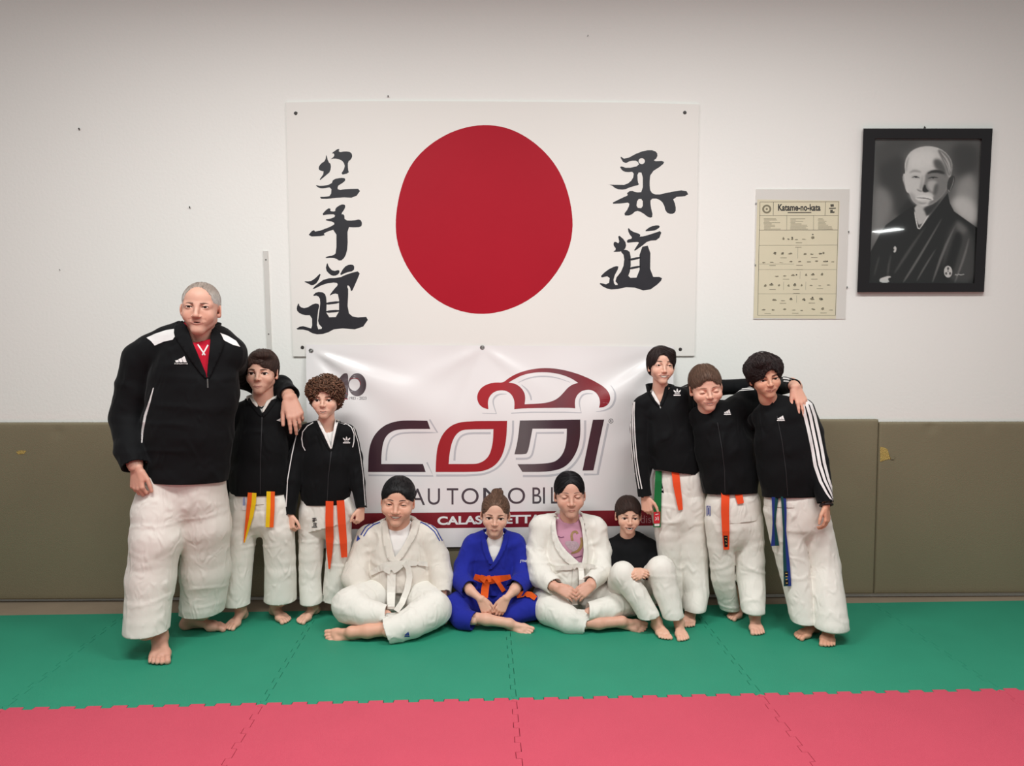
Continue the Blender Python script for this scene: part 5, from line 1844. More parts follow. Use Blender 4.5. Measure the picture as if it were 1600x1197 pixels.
# ================================================================== the man in the black and white jacket
def make_coach():
    Y = -0.67
    s = Person('grey-haired man in a black jacket with white shoulders, standing beside the children', W(290, 1000, Y), (200, 148, 126), (176, 108, 100))
    H = Head(314, 442, 521, Y - 0.06, yaw=10, pitch=1, roll=2, jaw=0.185, chinr=0.085, cheek=0.98, nose=1.2, nosew=1.2, eye=1.02, eyeopen=0.72, mouth=0.112, open=0.022, age=1.0,
             eyex=0.148, eyez=0.52, mz=0.225, brow=1.45, lip=0.95, ear=1.1, fw=1.06)
    s.set_head(H, (309, 540, Y + 0.01, 26), nr=0.25, chest=chain([(304, 556, Y + 0.02, 30), (310, 580, Y + .02, 32)], 0.03, ((0, 1, 0), 0.6)))
    torso = [(306, 566, Y, 62), (302, 610, Y, 66), (292, 680, Y, 67), (291, 735, Y, 62), (291, 775, Y, 60)]
    T = chain(torso, 0.03, ((0, 1, 0), 0.66))
    P = list(T)
    P += chain([(300, 527, Y + 0.02, 27), (262, 539, Y + 0.02, 26), (238, 550, Y + 0.02, 27), (221, 560, Y + 0.02, 27)], 0.03)
    P += chain([(310, 530, Y + 0.02, 27), (340, 541, Y + 0.03, 26), (358, 551, Y + 0.03, 26)], 0.03)
    arm = [(221, 562, Y + 0.02, 28), (210, 605, Y + 0.02, 27), (199, 655, Y + 0.01, 24.5), (204, 700, Y - 0.08, 22.5), (211, 728, Y - 0.125, 19.5)]
    armR = [(356, 553, Y + 0.03, 26), (363, 566, -0.49, 21), (377, 588, -0.27, 19), (408, 602, -0.20, 18), (438, 605, -0.25, 17), (452, 618, -0.355, 15)]
    a1, c1 = limb(arm, 0.015); a2, c2 = limb(armR, 0.02)
    P += a1 + a2
    V_open = [(290, 508), (297, 532), (308, 560), (324, 590), (327, 560), (330, 535), (330, 512), (318, 500), (300, 500)]
    def jd(V, N):
        return 0.0055 * vnoise(V * (6, 6, 9)) + 0.0028 * vnoise(V * (14, 14, 22) + 4) + 0.004 * np.clip(1 - np.abs(vnoise(V * (4, 4, 10) + 8)) * 3, 0, 1)
    j = s.garment('jacket', P, M_black, cuts=[(W(291, 749, Y), (-0.03, 0, -1), 0.32, T), c1, c2, (W(309, 515, Y), (0.0, -0.10, 1), 0.085)], holes=[(V_open, Y)], disp=jd, vox=0.007)
    s.garment('shirt', chain([(309, 530, Y + 0.01, 28), (309, 548, Y + 0.005, 42)], 0.02, ((0, 1, 0), 0.85)) + chain([(309, 560, Y, 55), (306, 620, Y, 60)], 0.03, ((0, 1, 0), 0.66)),
              mat('red_jersey', (196, 26, 50), 0.8, 0.2, 0.04, 12, 0.15, 800), cuts=[(W(311, 533, Y - .085), (0.02, -0.55, 0.83), 0.14)], vox=0.006)
    art('shirt_lace', [[stroke([(309, 538), (319, 553)], 2.2)], [stroke([(325, 539), (316, 555)], 2.2)], [stroke([(317, 549), (320.5, 555)], 2)]], s.put('shirt', lift=0.002), M_trim, s.obj['shirt'], step=4)
    art('shoulder_panel', [[[(229, 528), (243, 521.5), (260, 516), (274, 514), (276, 522), (270, 531), (256, 534), (242, 540), (236, 533)]]], s.put('jacket_full', lift=0.0025), M_trim, j, step=4, thick=0.001)
    art('shoulder_panel', [[[(343, 520), (356, 525), (369, 533), (375, 542), (364, 539), (352, 533), (345, 528)]]], s.put('jacket_full', lift=0.0025), M_trim, j, step=4, thick=0.001)
    for pts in ([(273, 510), (281, 505), (291, 506), (299, 530), (311, 558), (325, 592), (317, 589), (298, 563), (281, 538), (272, 524)],
                [(338, 514), (345, 522), (351, 535), (347, 548), (338, 566), (328, 590), (323, 592), (325, 566), (328, 540), (329, 518)]):
        art('lapel', [[smooth_poly(pts, 1)]], s.put('jacket_full', lift=0.002), M_black, j, step=5, thick=0.006, smooth=True)
    s.collar(W(309, 523, Y + 0.02), 0.092, 0.085, 0.064, M_black, j, gap=48, flare=1.14, drop=0.02, rake=0.0)
    art('zip', [[stroke([(324.2, 592), (324.8, 606)], 2)]], s.put('jacket_full', lift=0.003), M_zip, j, step=4, thick=0.002)
    art('chest_mark', three_stripe_mark(283, 563, 20, 13), s.put('jacket_full', lift=0.0025), M_trim, j, step=5)
    art('chest_lettering', [text_px('adidas', 273.5, 565.5, 292, 569.5, bold=0.02)], s.put('jacket_full', lift=0.003), M_black, j)
    art('side_piping', [[stroke([(240, 606), (234, 628), (227, 650), (223, 672), (221.5, 692)], [1.5, 3, 4, 3.5, 1.5])]], s.put('jacket_full', lift=0.002), M_trim, j, step=5)
    L1 = [(262, 755, Y, 40), (250, 800, Y - 0.03, 39), (245, 840, Y - .06, 37), (236, 905, Y - .07, 34.5), (229, 984, -.775, 34)]
    L2 = [(315, 755, Y + .02, 36), (321, 820, Y + .06, 37), (321, 890, Y + .12, 36.5), (316, 953, -.52, 34)]
    l1, k1 = limb(L1, 0.03, n=(0.02, 0.04, -1)); l2, k2 = limb(L2, 0.03, n=(0, 0.04, -1))
    P = chain([(288, 720, Y, 56), (289, 770, Y, 50)], 0.03, ((0, 1, 0), 0.72)) + l1 + l2
    s.garment('trousers', P, M_gi, cuts=[k1, k2], disp=wr_pants(0.95, 1.0), vox=0.0080)
    s.bare(torso[:4], 0.72, 0.03, ((0, 1, 0), 0.6)); s.bare(arm, 0.6); s.bare(armR, 0.6)
    s.bare(L1, 0.5); s.bare(L2, 0.5)
    a1, f1 = ground_foot(251, 1039, 0.26, 0)
    s.foot([(242, 915, Y - .05, 15), (248, 965, -.735, 12)], a1, f1, 0.26, -1)
    a2, f2 = ground_foot(351, 984, 0.25, 68)
    s.foot([(316, 890, Y + .12, 16), (303, 940, -.49, 13)], a2, f2, 0.25, 1)
    s.hand([(206, 700, Y - .08, 13), (211, 725, Y - .12, 10.5)], (213, 731, Y - .13), (0.06, -0.12, -1), (-0.35, -0.93, 0.1), 0.175, 1, curl=(38, 48, 30), spread=2, tout=28, tcurl=14)
    s.hand([(438, 607, -.27, 11), (450, 617, -.35, 9.5)], (453, 621, -.385), (0.36, -0.34, -0.9), (0.40, -0.88, 0.2), 0.20, -1,
           fingers=[(16, 14, 10), (18, 20, 12), (28, 36, 20), (36, 42, 24)], spread=4, tout=24, tcurl=6)
    s.body()
    s.face(brow=(112, 88, 76), brow_th=0.8, brow_z=-0.018, brow_arch=0.010, gaze=(0.0, 0), lash=(64, 42, 36), lash_th=1.3)
    s.hair((150, 134, 124), t=0.014, top=0.016, hairline=0.985, temple=0.345, side=0.47, nape=0.22, locks=1500, length=0.08, width=0.014, lift=0.002, grav=0.0, jitter=0.3, var=0.09, colour2=(196, 190, 184), seed=5, cutdepth=0.42)
make_coach()
# ================================================================== boy with the orange and yellow belt
def make_boy_belt_two():
    Y = -0.37
    s = Person('short-haired boy with an orange and yellow belt under the man\'s arm', W(404, 960, Y), (210, 160, 136), (186, 116, 110))
    H = Head(409.5, 548, 614, Y - 0.03, yaw=2, pitch=0, roll=1, jaw=0.175, cheek=1.1, nose=0.85, nosew=1.0, eye=1.25, eyeopen=1.0, mouth=0.105, mz=0.18, eyex=0.15, smile=0.15)
    s.set_head(H, (409, 632, Y, 15), nr=0.235, chest=chain([(409, 642, Y, 20), (409, 660, Y, 22)], 0.02, NBACK))
    s.coarse += []
    torso = [(408, 660, Y, 34), (406, 700, Y, 42), (404, 745, Y, 43), (403, 790, Y, 42)]
    aL = [(378, 647, Y + .02, 17), (366, 690, Y + .03, 16), (359, 740, Y + .02, 13), (357, 785, Y, 10.5)]
    aR = [(443, 648, Y + .03, 16), (451, 690, Y + .09, 14), (453, 740, Y + .12, 12), (451, 780, Y + .12, 10)]
    hole = [(393, 618), (400, 634), (409.5, 646), (417, 636), (426, 620), (424, 608), (394, 606)]
    j = top(s, 'jacket', M_black, torso, [[(409, 630, Y + .01, 15), (380, 644, Y + .02, 16)], [(409, 630, Y + .01, 15), (441, 645, Y + .02, 16)]], [(aL, 1), (aR, 1)],
            hem=((403, 773, Y), (0.02, -0.12, -1)), neckcut=((409, 620, Y), (0, -0.3, 1), 0.06), hole=(hole, Y), disp=wr_soft(0.004, 9, 3))
    s.garment('shirt', chain([(409, 634, Y + .005, 19), (409, 655, Y, 30), (409, 690, Y, 34)], 0.02, ((0, 1, 0), 0.68)), M_tee, cuts=[(W(409, 636, Y - .055), (0, -0.5, 0.85), 0.09)], vox=0.006)
    art('shirt_neckband', [[stroke([(401, 634), (408, 637.5), (415, 635)], 3)]], s.put('shirt', lift=0.002), M_blackmark, s.obj['shirt'], step=4)
    for pts in ([(382, 610), (389, 609), (399, 626), (407, 639), (411, 650), (407, 652), (397, 640), (387, 626)], [(426, 609), (437, 607), (440, 617), (428, 632), (420, 644), (411, 653), (408, 648), (415, 632)]):
        art('collar_flap', [[smooth_poly(pts, 1)]], s.put('jacket_full', lift=0.0005), M_black, j, step=4, thick=0.004, smooth=True)
    art('gi_lapel', [[smooth_poly([(386, 610), (390, 611), (398, 625), (404, 634), (401, 637), (393, 627)], 1)]], s.put('jacket_full', lift=0.004), M_gi, j, step=4, thick=0.005, smooth=True)
    art('gi_lapel', [[smooth_poly([(424, 612), (432, 609), (434, 614), (424, 625), (418, 634), (411, 646), (409, 642), (416, 628)], 1)]], s.put('jacket_full', lift=0.004), M_gi, j, step=4, thick=0.005, smooth=True)
    s.collar(W(409, 630, Y + 0.012), 0.066, 0.060, 0.045, M_gi, j, gap=60, flare=1.12, drop=0.006, name='gi_collar')
    s.collar(W(409, 632, Y + 0.012), 0.074, 0.068, 0.038, M_black, j, gap=64, flare=1.10, drop=0.006)
    art('zip', [[stroke([(409.6, 647), (408.5, 680), (407, 720), (406.5, 772)], [2.2, 1.2, 1.0, 1.0])]], s.put('jacket_full', lift=0.002), M_zipd, j, step=5)
    art('chest_mark', [[[(432, 657), (440, 652.5), (441.5, 659.5)]]], s.put('jacket_full', lift=0.003), M_trim, j, step=4)
    art('shoulder_mark', [[[(369.5, 627), (373, 615), (381, 620)]]], s.put('jacket_full', lift=0.003), M_trim, j, step=4)
    art('shoulder_piping', [[stroke([(437, 624.5), (446, 627.5), (453, 632)], 1.6)]], s.put('jacket_full', lift=0.003), M_trim, j, step=4)
    legs = [[(385, 790, Y, 27), (378, 830, Y - .005, 24), (374, 875, Y - .01, 21.5), (369.5, 943, -.405, 20)], [(428, 790, Y, 26), (435, 830, Y, 24), (437.5, 875, Y + .02, 23.5), (438, 936, -.345, 25)]]
    pants(s, M_gi, [(404, 770, Y, 41), (405, 800, Y, 40)], legs, wr_pants(1.0, 4.0), normals=[(0, 0.05, -1), (-0.03, 0.05, -1)])
    skirt(s, [(403, 770, Y, 43), (403, 810, Y, 42)], (403, 787, Y), (0.03, -0.14, -1), (403, 762, Y), seed=8)
    art('maker_tag', [[[(378.5, 774), (385.5, 774), (385, 797), (378, 797)]]], s.put('gi_skirt', 'trousers', lift=0.003), M_trim, s.obj['gi_skirt'], step=5)
    art('maker_tag_print', [[[(380, 777), (383.5, 777), (383.3, 790), (379.7, 790)]]], s.put('gi_skirt', 'trousers', lift=0.004), mat('pale_blue_print', (150, 160, 196), 0.7, 0.2, 0.02), s.obj['gi_skirt'], step=5)
    b = s.hang('belt', [(394, 770, 13.5), (393, 785, 14), (390, 805, 12), (386, 826, 7.5), (381.5, 848, 2)], ['gi_skirt', 'trousers'], None, mats=[M_orange, M_yellow])
    b['label'] = 'orange and yellow striped judo belt'
    s.hang('belt_end', [(423, 768, 13), (422.5, 795, 13), (421, 824, 12.5)], ['gi_skirt', 'trousers'], None, b, mats=[M_yellow, M_orange])
    a1, f1 = ground_foot(358, 985, 0.20, -28)
    s.foot([(374, 880, Y, 11), (375, 935, -.375, 8.5)], a1, f1, 0.20, -1)
    a2, f2 = ground_foot(447, 974, 0.20, 24)
    s.foot([(438, 880, Y + .01, 11), (432, 930, -.32, 8.5)], a2, f2, 0.20, 1)
    s.hand([(358, 765, Y, 6)], (358, 787, Y), (0.05, -0.1, -1), (-0.8, -0.6, 0), 0.135, 1, curl=(35, 40, 25), spread=2)
    s.hand([(452, 770, Y + .12, 6)], (451, 783, Y + .12), (0.0, -0.1, -1), (0.8, -0.6, 0), 0.13, -1, curl=(35, 40, 25), spread=2)
    s.body()
    s.face(brow=(66, 44, 36), brow_th=0.95, brow_arch=0.018, lash_th=1.5)
    s.hair((64, 44, 37), t=0.03, top=0.05, hairline=0.73, temple=0.285, side=0.43, nape=0.2, locks=1500, length=0.24, width=0.015, lift=0.008, comb=lambda L: np.stack([0.7 * np.ones(len(L)), -0.5 * np.ones(len(L)), 0 * L[:, 0]], 1) * np.clip((L[:, 2:3] - 0.6) * 3, 0, 1),
           grav=0.1, jitter=0.22, seed=11, cutx=-0.06, var=0.22, extra=lambda H: [H.E((0.06, -0.20, 0.90), (0.22, 0.20, 0.10), 0.06)])

# ================================================================== boy with curly hair
def make_curly():
    Y = -0.30
    s = Person('curly-haired boy with a plain orange belt over white trousers', W(508, 960, Y), (216, 166, 142), (190, 122, 114))
    H = Head(509, 592, 653, Y - 0.03, yaw=1, pitch=0, roll=0, jaw=0.155, chinr=0.07, cheek=1.05, nose=0.8, eye=1.22, eyeopen=0.95, mouth=0.118, open=0.032, mz=0.19, eyex=0.15, smile=0.4)
    s.set_head(H, (509, 670, Y, 13), nr=0.20, chest=chain([(511, 680, Y, 15), (512, 694, Y, 17)], 0.02, NBACK))
    torso = [(511, 690, Y, 32), (511, 720, Y, 39), (509, 755, Y, 38.5), (508, 800, Y, 37)]
    aL = [(480, 677, Y - .01, 14.5), (465, 712, Y - .03, 13.5), (457.5, 750, Y - .06, 12.5), (452.5, 803, Y - .09, 9)]
    aR = [(543, 678, Y + .01, 14.5), (552, 715, Y + .01, 13.5), (559, 755, Y - .01, 11.5), (564.5, 793, Y - .04, 8.5)]
    hole = [(499, 657), (503, 668), (511, 685), (517.5, 700), (521, 684), (525, 664), (522, 652), (501, 650)]
    j = top(s, 'jacket', M_black, torso, [[(510, 668, Y, 13), (483, 675, Y, 13.5)], [(510, 668, Y, 13), (541, 676, Y, 13.5)]], [(aL, 1), (aR, 1)],
            hem=((509, 787, Y), (0.02, -0.10, -1)), neckcut=((510, 660, Y), (0, -0.3, 1), 0.055), hole=(hole, Y), disp=wr_soft(0.004, 10, 13))
    s.garment('shirt', chain([(511, 672, Y + .005, 17), (512, 690, Y, 27), (512, 730, Y, 31)], 0.02, ((0, 1, 0), 0.70)), M_tee, cuts=[(W(511, 676, Y - .05), (0.05, -0.6, 0.8), 0.09)], vox=0.0055)
    for pts in ([(490, 657), (496, 655), (504, 668), (512, 684), (519, 704), (515, 706), (505, 690), (496, 672)], [(527, 653), (534, 657), (530, 674), (525, 690), (519, 706), (516, 704), (520, 684), (524, 666)]):
        art('collar_flap', [[smooth_poly(pts, 1)]], s.put('jacket_full', lift=0.0005), M_black, j, step=4, thick=0.003, smooth=True)
    art('gi_lapel', [[smooth_poly([(494.5, 655), (498, 655), (505, 668), (513, 684), (518, 702), (516, 702), (508, 684), (501, 670)], 1)]], s.put('jacket_full', lift=0.003), M_tee, j, step=4, thick=0.004, smooth=True)
    art('gi_lapel', [[smooth_poly([(525, 652), (529, 658), (525, 672), (521, 690), (518.5, 702), (517, 700), (520, 680), (522, 664)], 1)]], s.put('jacket_full', lift=0.003), M_tee, j, step=4, thick=0.004, smooth=True)
    s.collar(W(510.5, 668, Y + 0.008), 0.058, 0.052, 0.040, M_gi, j, gap=58, flare=1.12, drop=0.006, name='shirt_collar')
    s.collar(W(510.5, 669, Y + 0.008), 0.064, 0.058, 0.038, M_black, j, gap=62, flare=1.12, drop=0.006)
    art('zip', [[stroke([(518, 702), (516, 720), (513, 745), (511, 787)], [2.2, 1.2, 0.9, 0.9])]], s.put('jacket_full', lift=0.002), M_zipd, j, step=5)
    art('chest_mark', leaf_mark(541.5, 687, 12, 11.5), s.put('jacket_full', lift=0.003), M_trim, j, step=4)
    for pts in ([(489.5, 660.5), (480, 666), (473, 675), (471.5, 686), (473, 697), (477, 704)], [(528, 653.5), (540, 661), (549, 668), (553, 678), (553, 690), (551, 699)]):
        art('raglan_piping', [[stroke(pts, 1.3)]], s.put('jacket_full', lift=0.003), M_trim, j, step=4)
    art('sleeve_piping', [[stroke([(470, 668), (464, 678), (460, 694), (456, 712), (452, 735), (449.5, 750), (448.5, 770), (447, 792)], 1.5)]], s.put('jacket_full', lift=0.003), M_trim, j, step=4)
    art('sleeve_piping', [[stroke([(552, 668), (559, 690), (563.5, 715), (567, 742), (569, 770), (570.5, 790)], 1.0)]], s.put('jacket_full', lift=0.003), M_trim, j, step=4)
    legs = [[(491, 800, Y, 23), (487, 830, Y, 20.5), (485.5, 870, Y - .005, 18.5), (484.5, 905, Y - .01, 16.5), (486, 941, -.34, 16.5)], [(528, 800, Y, 21), (530, 840, Y, 19), (528, 880, Y + .02, 18.5), (524, 936, -.28, 20)]]
    pants(s, M_gi, [(508, 785, Y, 36), (509, 806, Y, 35)], legs, wr_pants(0.9, 9.0), normals=[(0, 0.05, -1), (-0.1, 0.05, -1)])
    g = skirt(s, [(508, 785, Y, 38), (509, 845, Y, 39)], (500, 826, Y), (0.25, -0.12, -1), (508, 776, Y), extra=chain([(536, 787, Y, 15), (549, 800, Y - .01, 8)], 0.02), seed=18)
    for k in range(2):
        art('gi_embroidery', [[[(488 + a * 3.2, 809 + k * 8 + b * 3.0) for a, b in q] for q in ch_] for ch_ in ([[[(0, 0.2), (2, 0), (2, 0.4), (0, 0.6)]], [[(0.7, 0), (1.1, 0), (1.2, 2.2), (0.8, 2.2)]], [[(0, 1.1), (2.2, 0.9), (2.2, 1.3), (0, 1.5)]], [[(0, 2.2), (0.8, 1.4), (1, 1.7), (0.3, 2.3)]]] if k == 0 else [[[(0.5, 0), (2.2, 0), (2.2, 0.35), (0.5, 0.35)]], [[(0.7, 0.5), (1, 0.5), (1, 1.8), (0.7, 1.8)]], [[(1.6, 0.5), (2, 0.5), (2, 1.8), (1.6, 1.8)]], [[(0.7, 0.9), (2, 0.9), (2, 1.2), (0.7, 1.2)]], [[(-0.2, 2), (2.4, 1.9), (2.4, 2.3), (-0.2, 2.4)]]])],
            s.put('gi_skirt', lift=0.003), M_blackmark, g)
    b = s.hang('belt', [(515, 783, 12), (514.5, 810, 12.5), (515, 840, 12.5), (515, 862, 9), (514.5, 889, 2.5)], ['gi_skirt', 'trousers'], M_orange2)
    b['label'] = 'plain orange judo belt'
    s.hang('belt_end', [(532, 782, 12), (534, 815, 12.5), (536.5, 845, 11.5), (538, 871, 9.5)], ['gi_skirt', 'trousers'], M_orange2, b)
    a1, f1 = ground_foot(469, 975, 0.19, -34)
    s.foot([(486, 880, Y, 9), (488, 930, -.31, 8)], a1, f1, 0.19, -1)
    a2, f2 = ground_foot(535, 966, 0.19, 18)
    s.foot([(528, 880, Y + .02, 9), (524, 925, -.25, 8)], a2, f2, 0.19, 1)
    s.hand([(453, 785, Y - .08, 6)], (452.5, 804, Y - .092), (0.10, -0.15, -1), (-0.55, -0.85, 0), 0.125, 1, curl=(50, 60, 30), spread=1)
    s.hand([(563, 775, Y - .03, 6)], (564.5, 794, Y - .042), (-0.10, -0.15, -1), (0.75, -0.65, 0), 0.12, -1, curl=(50, 60, 30), spread=1)
    s.body()
    s.face(brow=(90, 60, 46), brow_th=0.85, brow_arch=0.012, lash_th=1.4, teeth=dict(w=0.6, n=5, h=0.7))
    s.hair((110, 76, 58), t=0.055, top=0.075, hairline=0.79, temple=0.27, side=0.40, nape=0.16, locks=620, length=0.22, width=0.026, lift=0.03, grav=0.05, jitter=1.4, curl=0.034, seed=21, var=0.35, tipfade=0.2, earcut=False, noise=0.02,
           extra=lambda H: [H.E((0.20, -0.02, 0.72), (0.24, 0.28, 0.26), 0.06), H.E((-0.20, -0.02, 0.72), (0.24, 0.28, 0.26), 0.06)])
make_boy_belt_two()
make_curly()
# ================================================================== the four children sitting on the mats
def make_round_boy():
    Y = -0.26
    s = Person('smiling black-haired boy sitting cross-legged in a white judo suit with white belt', W(622, 985, Y), (214, 158, 132), (190, 108, 100))
    H = Head(622, 747, 818, Y - 0.05, yaw=1, pitch=3, roll=4, fw=1.12, jaw=0.19, cheek=1.22, nose=0.8, nosew=1.2, eye=0.9, eyeopen=0.42, mouth=0.14, open=0.045, smile=1.0, mz=0.225, eyez=0.50, eyex=0.155)
    s.set_head(H, (622, 838, Y, 20), nr=0.27, chest=[])
    torso = [(622, 852, Y, 44), (624, 876, Y - .01, 48), (626, 902, Y - .02, 52), (626, 930, Y - .03, 54)]
    aL = [(577, 842, Y, 22), (563, 874, Y - .03, 20), (556, 905, Y - .10, 21), (563, 928, Y - .16, 16)]
    aR = [(667, 840, Y, 21), (682, 872, Y - .02, 20), (690, 903, Y - .08, 19), (692, 928, Y - .14, 13.5)]
    hole = [(601, 806), (604, 835), (609, 858), (614, 876), (622, 872), (634, 850), (644, 826), (648, 805), (630, 800)]
    j = top(s, 'judo_jacket', M_gi2, torso, [[(615, 829, Y, 20), (582, 840, Y, 20)], [(629, 829, Y, 20), (662, 838, Y, 20)]], [(aL, 1), (aR, 1)], hem=((626, 925, Y), (0, -0.3, -1)),
            neckcut=((622, 815, Y), (0, -0.3, 1), 0.075), hole=(hole, Y), disp=wr_gi(0.9, 2), flat=0.76, vox=0.0068)
    s.garment('shirt', chain([(622, 838, Y, 30), (622, 855, Y - .005, 42), (624, 890, Y - .01, 46)], 0.02, ((0, 1, 0), 0.74)), M_tee, cuts=[(W(621, 834, Y - .09), (0, -0.6, 0.8), 0.12)], vox=0.006, disp=wr_soft(0.002, 14, 1))
    for pts in ([(597, 815), (605, 813), (607, 828), (612, 850), (618, 874), (621, 879), (607, 879), (601, 858), (596, 832)], [(643, 813), (653, 812), (656, 818), (652, 834), (640, 855), (626, 877), (612, 881), (614, 875), (630, 853), (642, 828)]):
        art('lapel', [[smooth_poly(pts, 1)]], s.put('judo_jacket_full', lift=0.001), M_gi2, j, step=5, thick=0.008, smooth=True)
    s.collar(W(625, 826, Y + .012), 0.086, 0.080, 0.055, M_gi2, j, gap=48, flare=1.05, drop=0.01, th=0.007)
    for pts in ([(594, 811), (582, 816), (571, 824), (564, 836)], [(594, 816), (584, 820), (575, 827), (568, 838)], ):
        art('shoulder_stripe', [[stroke(pts, 1.6)]], s.put('judo_jacket_full', lift=0.002), M_bluemark, j, step=4)
    for pts in ([(658, 812), (671, 818), (682, 828), (691, 845)], [(658, 816), (669, 822), (679, 831), (687, 845)]):
        art('shoulder_stripe', [[stroke(pts, 1.5)]], s.put('judo_jacket_full', lift=0.002), M_bluemark, j, step=4)
    art('shoulder_mark', [[[(557, 846), (559, 836), (563, 842)]]], s.put('judo_jacket_full', lift=0.002), M_bluemark, j, step=4)
    legs = [[(598, 932, Y - .06, 31), (548, 946, -.52, 29), (572, 958, -.565, 22), (606, 962, -.57, 17)], [(654, 932, Y - .06, 31), (676, 952, -.50, 29), (645, 973, -.60, 25), (605, 987, -.64, 20)]]
    pants(s, M_gi, [(610, 930, Y - .03, 42), (642, 930, Y - .03, 42)], legs, wr_pants(1.1, 14.0), normals=[(1, -0.1, 0.1), (-0.93, -0.12, -0.35)])
    art('leg_mark', three_stripe_mark(636, 991, 8, 8), s.put('trousers', lift=0.002), M_bluemark, s.obj['trousers'], step=4)
    b = s.hang('belt', [(579, 896, 7), (590, 890, 9), (603, 884, 11), (618, 882, 11), (636, 880, 10), (655, 880, 8), (668, 882, 6)], ['judo_jacket'], M_gi, th=0.006, lift=0.006)
    b['label'] = 'white judo belt'
    bk = list(s.bvh)[-1]
    s.hang('belt_knot', [(600, 888, 8), (609, 892, 12), (618, 889, 11), (628, 883, 7)], ['judo_jacket', bk], M_gi, b, th=0.012, lift=0.012)
    s.hang('belt_end', [(612, 892, 13), (611.5, 912, 13.5), (611, 935, 12.5), (611, 952, 11)], ['judo_jacket', 'trousers', bk], M_gi, b, th=0.005, lift=0.008)
    s.hang('belt_end', [(632, 879, 8), (638, 888, 9), (640, 902, 9.5), (636, 922, 9.5), (628, 942, 9.5), (619, 955, 9)], ['judo_jacket', 'trousers', bk], M_gi, b, th=0.005, lift=0.008)
    s.foot([(620, 981, -.62, 11), (575, 986, -.628, 10.5)], W(549, 988, -.625), (-1, -0.05, 0.0), 0.20, 1, up=(-0.05, -0.72, 0.62))
    s.foot([(600, 965, -.55, 10), (640, 975, -.52, 10)], W(655, 977, -.47), (1, 0, -0.05), 0.20, -1, up=(0.05, -0.85, 0.4))
    s.hand([(557, 905, Y - .10, 9)], (562, 930, Y - .17), (0.35, -0.3, -0.85), (-0.5, -0.7, 0.4), 0.13, 1)
    s.hand([(690, 903, Y - .08, 8)], (692, 930, Y - .15), (-0.2, -0.3, -0.9), (0.5, -0.7, 0.4), 0.13, -1)
    s.body()
    s.face(brow=(40, 30, 28), brow_th=0.7, brow_z=0.012, brow_arch=0.018, lash_th=1.3, teeth=dict(w=0.78, n=8, h=0.8))
    s.hair((20, 17, 18), t=0.034, top=0.05, hairline=0.80, temple=0.33, side=0.46, nape=0.22, locks=2200, length=0.07, width=0.010, lift=0.004, grav=0.0, jitter=0.4, seed=31, var=0.3, noise=0.01)

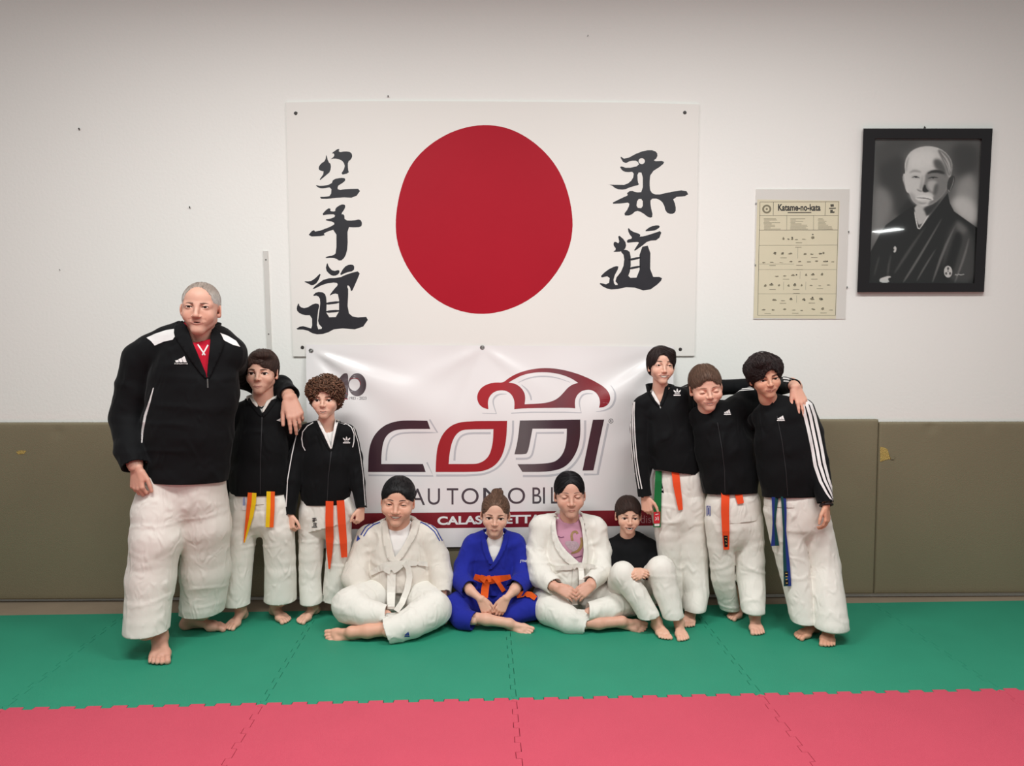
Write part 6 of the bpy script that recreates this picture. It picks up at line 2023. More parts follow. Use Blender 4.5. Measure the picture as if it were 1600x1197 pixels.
def make_blue_girl():
    Y = -0.25
    s = Person('child with tied-back brown hair sitting in a blue judo suit with orange belt', W(771, 975, Y), (212, 162, 138), (186, 112, 106))
    H = Head(774, 772, 835, Y - 0.04, yaw=-1, pitch=2, roll=3, jaw=0.15, chinr=0.068, cheek=1.06, nose=0.85, eye=1.25, eyeopen=1.0, mouth=0.105, mz=0.195, smile=0.3, eyex=0.146, eyez=0.48)
    s.set_head(H, (773, 848, Y, 14), nr=0.21)
    torso = [(771, 862, Y, 33), (771, 885, Y, 35), (771, 908, Y - .01, 36), (771, 938, Y - .02, 38)]
    aL = [(739, 853, Y, 17), (727, 885, Y - .03, 16), (722, 908, Y - .09, 16.5), (734, 921, Y - .17, 14.5)]
    aR = [(805, 851, Y, 16.5), (816, 885, Y - .03, 15.5), (817, 906, Y - .09, 16.5), (804, 920, Y - .17, 15.5)]
    hole = [(760, 836), (760, 850), (763, 866), (771, 880), (779, 864), (785, 848), (787, 836), (774, 830)]
    j = top(s, 'judo_jacket', M_blue, torso, [[(768, 842, Y, 16), (743, 850, Y, 16)], [(778, 842, Y, 16), (801, 849, Y, 16)]], [(aL, 1), (aR, 1)], hem=((771, 930, Y), (0, -0.3, -1)),
            neckcut=((773, 832, Y), (0, -0.3, 1), 0.058), hole=(hole, Y), disp=wr_gi(0.8, 12), flat=0.76, vox=0.0064)
    s.garment('shirt', chain([(772, 848, Y, 21), (772, 862, Y, 30), (772, 895, Y, 32)], 0.02, ((0, 1, 0), 0.74)), M_tee, cuts=[(W(772, 845, Y - .06), (0, -0.6, 0.8), 0.09)], vox=0.0055)
    for pts in ([(752, 836), (758, 834), (761, 848), (765, 864), (772, 880), (766, 884), (757, 868), (752, 848)], [(787, 834), (794, 836), (793, 848), (786, 866), (773, 886), (765, 892), (764, 888), (771, 878), (780, 862), (786, 844)]):
        art('lapel', [[smooth_poly(pts, 1)]], s.put('judo_jacket_full', lift=0.001), M_blue, j, step=4, thick=0.007, smooth=True)
    s.collar(W(774, 842, Y + .01), 0.062, 0.058, 0.050, M_blue, j, gap=48, flare=1.06, drop=0.01, th=0.006)
    art('sleeve_lettering', [text_px('JTNE', 812.5, 875, 824, 879.5, bold=0.01)], s.put('judo_jacket_full', lift=0.002), M_trim, j, step=6)
    legs = [[(748, 934, Y - .05, 25), (712, 948, -.40, 22), (722, 966, -.48, 18), (740, 970, -.515, 14.5)], [(794, 932, Y - .05, 25), (829, 949, -.40, 21), (803, 960, -.44, 15), (775, 965, -.42, 12)]]
    pants(s, M_blue, [(758, 934, Y - .02, 32), (785, 934, Y - .02, 32)], legs, wr_pants(0.9, 24.0), normals=[(0.75, -0.3, -0.1), (-1, 0, 0)])
    b = s.hang('belt', [(741, 901, 9), (752, 905, 11), (764, 907, 12), (778, 905, 11), (790, 903, 9), (798, 901, 7)], ['judo_jacket'], M_orange, th=0.006, lift=0.006)
    b['label'] = 'orange judo belt on the blue jacket'
    bk = list(s.bvh)[-1]
    s.hang('belt_knot', [(750, 901, 7), (758, 906, 12), (767, 904, 10)], ['judo_jacket', bk], M_orange, b, th=0.012, lift=0.010)
    s.hang('belt_end', [(760, 908, 11), (758, 920, 12), (756.5, 934, 12)], ['judo_jacket', 'trousers', bk], M_orange, b, th=0.005, lift=0.008)
    s.hang('belt_end', [(771, 901, 6), (779, 911, 6.5), (787.5, 924, 7)], ['judo_jacket', 'trousers', bk], M_orange, b, th=0.005, lift=0.008)
    s.hang('belt_end', [(807, 931, 8), (818, 928, 9), (829, 929, 9), (837, 935, 8)], ['trousers'], M_orange, b, th=0.005, lift=0.006)
    s.foot([(722, 962, -.47, 9), (760, 968, -.515, 8.5)], W(796, 974, -.515), (0.82, -0.5, -0.02), 0.175, -1, up=(-0.1, -0.65, 0.65))
    s.foot([(790, 965, -.43, 8), (745, 972, -.42, 8)], W(733, 974, -.40), (-1, -0.15, 0.0), 0.17, 1, up=(0, -0.7, 0.6))
    s.hand([(725, 908, Y - .10, 8.5), (735, 923, Y - .19, 7.5)], (751, 936, -.475), (0.42, -0.2, -0.78), (-0.25, -0.8, 0.5), 0.125, 1, curl=(22, 30, 20), spread=2, tout=22, tcurl=14)
    s.hand([(816, 908, Y - .10, 9), (804, 922, Y - .19, 8)], (791, 935, -.475), (-0.42, -0.2, -0.78), (0.25, -0.8, 0.5), 0.125, -1, curl=(22, 30, 20), spread=2, tout=22, tcurl=14)
    s.body()
    s.face(brow=(96, 66, 52), brow_th=0.75, brow_arch=0.016, lash_th=1.5)
    s.hair((104, 76, 60), t=0.018, top=0.025, hairline=0.83, temple=0.285, side=0.42, nape=0.16, locks=1500, length=0.20, width=0.014, lift=0.006, grav=0.0, jitter=0.25, crown=(0.0, -0.45, 0.80), comb=(0, 0.6, 0.3), seed=41, var=0.25, cutdepth=0.38,
           extra=lambda H: [H.E((0.02, 0.22, 1.0), (0.15, 0.16, 0.10), 0.04)])

def make_shut_eyes_girl():
    Y = -0.25
    s = Person('child with shut eyes sitting in an open white judo jacket over a pink top', W(890, 980, Y), (206, 154, 130), (180, 104, 100))
    H = Head(890, 739, 806, Y - 0.04, yaw=1, pitch=1, roll=-1, fw=1.06, jaw=0.165, cheek=1.1, nose=0.85, nosew=1.15, eye=0.95, eyeopen=0.0, mouth=0.09, mz=0.205, eyez=0.50, eyex=0.15, lip=0.9)
    s.set_head(H, (889, 828, Y, 17), nr=0.225, chest=chain([(889, 832, Y, 22), (889, 842, Y, 24)], 0.02, NBACK))
    torso = [(888, 846, Y, 40), (889, 875, Y - .01, 43), (890, 902, Y - .02, 44), (890, 930, Y - .03, 46)]
    aL = [(846, 824, Y, 19), (839, 862, Y - .03, 16.5), (844, 898, Y - .11, 18), (866, 916, Y - .22, 13)]
    aR = [(929, 824, Y, 18), (940, 862, Y - .03, 14.5), (940, 893, Y - .11, 15.5), (922, 911, Y - .22, 12.5)]
    hole = [(868, 806), (868, 830), (875, 852), (890, 868), (903, 878), (914, 878), (915, 850), (912, 824), (908, 804), (890, 800)]
    j = top(s, 'judo_jacket', M_gi, torso, [[(880, 816, Y, 17), (850, 823, Y, 18)], [(898, 816, Y, 17), (925, 823, Y, 17)]], [(aL, 1), (aR, 1)], hem=((890, 925, Y), (0, -0.3, -1)),
            neckcut=((889, 804, Y), (0, -0.3, 1), 0.07), hole=(hole, Y), disp=wr_gi(1.0, 22), flat=0.76, vox=0.0066)
    M_pinkt = mat('pink_jersey', (196, 142, 162), 0.8, 0.2, 0.05, 14, 0.15, 800)
    s.garment('pink_top', chain([(889, 826, Y, 28), (889, 850, Y, 38), (890, 895, Y - .01, 40)], 0.02, ((0, 1, 0), 0.74)), M_pinkt, cuts=[(W(889, 821, Y - .07), (0, -0.6, 0.8), 0.10)], vox=0.006)
    tp = s.obj['pink_top']
    sh = lambda x, y: (820 + x * 0.234, 730 + y * 0.234)
    for q_, w_ in (([(318, 490), (310, 455), (322, 432), (345, 430), (352, 445)], 16), ([(375, 470), (385, 510), (360, 560), (310, 575)], [12, 22, 20, 10])):
        art('top_print', [[round_off([sh(*p) for p in stroke(q_, w_)], 2, 70)]],
            s.put('pink_top', lift=0.002), mat('gold_print', (150, 118, 76), 0.5, 0.4, 0.3, 80), tp, step=4)
    art('top_print', [[[sh(*p) for p in smooth_poly([(262, 500), (300, 490), (360, 500), (365, 545), (330, 570), (290, 545)], 1)]]], s.put('pink_top', lift=0.0016), mat('grey_print', (176, 150, 158), 0.5, 0.4, 0.35, 120), tp, step=4)
    for q_ in ([(222, 462), (240, 470), (262, 466)], [(300, 600), (340, 604), (380, 592)]):
        art('top_print', [[[sh(*p) for p in stroke(q_, 6.5)]]], s.put('pink_top', lift=0.002), mat('plum_print', (120, 70, 100), 0.6, 0.3, 0.2, 80), tp, step=4)
    for pts in ([(863, 810), (869, 808), (868, 820), (871, 840), (882, 858), (897, 872), (906, 880), (896, 886), (878, 874), (864, 850), (860, 824)], [(904, 808), (911, 809), (914, 826), (918, 850), (919, 874), (914, 886), (908, 884), (912, 866), (911, 842), (908, 820)]):
        art('lapel', [[smooth_poly(pts, 1)]], s.put('judo_jacket_full', lift=0.001), M_gi, j, step=4, thick=0.007, smooth=True)
    s.collar(W(889, 815, Y + .012), 0.074, 0.068, 0.050, M_gi, j, gap=50, flare=1.05, drop=0.01, th=0.006)
    legs = [[(860, 934, Y - .06, 29), (862, 952, -.44, 27), (890, 970, -.52, 21), (914, 978, -.545, 12.5)], [(922, 930, Y - .06, 28), (980, 940, -.40, 23), (952, 951, -.48, 20), (918, 957, -.52, 15)]]
    pants(s, M_gi, [(874, 932, Y - .02, 36), (906, 932, Y - .02, 36)], legs, wr_pants(1.0, 34.0), normals=[(0.95, -0.15, -0.25), (-1, -0.1, 0.1)])
    b = s.hang('belt', [(868, 888, 7), (885, 887, 8), (902, 885, 10), (918, 884, 8), (930, 886, 6)], ['judo_jacket'], M_gi, th=0.006, lift=0.006)
    b['label'] = 'thin white judo belt'
    bk = list(s.bvh)[-1]
    s.hang('belt_knot', [(896, 884, 8), (904, 888, 11), (911, 884, 7)], ['judo_jacket', bk], M_gi, b, th=0.012, lift=0.010)
    s.hang('belt_end', [(900, 890, 9), (898, 915, 9.5), (898, 945, 9)], ['judo_jacket', 'trousers', bk], M_gi, b, th=0.005, lift=0.004)
    s.hang('belt_end', [(908, 888, 8), (909, 910, 8.5), (906, 938, 8)], ['judo_jacket', 'trousers', bk], M_gi, b, th=0.005, lift=0.006)
    s.foot([(890, 972, -.52, 9), (935, 974, -.545, 9)], W(972, 971, -.535), (1, -0.22, -0.06), 0.185, -1, up=(0, -0.72, 0.62))
    s.foot([(930, 956, -.50, 8), (893, 972, -.47, 8.5)], W(882, 974, -.45), (-1, -0.1, 0), 0.18, 1, up=(0, -0.75, 0.6))
    s.hand([(846, 900, Y - .12, 9), (864, 915, Y - .22, 7.5)], (870, 918, -.49), (0.86, -0.2, -0.35), (-0.1, -0.8, 0.6), 0.135, 1, curl=(18, 28, 20), spread=3, tout=20, tcurl=20)
    s.hand([(938, 895, Y - .12, 8.5), (924, 911, Y - .22, 7.5)], (926, 914, -.49), (-0.80, -0.2, -0.50), (0.1, -0.8, 0.6), 0.135, -1, curl=(18, 28, 20), spread=3, tout=20, tcurl=20)
    s.body()
    s.face(brow=(60, 46, 42), brow_th=0.5, brow_z=0.015, brow_arch=0.022, closed=-0.5, lash_th=0.9)
    def comb(L):
        sg = np.sign(L[:, 0] + 0.001)
        return np.stack([sg * 0.9, 0.5 + 0 * sg, -0.2 + 0 * sg], 1)
    s.hair((22, 19, 22), t=0.022, top=0.045, hairline=0.85, temple=0.265, side=0.40, nape=0.14, locks=1200, length=0.30, width=0.013, lift=0.006, grav=0.1, jitter=0.12, crown=(0, -0.2, 1.0), comb=comb, seed=51, var=0.25, cutdepth=0.37,
           extra=lambda H: [H.E((0, 0.40, 0.50), (0.16, 0.14, 0.16), 0.05)])

def make_small_boy():
    Y = -0.24
    s = Person('small gap-toothed boy in a black T-shirt sitting with raised knees', W(990, 975, Y), (216, 166, 140), (192, 116, 108))
    H = Head(981.5, 777, 832, Y - 0.05, yaw=-1, pitch=1, roll=1, jaw=0.15, chinr=0.068, cheek=1.1, nose=0.8, eye=1.25, eyeopen=1.0, mouth=0.14, open=0.055, smile=0.9, mz=0.195, eyex=0.152, eyez=0.475, ear=1.2)
    s.set_head(H, (982, 848, Y, 12), nr=0.215)
    torso = [(985, 862, Y, 34), (986, 890, Y, 37), (986, 930, Y, 36)]
    aL = [(955, 857, Y, 15), (951, 888, Y - .05, 13), (966, 902, Y - .18, 10), (984, 899, Y - .26, 8)]
    aR = [(1016, 857, Y, 14.5), (1026, 884, Y - .05, 12), (1020, 898, Y - .18, 9.5), (1008, 898, Y - .26, 8)]
    M_btee = mat('black_cotton', (20, 20, 22), 0.85, 0.15, 0.1, 20, 0.1, 900)
    top(s, 't_shirt', M_btee, torso, [[(978, 849, Y, 13), (957, 856, Y, 14)], [(988, 849, Y, 13), (1013, 855, Y, 14)]], [(aL, 1), (aR, 1)],
        disp=wr_soft(0.003, 12, 5), flat=0.72, vox=0.0062)
    legs = [[(968, 926, Y - .04, 23), (974, 899, -.50, 21), (994, 927, -.53, 17.5), (1013, 961, -.56, 17)], [(1008, 926, Y - .04, 23), (1032, 891, -.50, 23), (1041, 925, -.53, 20), (1052, 963, -.57, 16)]]
    pants(s, M_gi, [(978, 935, Y - .01, 28), (998, 935, Y - .01, 28)], legs, wr_pants(0.9, 44.0), normals=[(0.2, 0.1, -1), (0.1, 0.1, -1)])
    a1, f1 = ground_foot(1042, 1000, 0.18, 26)
    s.foot([(994, 920, -.51, 9), (1018, 955, -.53, 8)], a1, f1, 0.18, -1)
    a2, f2 = ground_foot(1067, 1002, 0.18, 10)
    s.foot([(1041, 920, -.51, 9), (1056, 955, -.545, 8)], a2, f2, 0.18, 1)
    s.hand([(966, 902, Y - .18, 6.5), (985, 898, Y - .265, 6)], (988, 894, -.525), (0.75, -0.45, 0.0), (-0.3, -0.75, 0.5), 0.105, 1, curl=(35, 45, 30), spread=1, tout=18)
    s.hand([(1020, 898, Y - .18, 6.5), (1009, 896, Y - .265, 6)], (1008, 894, -.535), (-0.75, -0.45, -0.15), (0.3, -0.75, 0.5), 0.105, -1, curl=(35, 45, 30), spread=1, tout=18)
    s.body()
    s.face(brow=(78, 54, 44), brow_th=0.75, lash_th=1.4, brow_z=0.01, brow_arch=0.02, teeth=dict(w=0.8, n=6, h=0.5, rows=2, only={(0, 1), (0, 4), (0, 0), (0, 5), (1, 2), (1, 3), (1, 1), (1, 4)}))
    s.hair((62, 44, 38), t=0.035, top=0.055, hairline=0.74, temple=0.285, side=0.44, nape=0.2, locks=1500, length=0.18, width=0.014, lift=0.008, comb=lambda L: np.stack([0.3 + 0 * L[:, 0], -0.6 + 0 * L[:, 0], 0 * L[:, 0]], 1) * np.clip((L[:, 2:3] - 0.6) * 3, 0, 1), grav=0.12, jitter=0.35, seed=61, var=0.22)
make_round_boy()
make_blue_girl()
make_shut_eyes_girl()
make_small_boy()
# ================================================================== the three boys with arms round each other
def make_tall():
    Y = -0.32
    s = Person('tall dark-haired laughing boy with one green and one orange belt end', W(1058, 960, Y), (214, 162, 138), (190, 112, 106))
    H = Head(1033, 544, 600, Y - 0.03, yaw=2, pitch=-2, roll=2, jaw=0.15, chinr=0.07, cheek=1.12, nose=0.95, eye=1.05, eyeopen=0.5, mouth=0.145, open=0.05, smile=1.0, mz=0.215, eyex=0.15, eyez=0.52)
    s.set_head(H, (1034, 618, Y, 12), nr=0.205, chest=chain([(1034, 624, Y, 20), (1033, 634, Y, 22)], 0.02, NBACK))
    torso = [(1042, 650, Y, 37), (1046, 690, Y, 41), (1052, 722, Y, 42), (1056, 765, Y, 41)]
    aL = [(1003, 634, Y, 15), (999, 670, Y - .01, 14), (1000, 712, Y - .03, 13), (1007.5, 775, Y - .06, 10.5)]
    aR = [(1064, 622, Y + .02, 16), (1086, 612, Y + .09, 15), (1120, 606, -.20, 13.5), (1180, 603, -.20, 11.5), (1214, 598, -.24, 9)]
    hole = [(1013, 604), (1020, 615), (1031, 634), (1037, 620), (1042, 604), (1028, 598)]
    j = top(s, 'jacket', M_black, torso, [[(1034, 614, Y, 13), (1007, 631, Y, 15)], [(1036, 612, Y, 13), (1062, 620, Y, 16)]], [(aL, 1), (aR, 1)], hem=((1054, 736, Y), (-0.14, -0.08, -1)), extra=chain([(1058, 634, Y + .02, 22), (1082, 644, Y + .07, 17)], 0.02),
            neckcut=((1032, 604, Y), (0, -0.3, 1), 0.055), hole=(hole, Y), disp=wr_soft(0.004, 10, 33))
    art('shirt_edge', [[smooth_poly([(1011, 600), (1015, 601), (1023, 615), (1032, 631), (1031, 635), (1021, 622)], 1)]], s.put('jacket_full', lift=0.001), M_tee, j, step=4, thick=0.004, smooth=True)
    art('collar_flap', [[smooth_poly([(1040, 600), (1046, 601), (1042, 617), (1034, 636), (1030, 634), (1036, 618)], 1)]], s.put('jacket_full', lift=0.001), M_black, j, step=4, thick=0.006, smooth=True)
    art('collar_flap', [[smooth_poly([(1006, 600), (1012, 601), (1021, 617), (1031, 634), (1030, 638), (1017, 623)], 1)]], s.put('jacket_full', lift=0.0005), M_black, j, step=4, thick=0.004, smooth=True)
    s.collar(W(1031, 612, Y + .008), 0.066, 0.058, 0.042, M_black, j, gap=58, flare=1.12, drop=0.006)
    art('zip', [[stroke([(1031.5, 634), (1032, 638)], 2)]], s.put('jacket_full', lift=0.003), M_zip, j, step=4)
    art('chest_mark', leaf_mark(1058, 612.5, 12, 12), s.put('jacket_full', lift=0.003), M_trim, j, step=4)
    for k in range(3):
        o = k * 3.1
        art('sleeve_stripe', [[stroke([(990 + o * .3, 628), (986.3 + o * .75, 645), (985.8 + o * .9, 665), (986.5 + o, 690), (988.5 + o, 715), (991.5 + o * 1.1, 740), (995 + o * 1.3, 764)], 1.6)]], s.put('jacket_full', lift=0.003), M_trim, j, step=4)
    art('sleeve_stripe', [[stroke([(1052, 596), (1062, 593.5), (1074, 597)], 1.8)]], s.put('jacket_full', lift=0.003), M_trim, j, step=4)
    legs = [[(1042, 790, Y, 25), (1046, 830, Y, 23), (1050, 880, Y + .01, 20), (1056, 943, -.32, 18)], [(1076, 785, Y, 28), (1079, 835, Y, 26), (1083, 885, Y - .01, 24), (1088, 925, Y - .05, 20.5), (1085, 951, -.42, 18.5)]]
    pants(s, M_gi, [(1058, 775, Y, 41), (1060, 800, Y, 40)], legs, wr_pants(1.25, 54.0))
    g = skirt(s, [(1060, 752, Y, 42), (1061, 800, Y, 43)], (1060, 787, Y), (-0.22, -0.1, -1), (1056, 726, Y), seed=28)
    art('gi_emblem', [[smooth_poly([(1030, 754), (1034, 752), (1037, 768), (1040.5, 787), (1036, 788), (1031, 772)], 1)]], s.put('gi_skirt', lift=0.002), M_blackmark, g, step=4)
    art('gi_emblem_print', [[stroke([(1032.5, 758), (1034, 758)], 3)], [stroke([(1033, 765), (1036, 765)], 3)], [stroke([(1034.5, 773), (1037.5, 773)], 3)], [stroke([(1036, 780), (1039, 780)], 3)]], s.put('gi_skirt', lift=0.003), M_trim, g)
    b = s.hang('belt', [(1029, 736, 10), (1028.5, 760, 11), (1027.5, 790, 11.5), (1026.5, 824, 11.5)], ['gi_skirt', 'trousers'], M_greenb)
    b['label'] = 'green end of a judo belt with a red label'
    bk = list(s.bvh)[-1]
    art('belt_label', [[[(1021.6, 800), (1031.6, 799.5), (1031.2, 817.5), (1021.4, 818)]]], s.put(bk, lift=0.001), mat('red_label', (204, 44, 56), 0.7, 0.2, 0.03), b)
    art('belt_label', [[[(1022.6, 818.5), (1030.6, 818.2), (1030.4, 822), (1022.6, 822.2)]]], s.put(bk, lift=0.001), M_trim, b)
    art('belt_label_print', [[stroke([(1024, 804), (1029, 803)], 1.2)], [stroke([(1024.5, 808), (1026, 811), (1024, 813)], 1.2)], [stroke([(1028, 807), (1028.5, 813)], 1.2)]], s.put(bk, lift=0.002), M_trim, b)
    s.hang('belt_end', [(1055, 736, 12), (1057.5, 758, 11.5), (1061, 780, 9.5), (1063.5, 797, 7)], ['gi_skirt', 'trousers'], M_orange2, b)
    a1, f1 = ground_foot(1073, 981, 0.20, -8)
    s.foot([(1085, 890, Y - .01, 10), (1080, 938, -.385, 8.5)], a1, f1, 0.20, 1)
    a2, f2 = ground_foot(1040, 966, 0.20, -30)
    s.foot([(1050, 890, Y + .02, 10), (1057, 930, -.285, 8.5)], a2, f2, 0.20, -1)
    s.hand([(1006, 755, Y - .05, 7)], (1008, 776, Y - .062), (0.12, -0.15, -1), (-0.6, -0.8, 0), 0.135, 1, curl=(50, 55, 30), spread=1)
    s.hand([(1195, 602, -.21, 7)], (1216, 597, -.245), (0.75, -0.6, 0.15), (0.0, -0.35, 0.95), 0.15, -1, curl=(30, 40, 30), spread=2)
    s.body()
    s.face(brow=(52, 38, 34), brow_th=0.85, brow_z=0.01, brow_arch=0.02, lash_th=1.3, teeth=dict(w=0.78, n=8, h=0.75))
    s.hair((46, 34, 32), t=0.05, top=0.075, hairline=0.86, temple=0.255, side=0.40, nape=0.14, locks=1300, length=0.32, width=0.017, lift=0.010, comb=lambda L: np.stack([np.where(L[:, 0] > -0.12, 0.9, -0.9), -0.3 + 0 * L[:, 0], 0 * L[:, 0]], 1) * np.clip((L[:, 2:3] - 0.55) * 3, 0, 1),
           grav=0.45, jitter=0.3, seed=71, cutx=-0.04, var=0.25, earcut=False, crown=(-0.12, -0.1, 1.0),
           extra=lambda H: [H.E((0.14, -0.16, 0.86), (0.20, 0.18, 0.14), 0.06), H.E((0.28, -0.12, 0.70), (0.08, 0.10, 0.20), 0.05), H.E((-0.29, -0.06, 0.62), (0.07, 0.10, 0.20), 0.05)])

def make_middle():
    Y = -0.41
    s = Person('brown-haired boy with shut eyes and an orange belt, between two taller boys', W(1145, 960, Y), (216, 162, 138), (194, 112, 106))
    H = Head(1102.5, 571, 639, Y - 0.05, yaw=-3, pitch=8, roll=-7, fw=1.06, jaw=0.17, cheek=1.2, nose=0.9, nosew=1.05, eye=0.95, eyeopen=0.0, mouth=0.13, open=0.028, smile=0.9, mz=0.20, eyez=0.455, eyex=0.15)
    s.set_head(H, (1112, 648, Y, 15), nr=0.22)
    torso = [(1122, 670, Y, 39), (1132, 702, Y, 43.5), (1140, 742, Y, 43.5), (1143, 795, Y, 42)]
    aL = [(1092, 652, Y + .03, 15), (1068, 664, Y + .20, 12.5), (1046, 652, -.175, 10.5)]
    aR = [(1140, 644, Y + .01, 17), (1166, 622, Y + .07, 16), (1198, 610, -.31, 14), (1226, 602, -.37, 12.5), (1241, 603, -.52, 11)]
    j = top(s, 'jacket', M_black, torso, [[(1112, 640, Y, 14), (1094, 650, Y + .02, 16)], [(1114, 640, Y, 15), (1138, 643, Y, 17)]], [(aL, 0), (aR, 1)], hem=((1141, 770, Y), (0.02, -0.12, -1)), extra=chain([(1138, 658, Y, 26), (1160, 664, Y + .03, 24), (1156, 710, Y + .01, 24)], 0.02, NBACK) + chain([(1150, 640, Y + .03, 22), (1176, 640, Y + .08, 19)], 0.02),
            disp=wr_soft(0.004, 10, 43))
    s.collar(W(1111, 642, Y + .005), 0.066, 0.060, 0.036, M_black, j, gap=20, flare=1.08, drop=0.008)
    art('zip', [[stroke([(1121, 660), (1128, 700), (1132, 735), (1133, 770)], 0.9)]], s.put('jacket', lift=0.002), M_zipd, j, step=5)
    art('chest_mark', three_stripe_mark(1136.5, 644, 11, 8.5), s.put('jacket', lift=0.003), M_trim, j, step=4)
    for k in range(3):
        o = k * 2.4
        art('sleeve_stripe', [[stroke([(1132 + k * 2, 614.5 - o * .1), (1145, 607.5 + o * .8), (1160, 605.5 + o), (1178, 604 + o)], 1.5)]], s.put('jacket', lift=0.003), M_trim, j, step=4)
    for k in range(2):
        art('cuff_stripe', [[stroke([(1223.5 + k, 591 + k * 4.5), (1231, 592 + k * 4), (1237, 595 + k * 2)], 2.2)]], s.put('jacket', lift=0.003), M_trim, j, step=4)
    legs = [[(1126, 815, Y, 24), (1126, 850, Y, 21.5), (1129, 900, Y + .01, 18.5), (1140, 951, -.355, 15)], [(1167, 815, Y, 24), (1170, 850, Y, 22.5), (1172, 900, Y - .02, 22), (1178, 955, -.515, 18.5)]]
    pants(s, M_gi, [(1145, 795, Y, 43), (1146, 820, Y, 42)], legs, wr_pants(1.2, 64.0))
    g = skirt(s, [(1145, 790, Y, 44), (1147, 835, Y, 44.5)], (1147, 813, Y), (0.10, -0.10, -1), (1141, 757, Y), seed=38)
    art('maker_tag', [[[(1103.6, 788), (1110.5, 788), (1110.5, 809), (1103.8, 809)]]], s.put('gi_skirt', lift=0.002), M_trim, g, step=5)
    art('maker_tag_print', [[stroke([(1105, 791), (1109.5, 791), (1109.5, 806), (1105, 806), (1105, 791)], 1.2)], [stroke([(1107.2, 793), (1107.2, 804)], 1.5)]], s.put('gi_skirt', lift=0.003), M_bluemark, g, step=6)
    b = s.hang('belt', [(1133.5, 766, 13), (1133, 800, 12.5), (1134, 830, 11.5), (1135, 859, 9)], ['gi_skirt', 'trousers'], M_orange2)
    b['label'] = 'orange judo belt with a black label at its tip'
    bk = list(s.bvh)[-1]
    art('belt_label', [[[(1130.5, 837), (1137, 837), (1137.2, 854.5), (1132, 855)]]], s.put(bk, lift=0.001), M_blackmark, b)
    art('belt_label_print', [[stroke([(1132.5, 840), (1135.5, 840)], 1)], [stroke([(1133, 844), (1135.5, 846)], 1)], [stroke([(1133.5, 850), (1136, 850)], 1)]], s.put(bk, lift=0.002), M_gold, b)
    s.hang('belt_end', [(1152, 764, 12), (1155, 776, 11.5), (1157.5, 787, 10)], ['gi_skirt', 'trousers'], M_orange2, b)
    a1, f1 = ground_foot(1142, 969, 0.19, -30)
    s.foot([(1132, 900, Y + .02, 9), (1154, 935, -.325, 7.5)], a1, f1, 0.19, -1)
    a2, f2 = ground_foot(1183, 993, 0.20, 6)
    s.foot([(1172, 900, Y - .02, 10), (1179, 945, -.475, 8.5)], a2, f2, 0.20, 1)
    s.hand([(1228, 602, -.40, 8.5), (1240, 603, -.52, 8)], (1243, 604, -.56), (0.30, -0.28, -0.9), (0.25, -0.9, 0.35), 0.155, -1, fingers=[(8, 14, 10), (8, 14, 10), (10, 16, 10), (12, 18, 12)], spread=7, tout=26, tcurl=4)
    s.body()
    s.face(brow=(120, 88, 70), brow_th=0.6, brow_z=0.015, brow_arch=0.018, closed=0.7, lash_th=0.8, lash=(90, 56, 46), teeth=dict(w=0.6, n=6, h=0.8))
    s.hair((98, 72, 58), t=0.028, top=0.04, hairline=0.75, temple=0.285, side=0.44, nape=0.2, locks=1700, length=0.13, width=0.011, lift=0.008, comb=lambda L: np.stack([-0.2 + 0 * L[:, 0], -0.7 + 0 * L[:, 0], 0 * L[:, 0]], 1) * np.clip((L[:, 2:3] - 0.6) * 3, 0, 1), grav=0.1, jitter=0.3, seed=81, var=0.22)

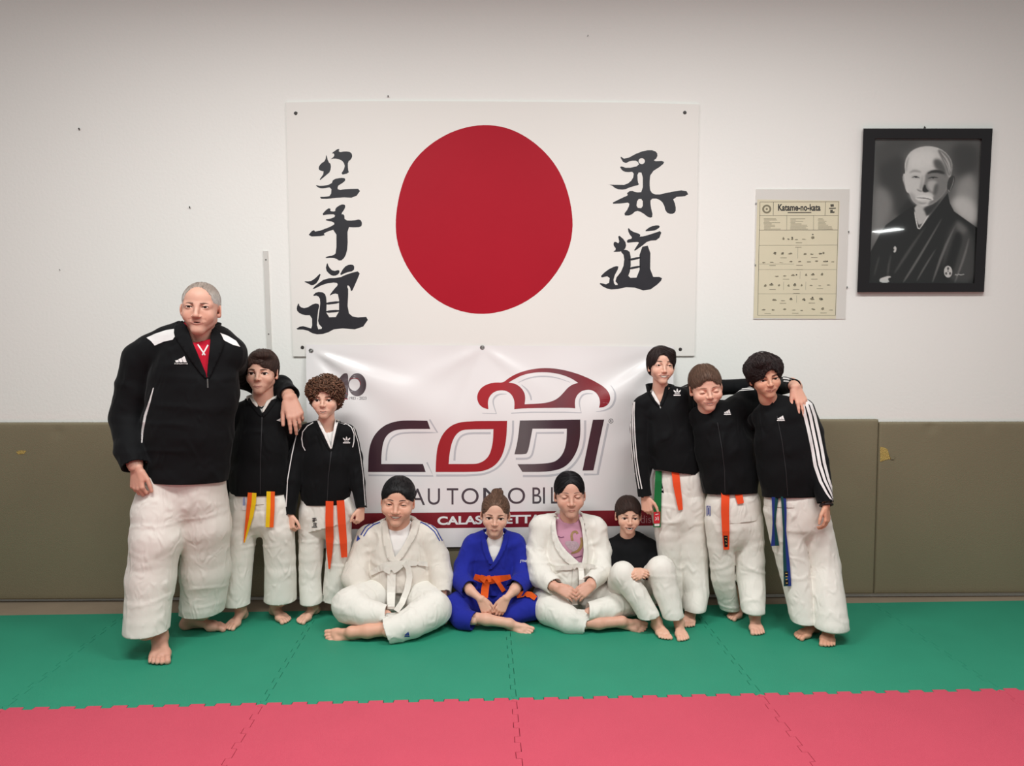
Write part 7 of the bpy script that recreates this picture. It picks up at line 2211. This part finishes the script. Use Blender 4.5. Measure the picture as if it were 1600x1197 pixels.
def make_wavy():
    Y = -0.53
    s = Person('boy with thick wavy dark hair, three-striped sleeve and blue-green belt', W(1250, 990, Y), (206, 150, 122), (178, 104, 96))
    H = Head(1194.5, 556, 620, Y - 0.05, yaw=-2, pitch=6, roll=-10, jaw=0.155, chinr=0.07, cheek=1.1, nose=0.95, eye=1.2, eyeopen=0.8, mouth=0.12, smile=0.75, mz=0.20, eyez=0.47, eyex=0.148)
    s.set_head(H, (1207, 634, Y, 14), nr=0.21)
    torso = [(1218, 660, Y, 39), (1226, 695, Y, 45), (1232, 735, Y, 45.5), (1237, 800, Y, 44)]
    aL = [(1190, 650, Y + .02, 15), (1166, 672, Y + .22, 12.5), (1140, 684, -.265, 10.5)]
    aR = [(1253, 641, Y, 19.5), (1267, 675, Y - .01, 18.5), (1278, 720, Y - .06, 16.5), (1290, 785, Y - .13, 12.5)]
    j = top(s, 'jacket', M_black, torso, [[(1207, 632, Y, 14), (1192, 648, Y + .02, 15)], [(1209, 632, Y, 15), (1250, 639, Y, 18)]], [(aL, 0), (aR, 1)], hem=((1236, 775, Y), (0.02, -0.12, -1)),
            disp=wr_soft(0.004, 10, 53))
    s.collar(W(1208, 632, Y + .005), 0.062, 0.057, 0.030, M_black, j, gap=20, flare=1.08, drop=0.008)
    art('zip', [[stroke([(1214, 650), (1222, 690), (1228, 735), (1231, 775)], 0.9)]], s.put('jacket', lift=0.002), M_zipd, j, step=5)
    art('chest_mark', three_stripe_mark(1220, 653.5, 12, 8.5), s.put('jacket', lift=0.003), M_trim, j, step=4)
    c0 = [(1230, 616), (1240, 621.5), (1254, 632), (1258, 650), (1264, 676), (1270, 705), (1274, 728), (1282, 752), (1292, 771), (1301, 784)]
    c1 = [(1238, 616), (1248, 622), (1260.5, 632), (1266, 650), (1271, 675), (1277, 703), (1281, 726), (1289, 751), (1297.5, 769), (1302.5, 781)]
    c2 = [(1246, 617), (1256, 623), (1267, 632), (1273, 650), (1278.5, 674), (1284, 701), (1288, 724), (1294.5, 749), (1300.5, 766), (1303.5, 778)]
    for c_, w_ in ((c0, 5.2), (c1, 4.8), (c2, 4.4)):
        art('sleeve_stripe', [[stroke(smooth_poly(c_, 1, False), [3] + [w_] * 16 + [2.5, 2, 1.5])]] if False else [[stroke(c_, [w_ * .6] + [w_] * 6 + [w_ * .85, w_ * .6, w_ * .4])]], s.put('jacket', lift=0.003), M_trim, j, step=4)
    legs = [[(1222, 800, Y, 27), (1230, 840, Y, 26), (1240, 885, Y - .01, 24.5), (1256, 970, -.615, 19)], [(1268, 800, Y, 25.5), (1277, 840, Y, 25.5), (1287, 885, Y - .02, 25.5), (1299, 979, -.665, 27)]]
    pants(s, M_gi, [(1240, 785, Y, 44), (1245, 805, Y, 44)], legs, wr_pants(1.1, 74.0), normals=[(0, 0.05, -1), (0, 0.05, -1)])
    g = skirt(s, [(1238, 785, Y, 44), (1240, 812, Y, 44)], (1240, 790, Y), (0.02, -0.10, -1), (1238, 764, Y), seed=48)
    b = s.hang('belt', [(1224, 776, 8), (1225.5, 800, 7.5), (1226, 830, 5), (1227.5, 860, 8.5), (1229.5, 890, 11), (1230.5, 916, 12)], ['gi_skirt', 'trousers'], None, mats=[M_teal, M_navy])
    b['label'] = 'blue and dark green judo belt'
    bk = list(s.bvh)[-1]
    art('belt_label', [[[(1225.5, 893), (1231.5, 893), (1232, 914), (1226, 914)]]], s.put(bk, lift=0.001), M_blackmark, b)
    art('belt_label_print', [[stroke([(1227.2, 896), (1230.2, 896)], 1.2)], [stroke([(1227.4, 901), (1230.4, 901)], 1.2)], [stroke([(1227.6, 906), (1230.6, 905)], 1.2)], [stroke([(1228, 911), (1230.8, 911)], 1.2)]], s.put(bk, lift=0.002), M_gold, b)
    s.hang('belt_end', [(1211, 777, 11), (1210, 800, 7), (1209.5, 818, 5), (1210.5, 836, 9), (1211, 853, 13)], ['gi_skirt', 'trousers'], None, b, mats=[M_navy, M_teal])
    a1, f1 = ground_foot(1247, 999, 0.20, -34)
    s.foot([(1244, 890, Y - .01, 10), (1266, 958, -.58, 8.5)], a1, f1, 0.20, -1)
    a2, f2 = ground_foot(1291, 1011, 0.20, -4)
    s.foot([(1287, 890, Y - .02, 10), (1295, 965, -.62, 8.5)], a2, f2, 0.20, 1)
    s.hand([(1286, 765, Y - .10, 7.5)], (1291, 790, Y - .135), (0.06, -0.12, -1), (0.7, -0.7, 0), 0.135, -1, curl=(28, 30, 20), spread=2)
    s.body()
    # wrist band
    c = W(1291, 789, Y - .134); d = (W(1291, 790, Y - .135) - W(1286, 765, Y - .10)).normalized()
    bm = bmesh.new()
    u = d.orthogonal().normalized(); v = d.cross(u)
    ring = [c + (u * math.cos(a) + v * math.sin(a)) * 0.027 for a in [2 * PI * k / 20 for k in range(21)]]
    tube(bm, ring, 0.006, 6)
    bm_obj('wrist_band', bm, mat('dark_rubber', (40, 26, 28), 0.5, 0.4, 0.05), s.root, True)
    s.face(brow=(48, 34, 30), brow_th=0.95, brow_arch=0.012, lash_th=1.5)
    s.hair((46, 34, 33), t=0.06, top=0.085, hairline=0.74, temple=0.26, side=0.36, nape=0.14, locks=1300, length=0.32, width=0.017, lift=0.016, comb=lambda L: np.stack([0.5 * np.sign(L[:, 0] + .05), -0.7 + 0 * L[:, 0], 0 * L[:, 0]], 1) * np.clip((L[:, 2:3] - 0.6) * 2, 0, 1),
           grav=0.5, jitter=0.45, seed=91, var=0.28, earcut=False, cutx=0.05, curl=0.007, tipfade=0.5,
           extra=lambda H: [H.E((-0.24, -0.04, 0.72), (0.24, 0.28, 0.26), 0.06), H.E((0.24, -0.02, 0.70), (0.20, 0.26, 0.27), 0.06), H.E((-0.10, -0.24, 0.90), (0.22, 0.18, 0.13), 0.06)])
make_tall()
make_middle()
make_wavy()
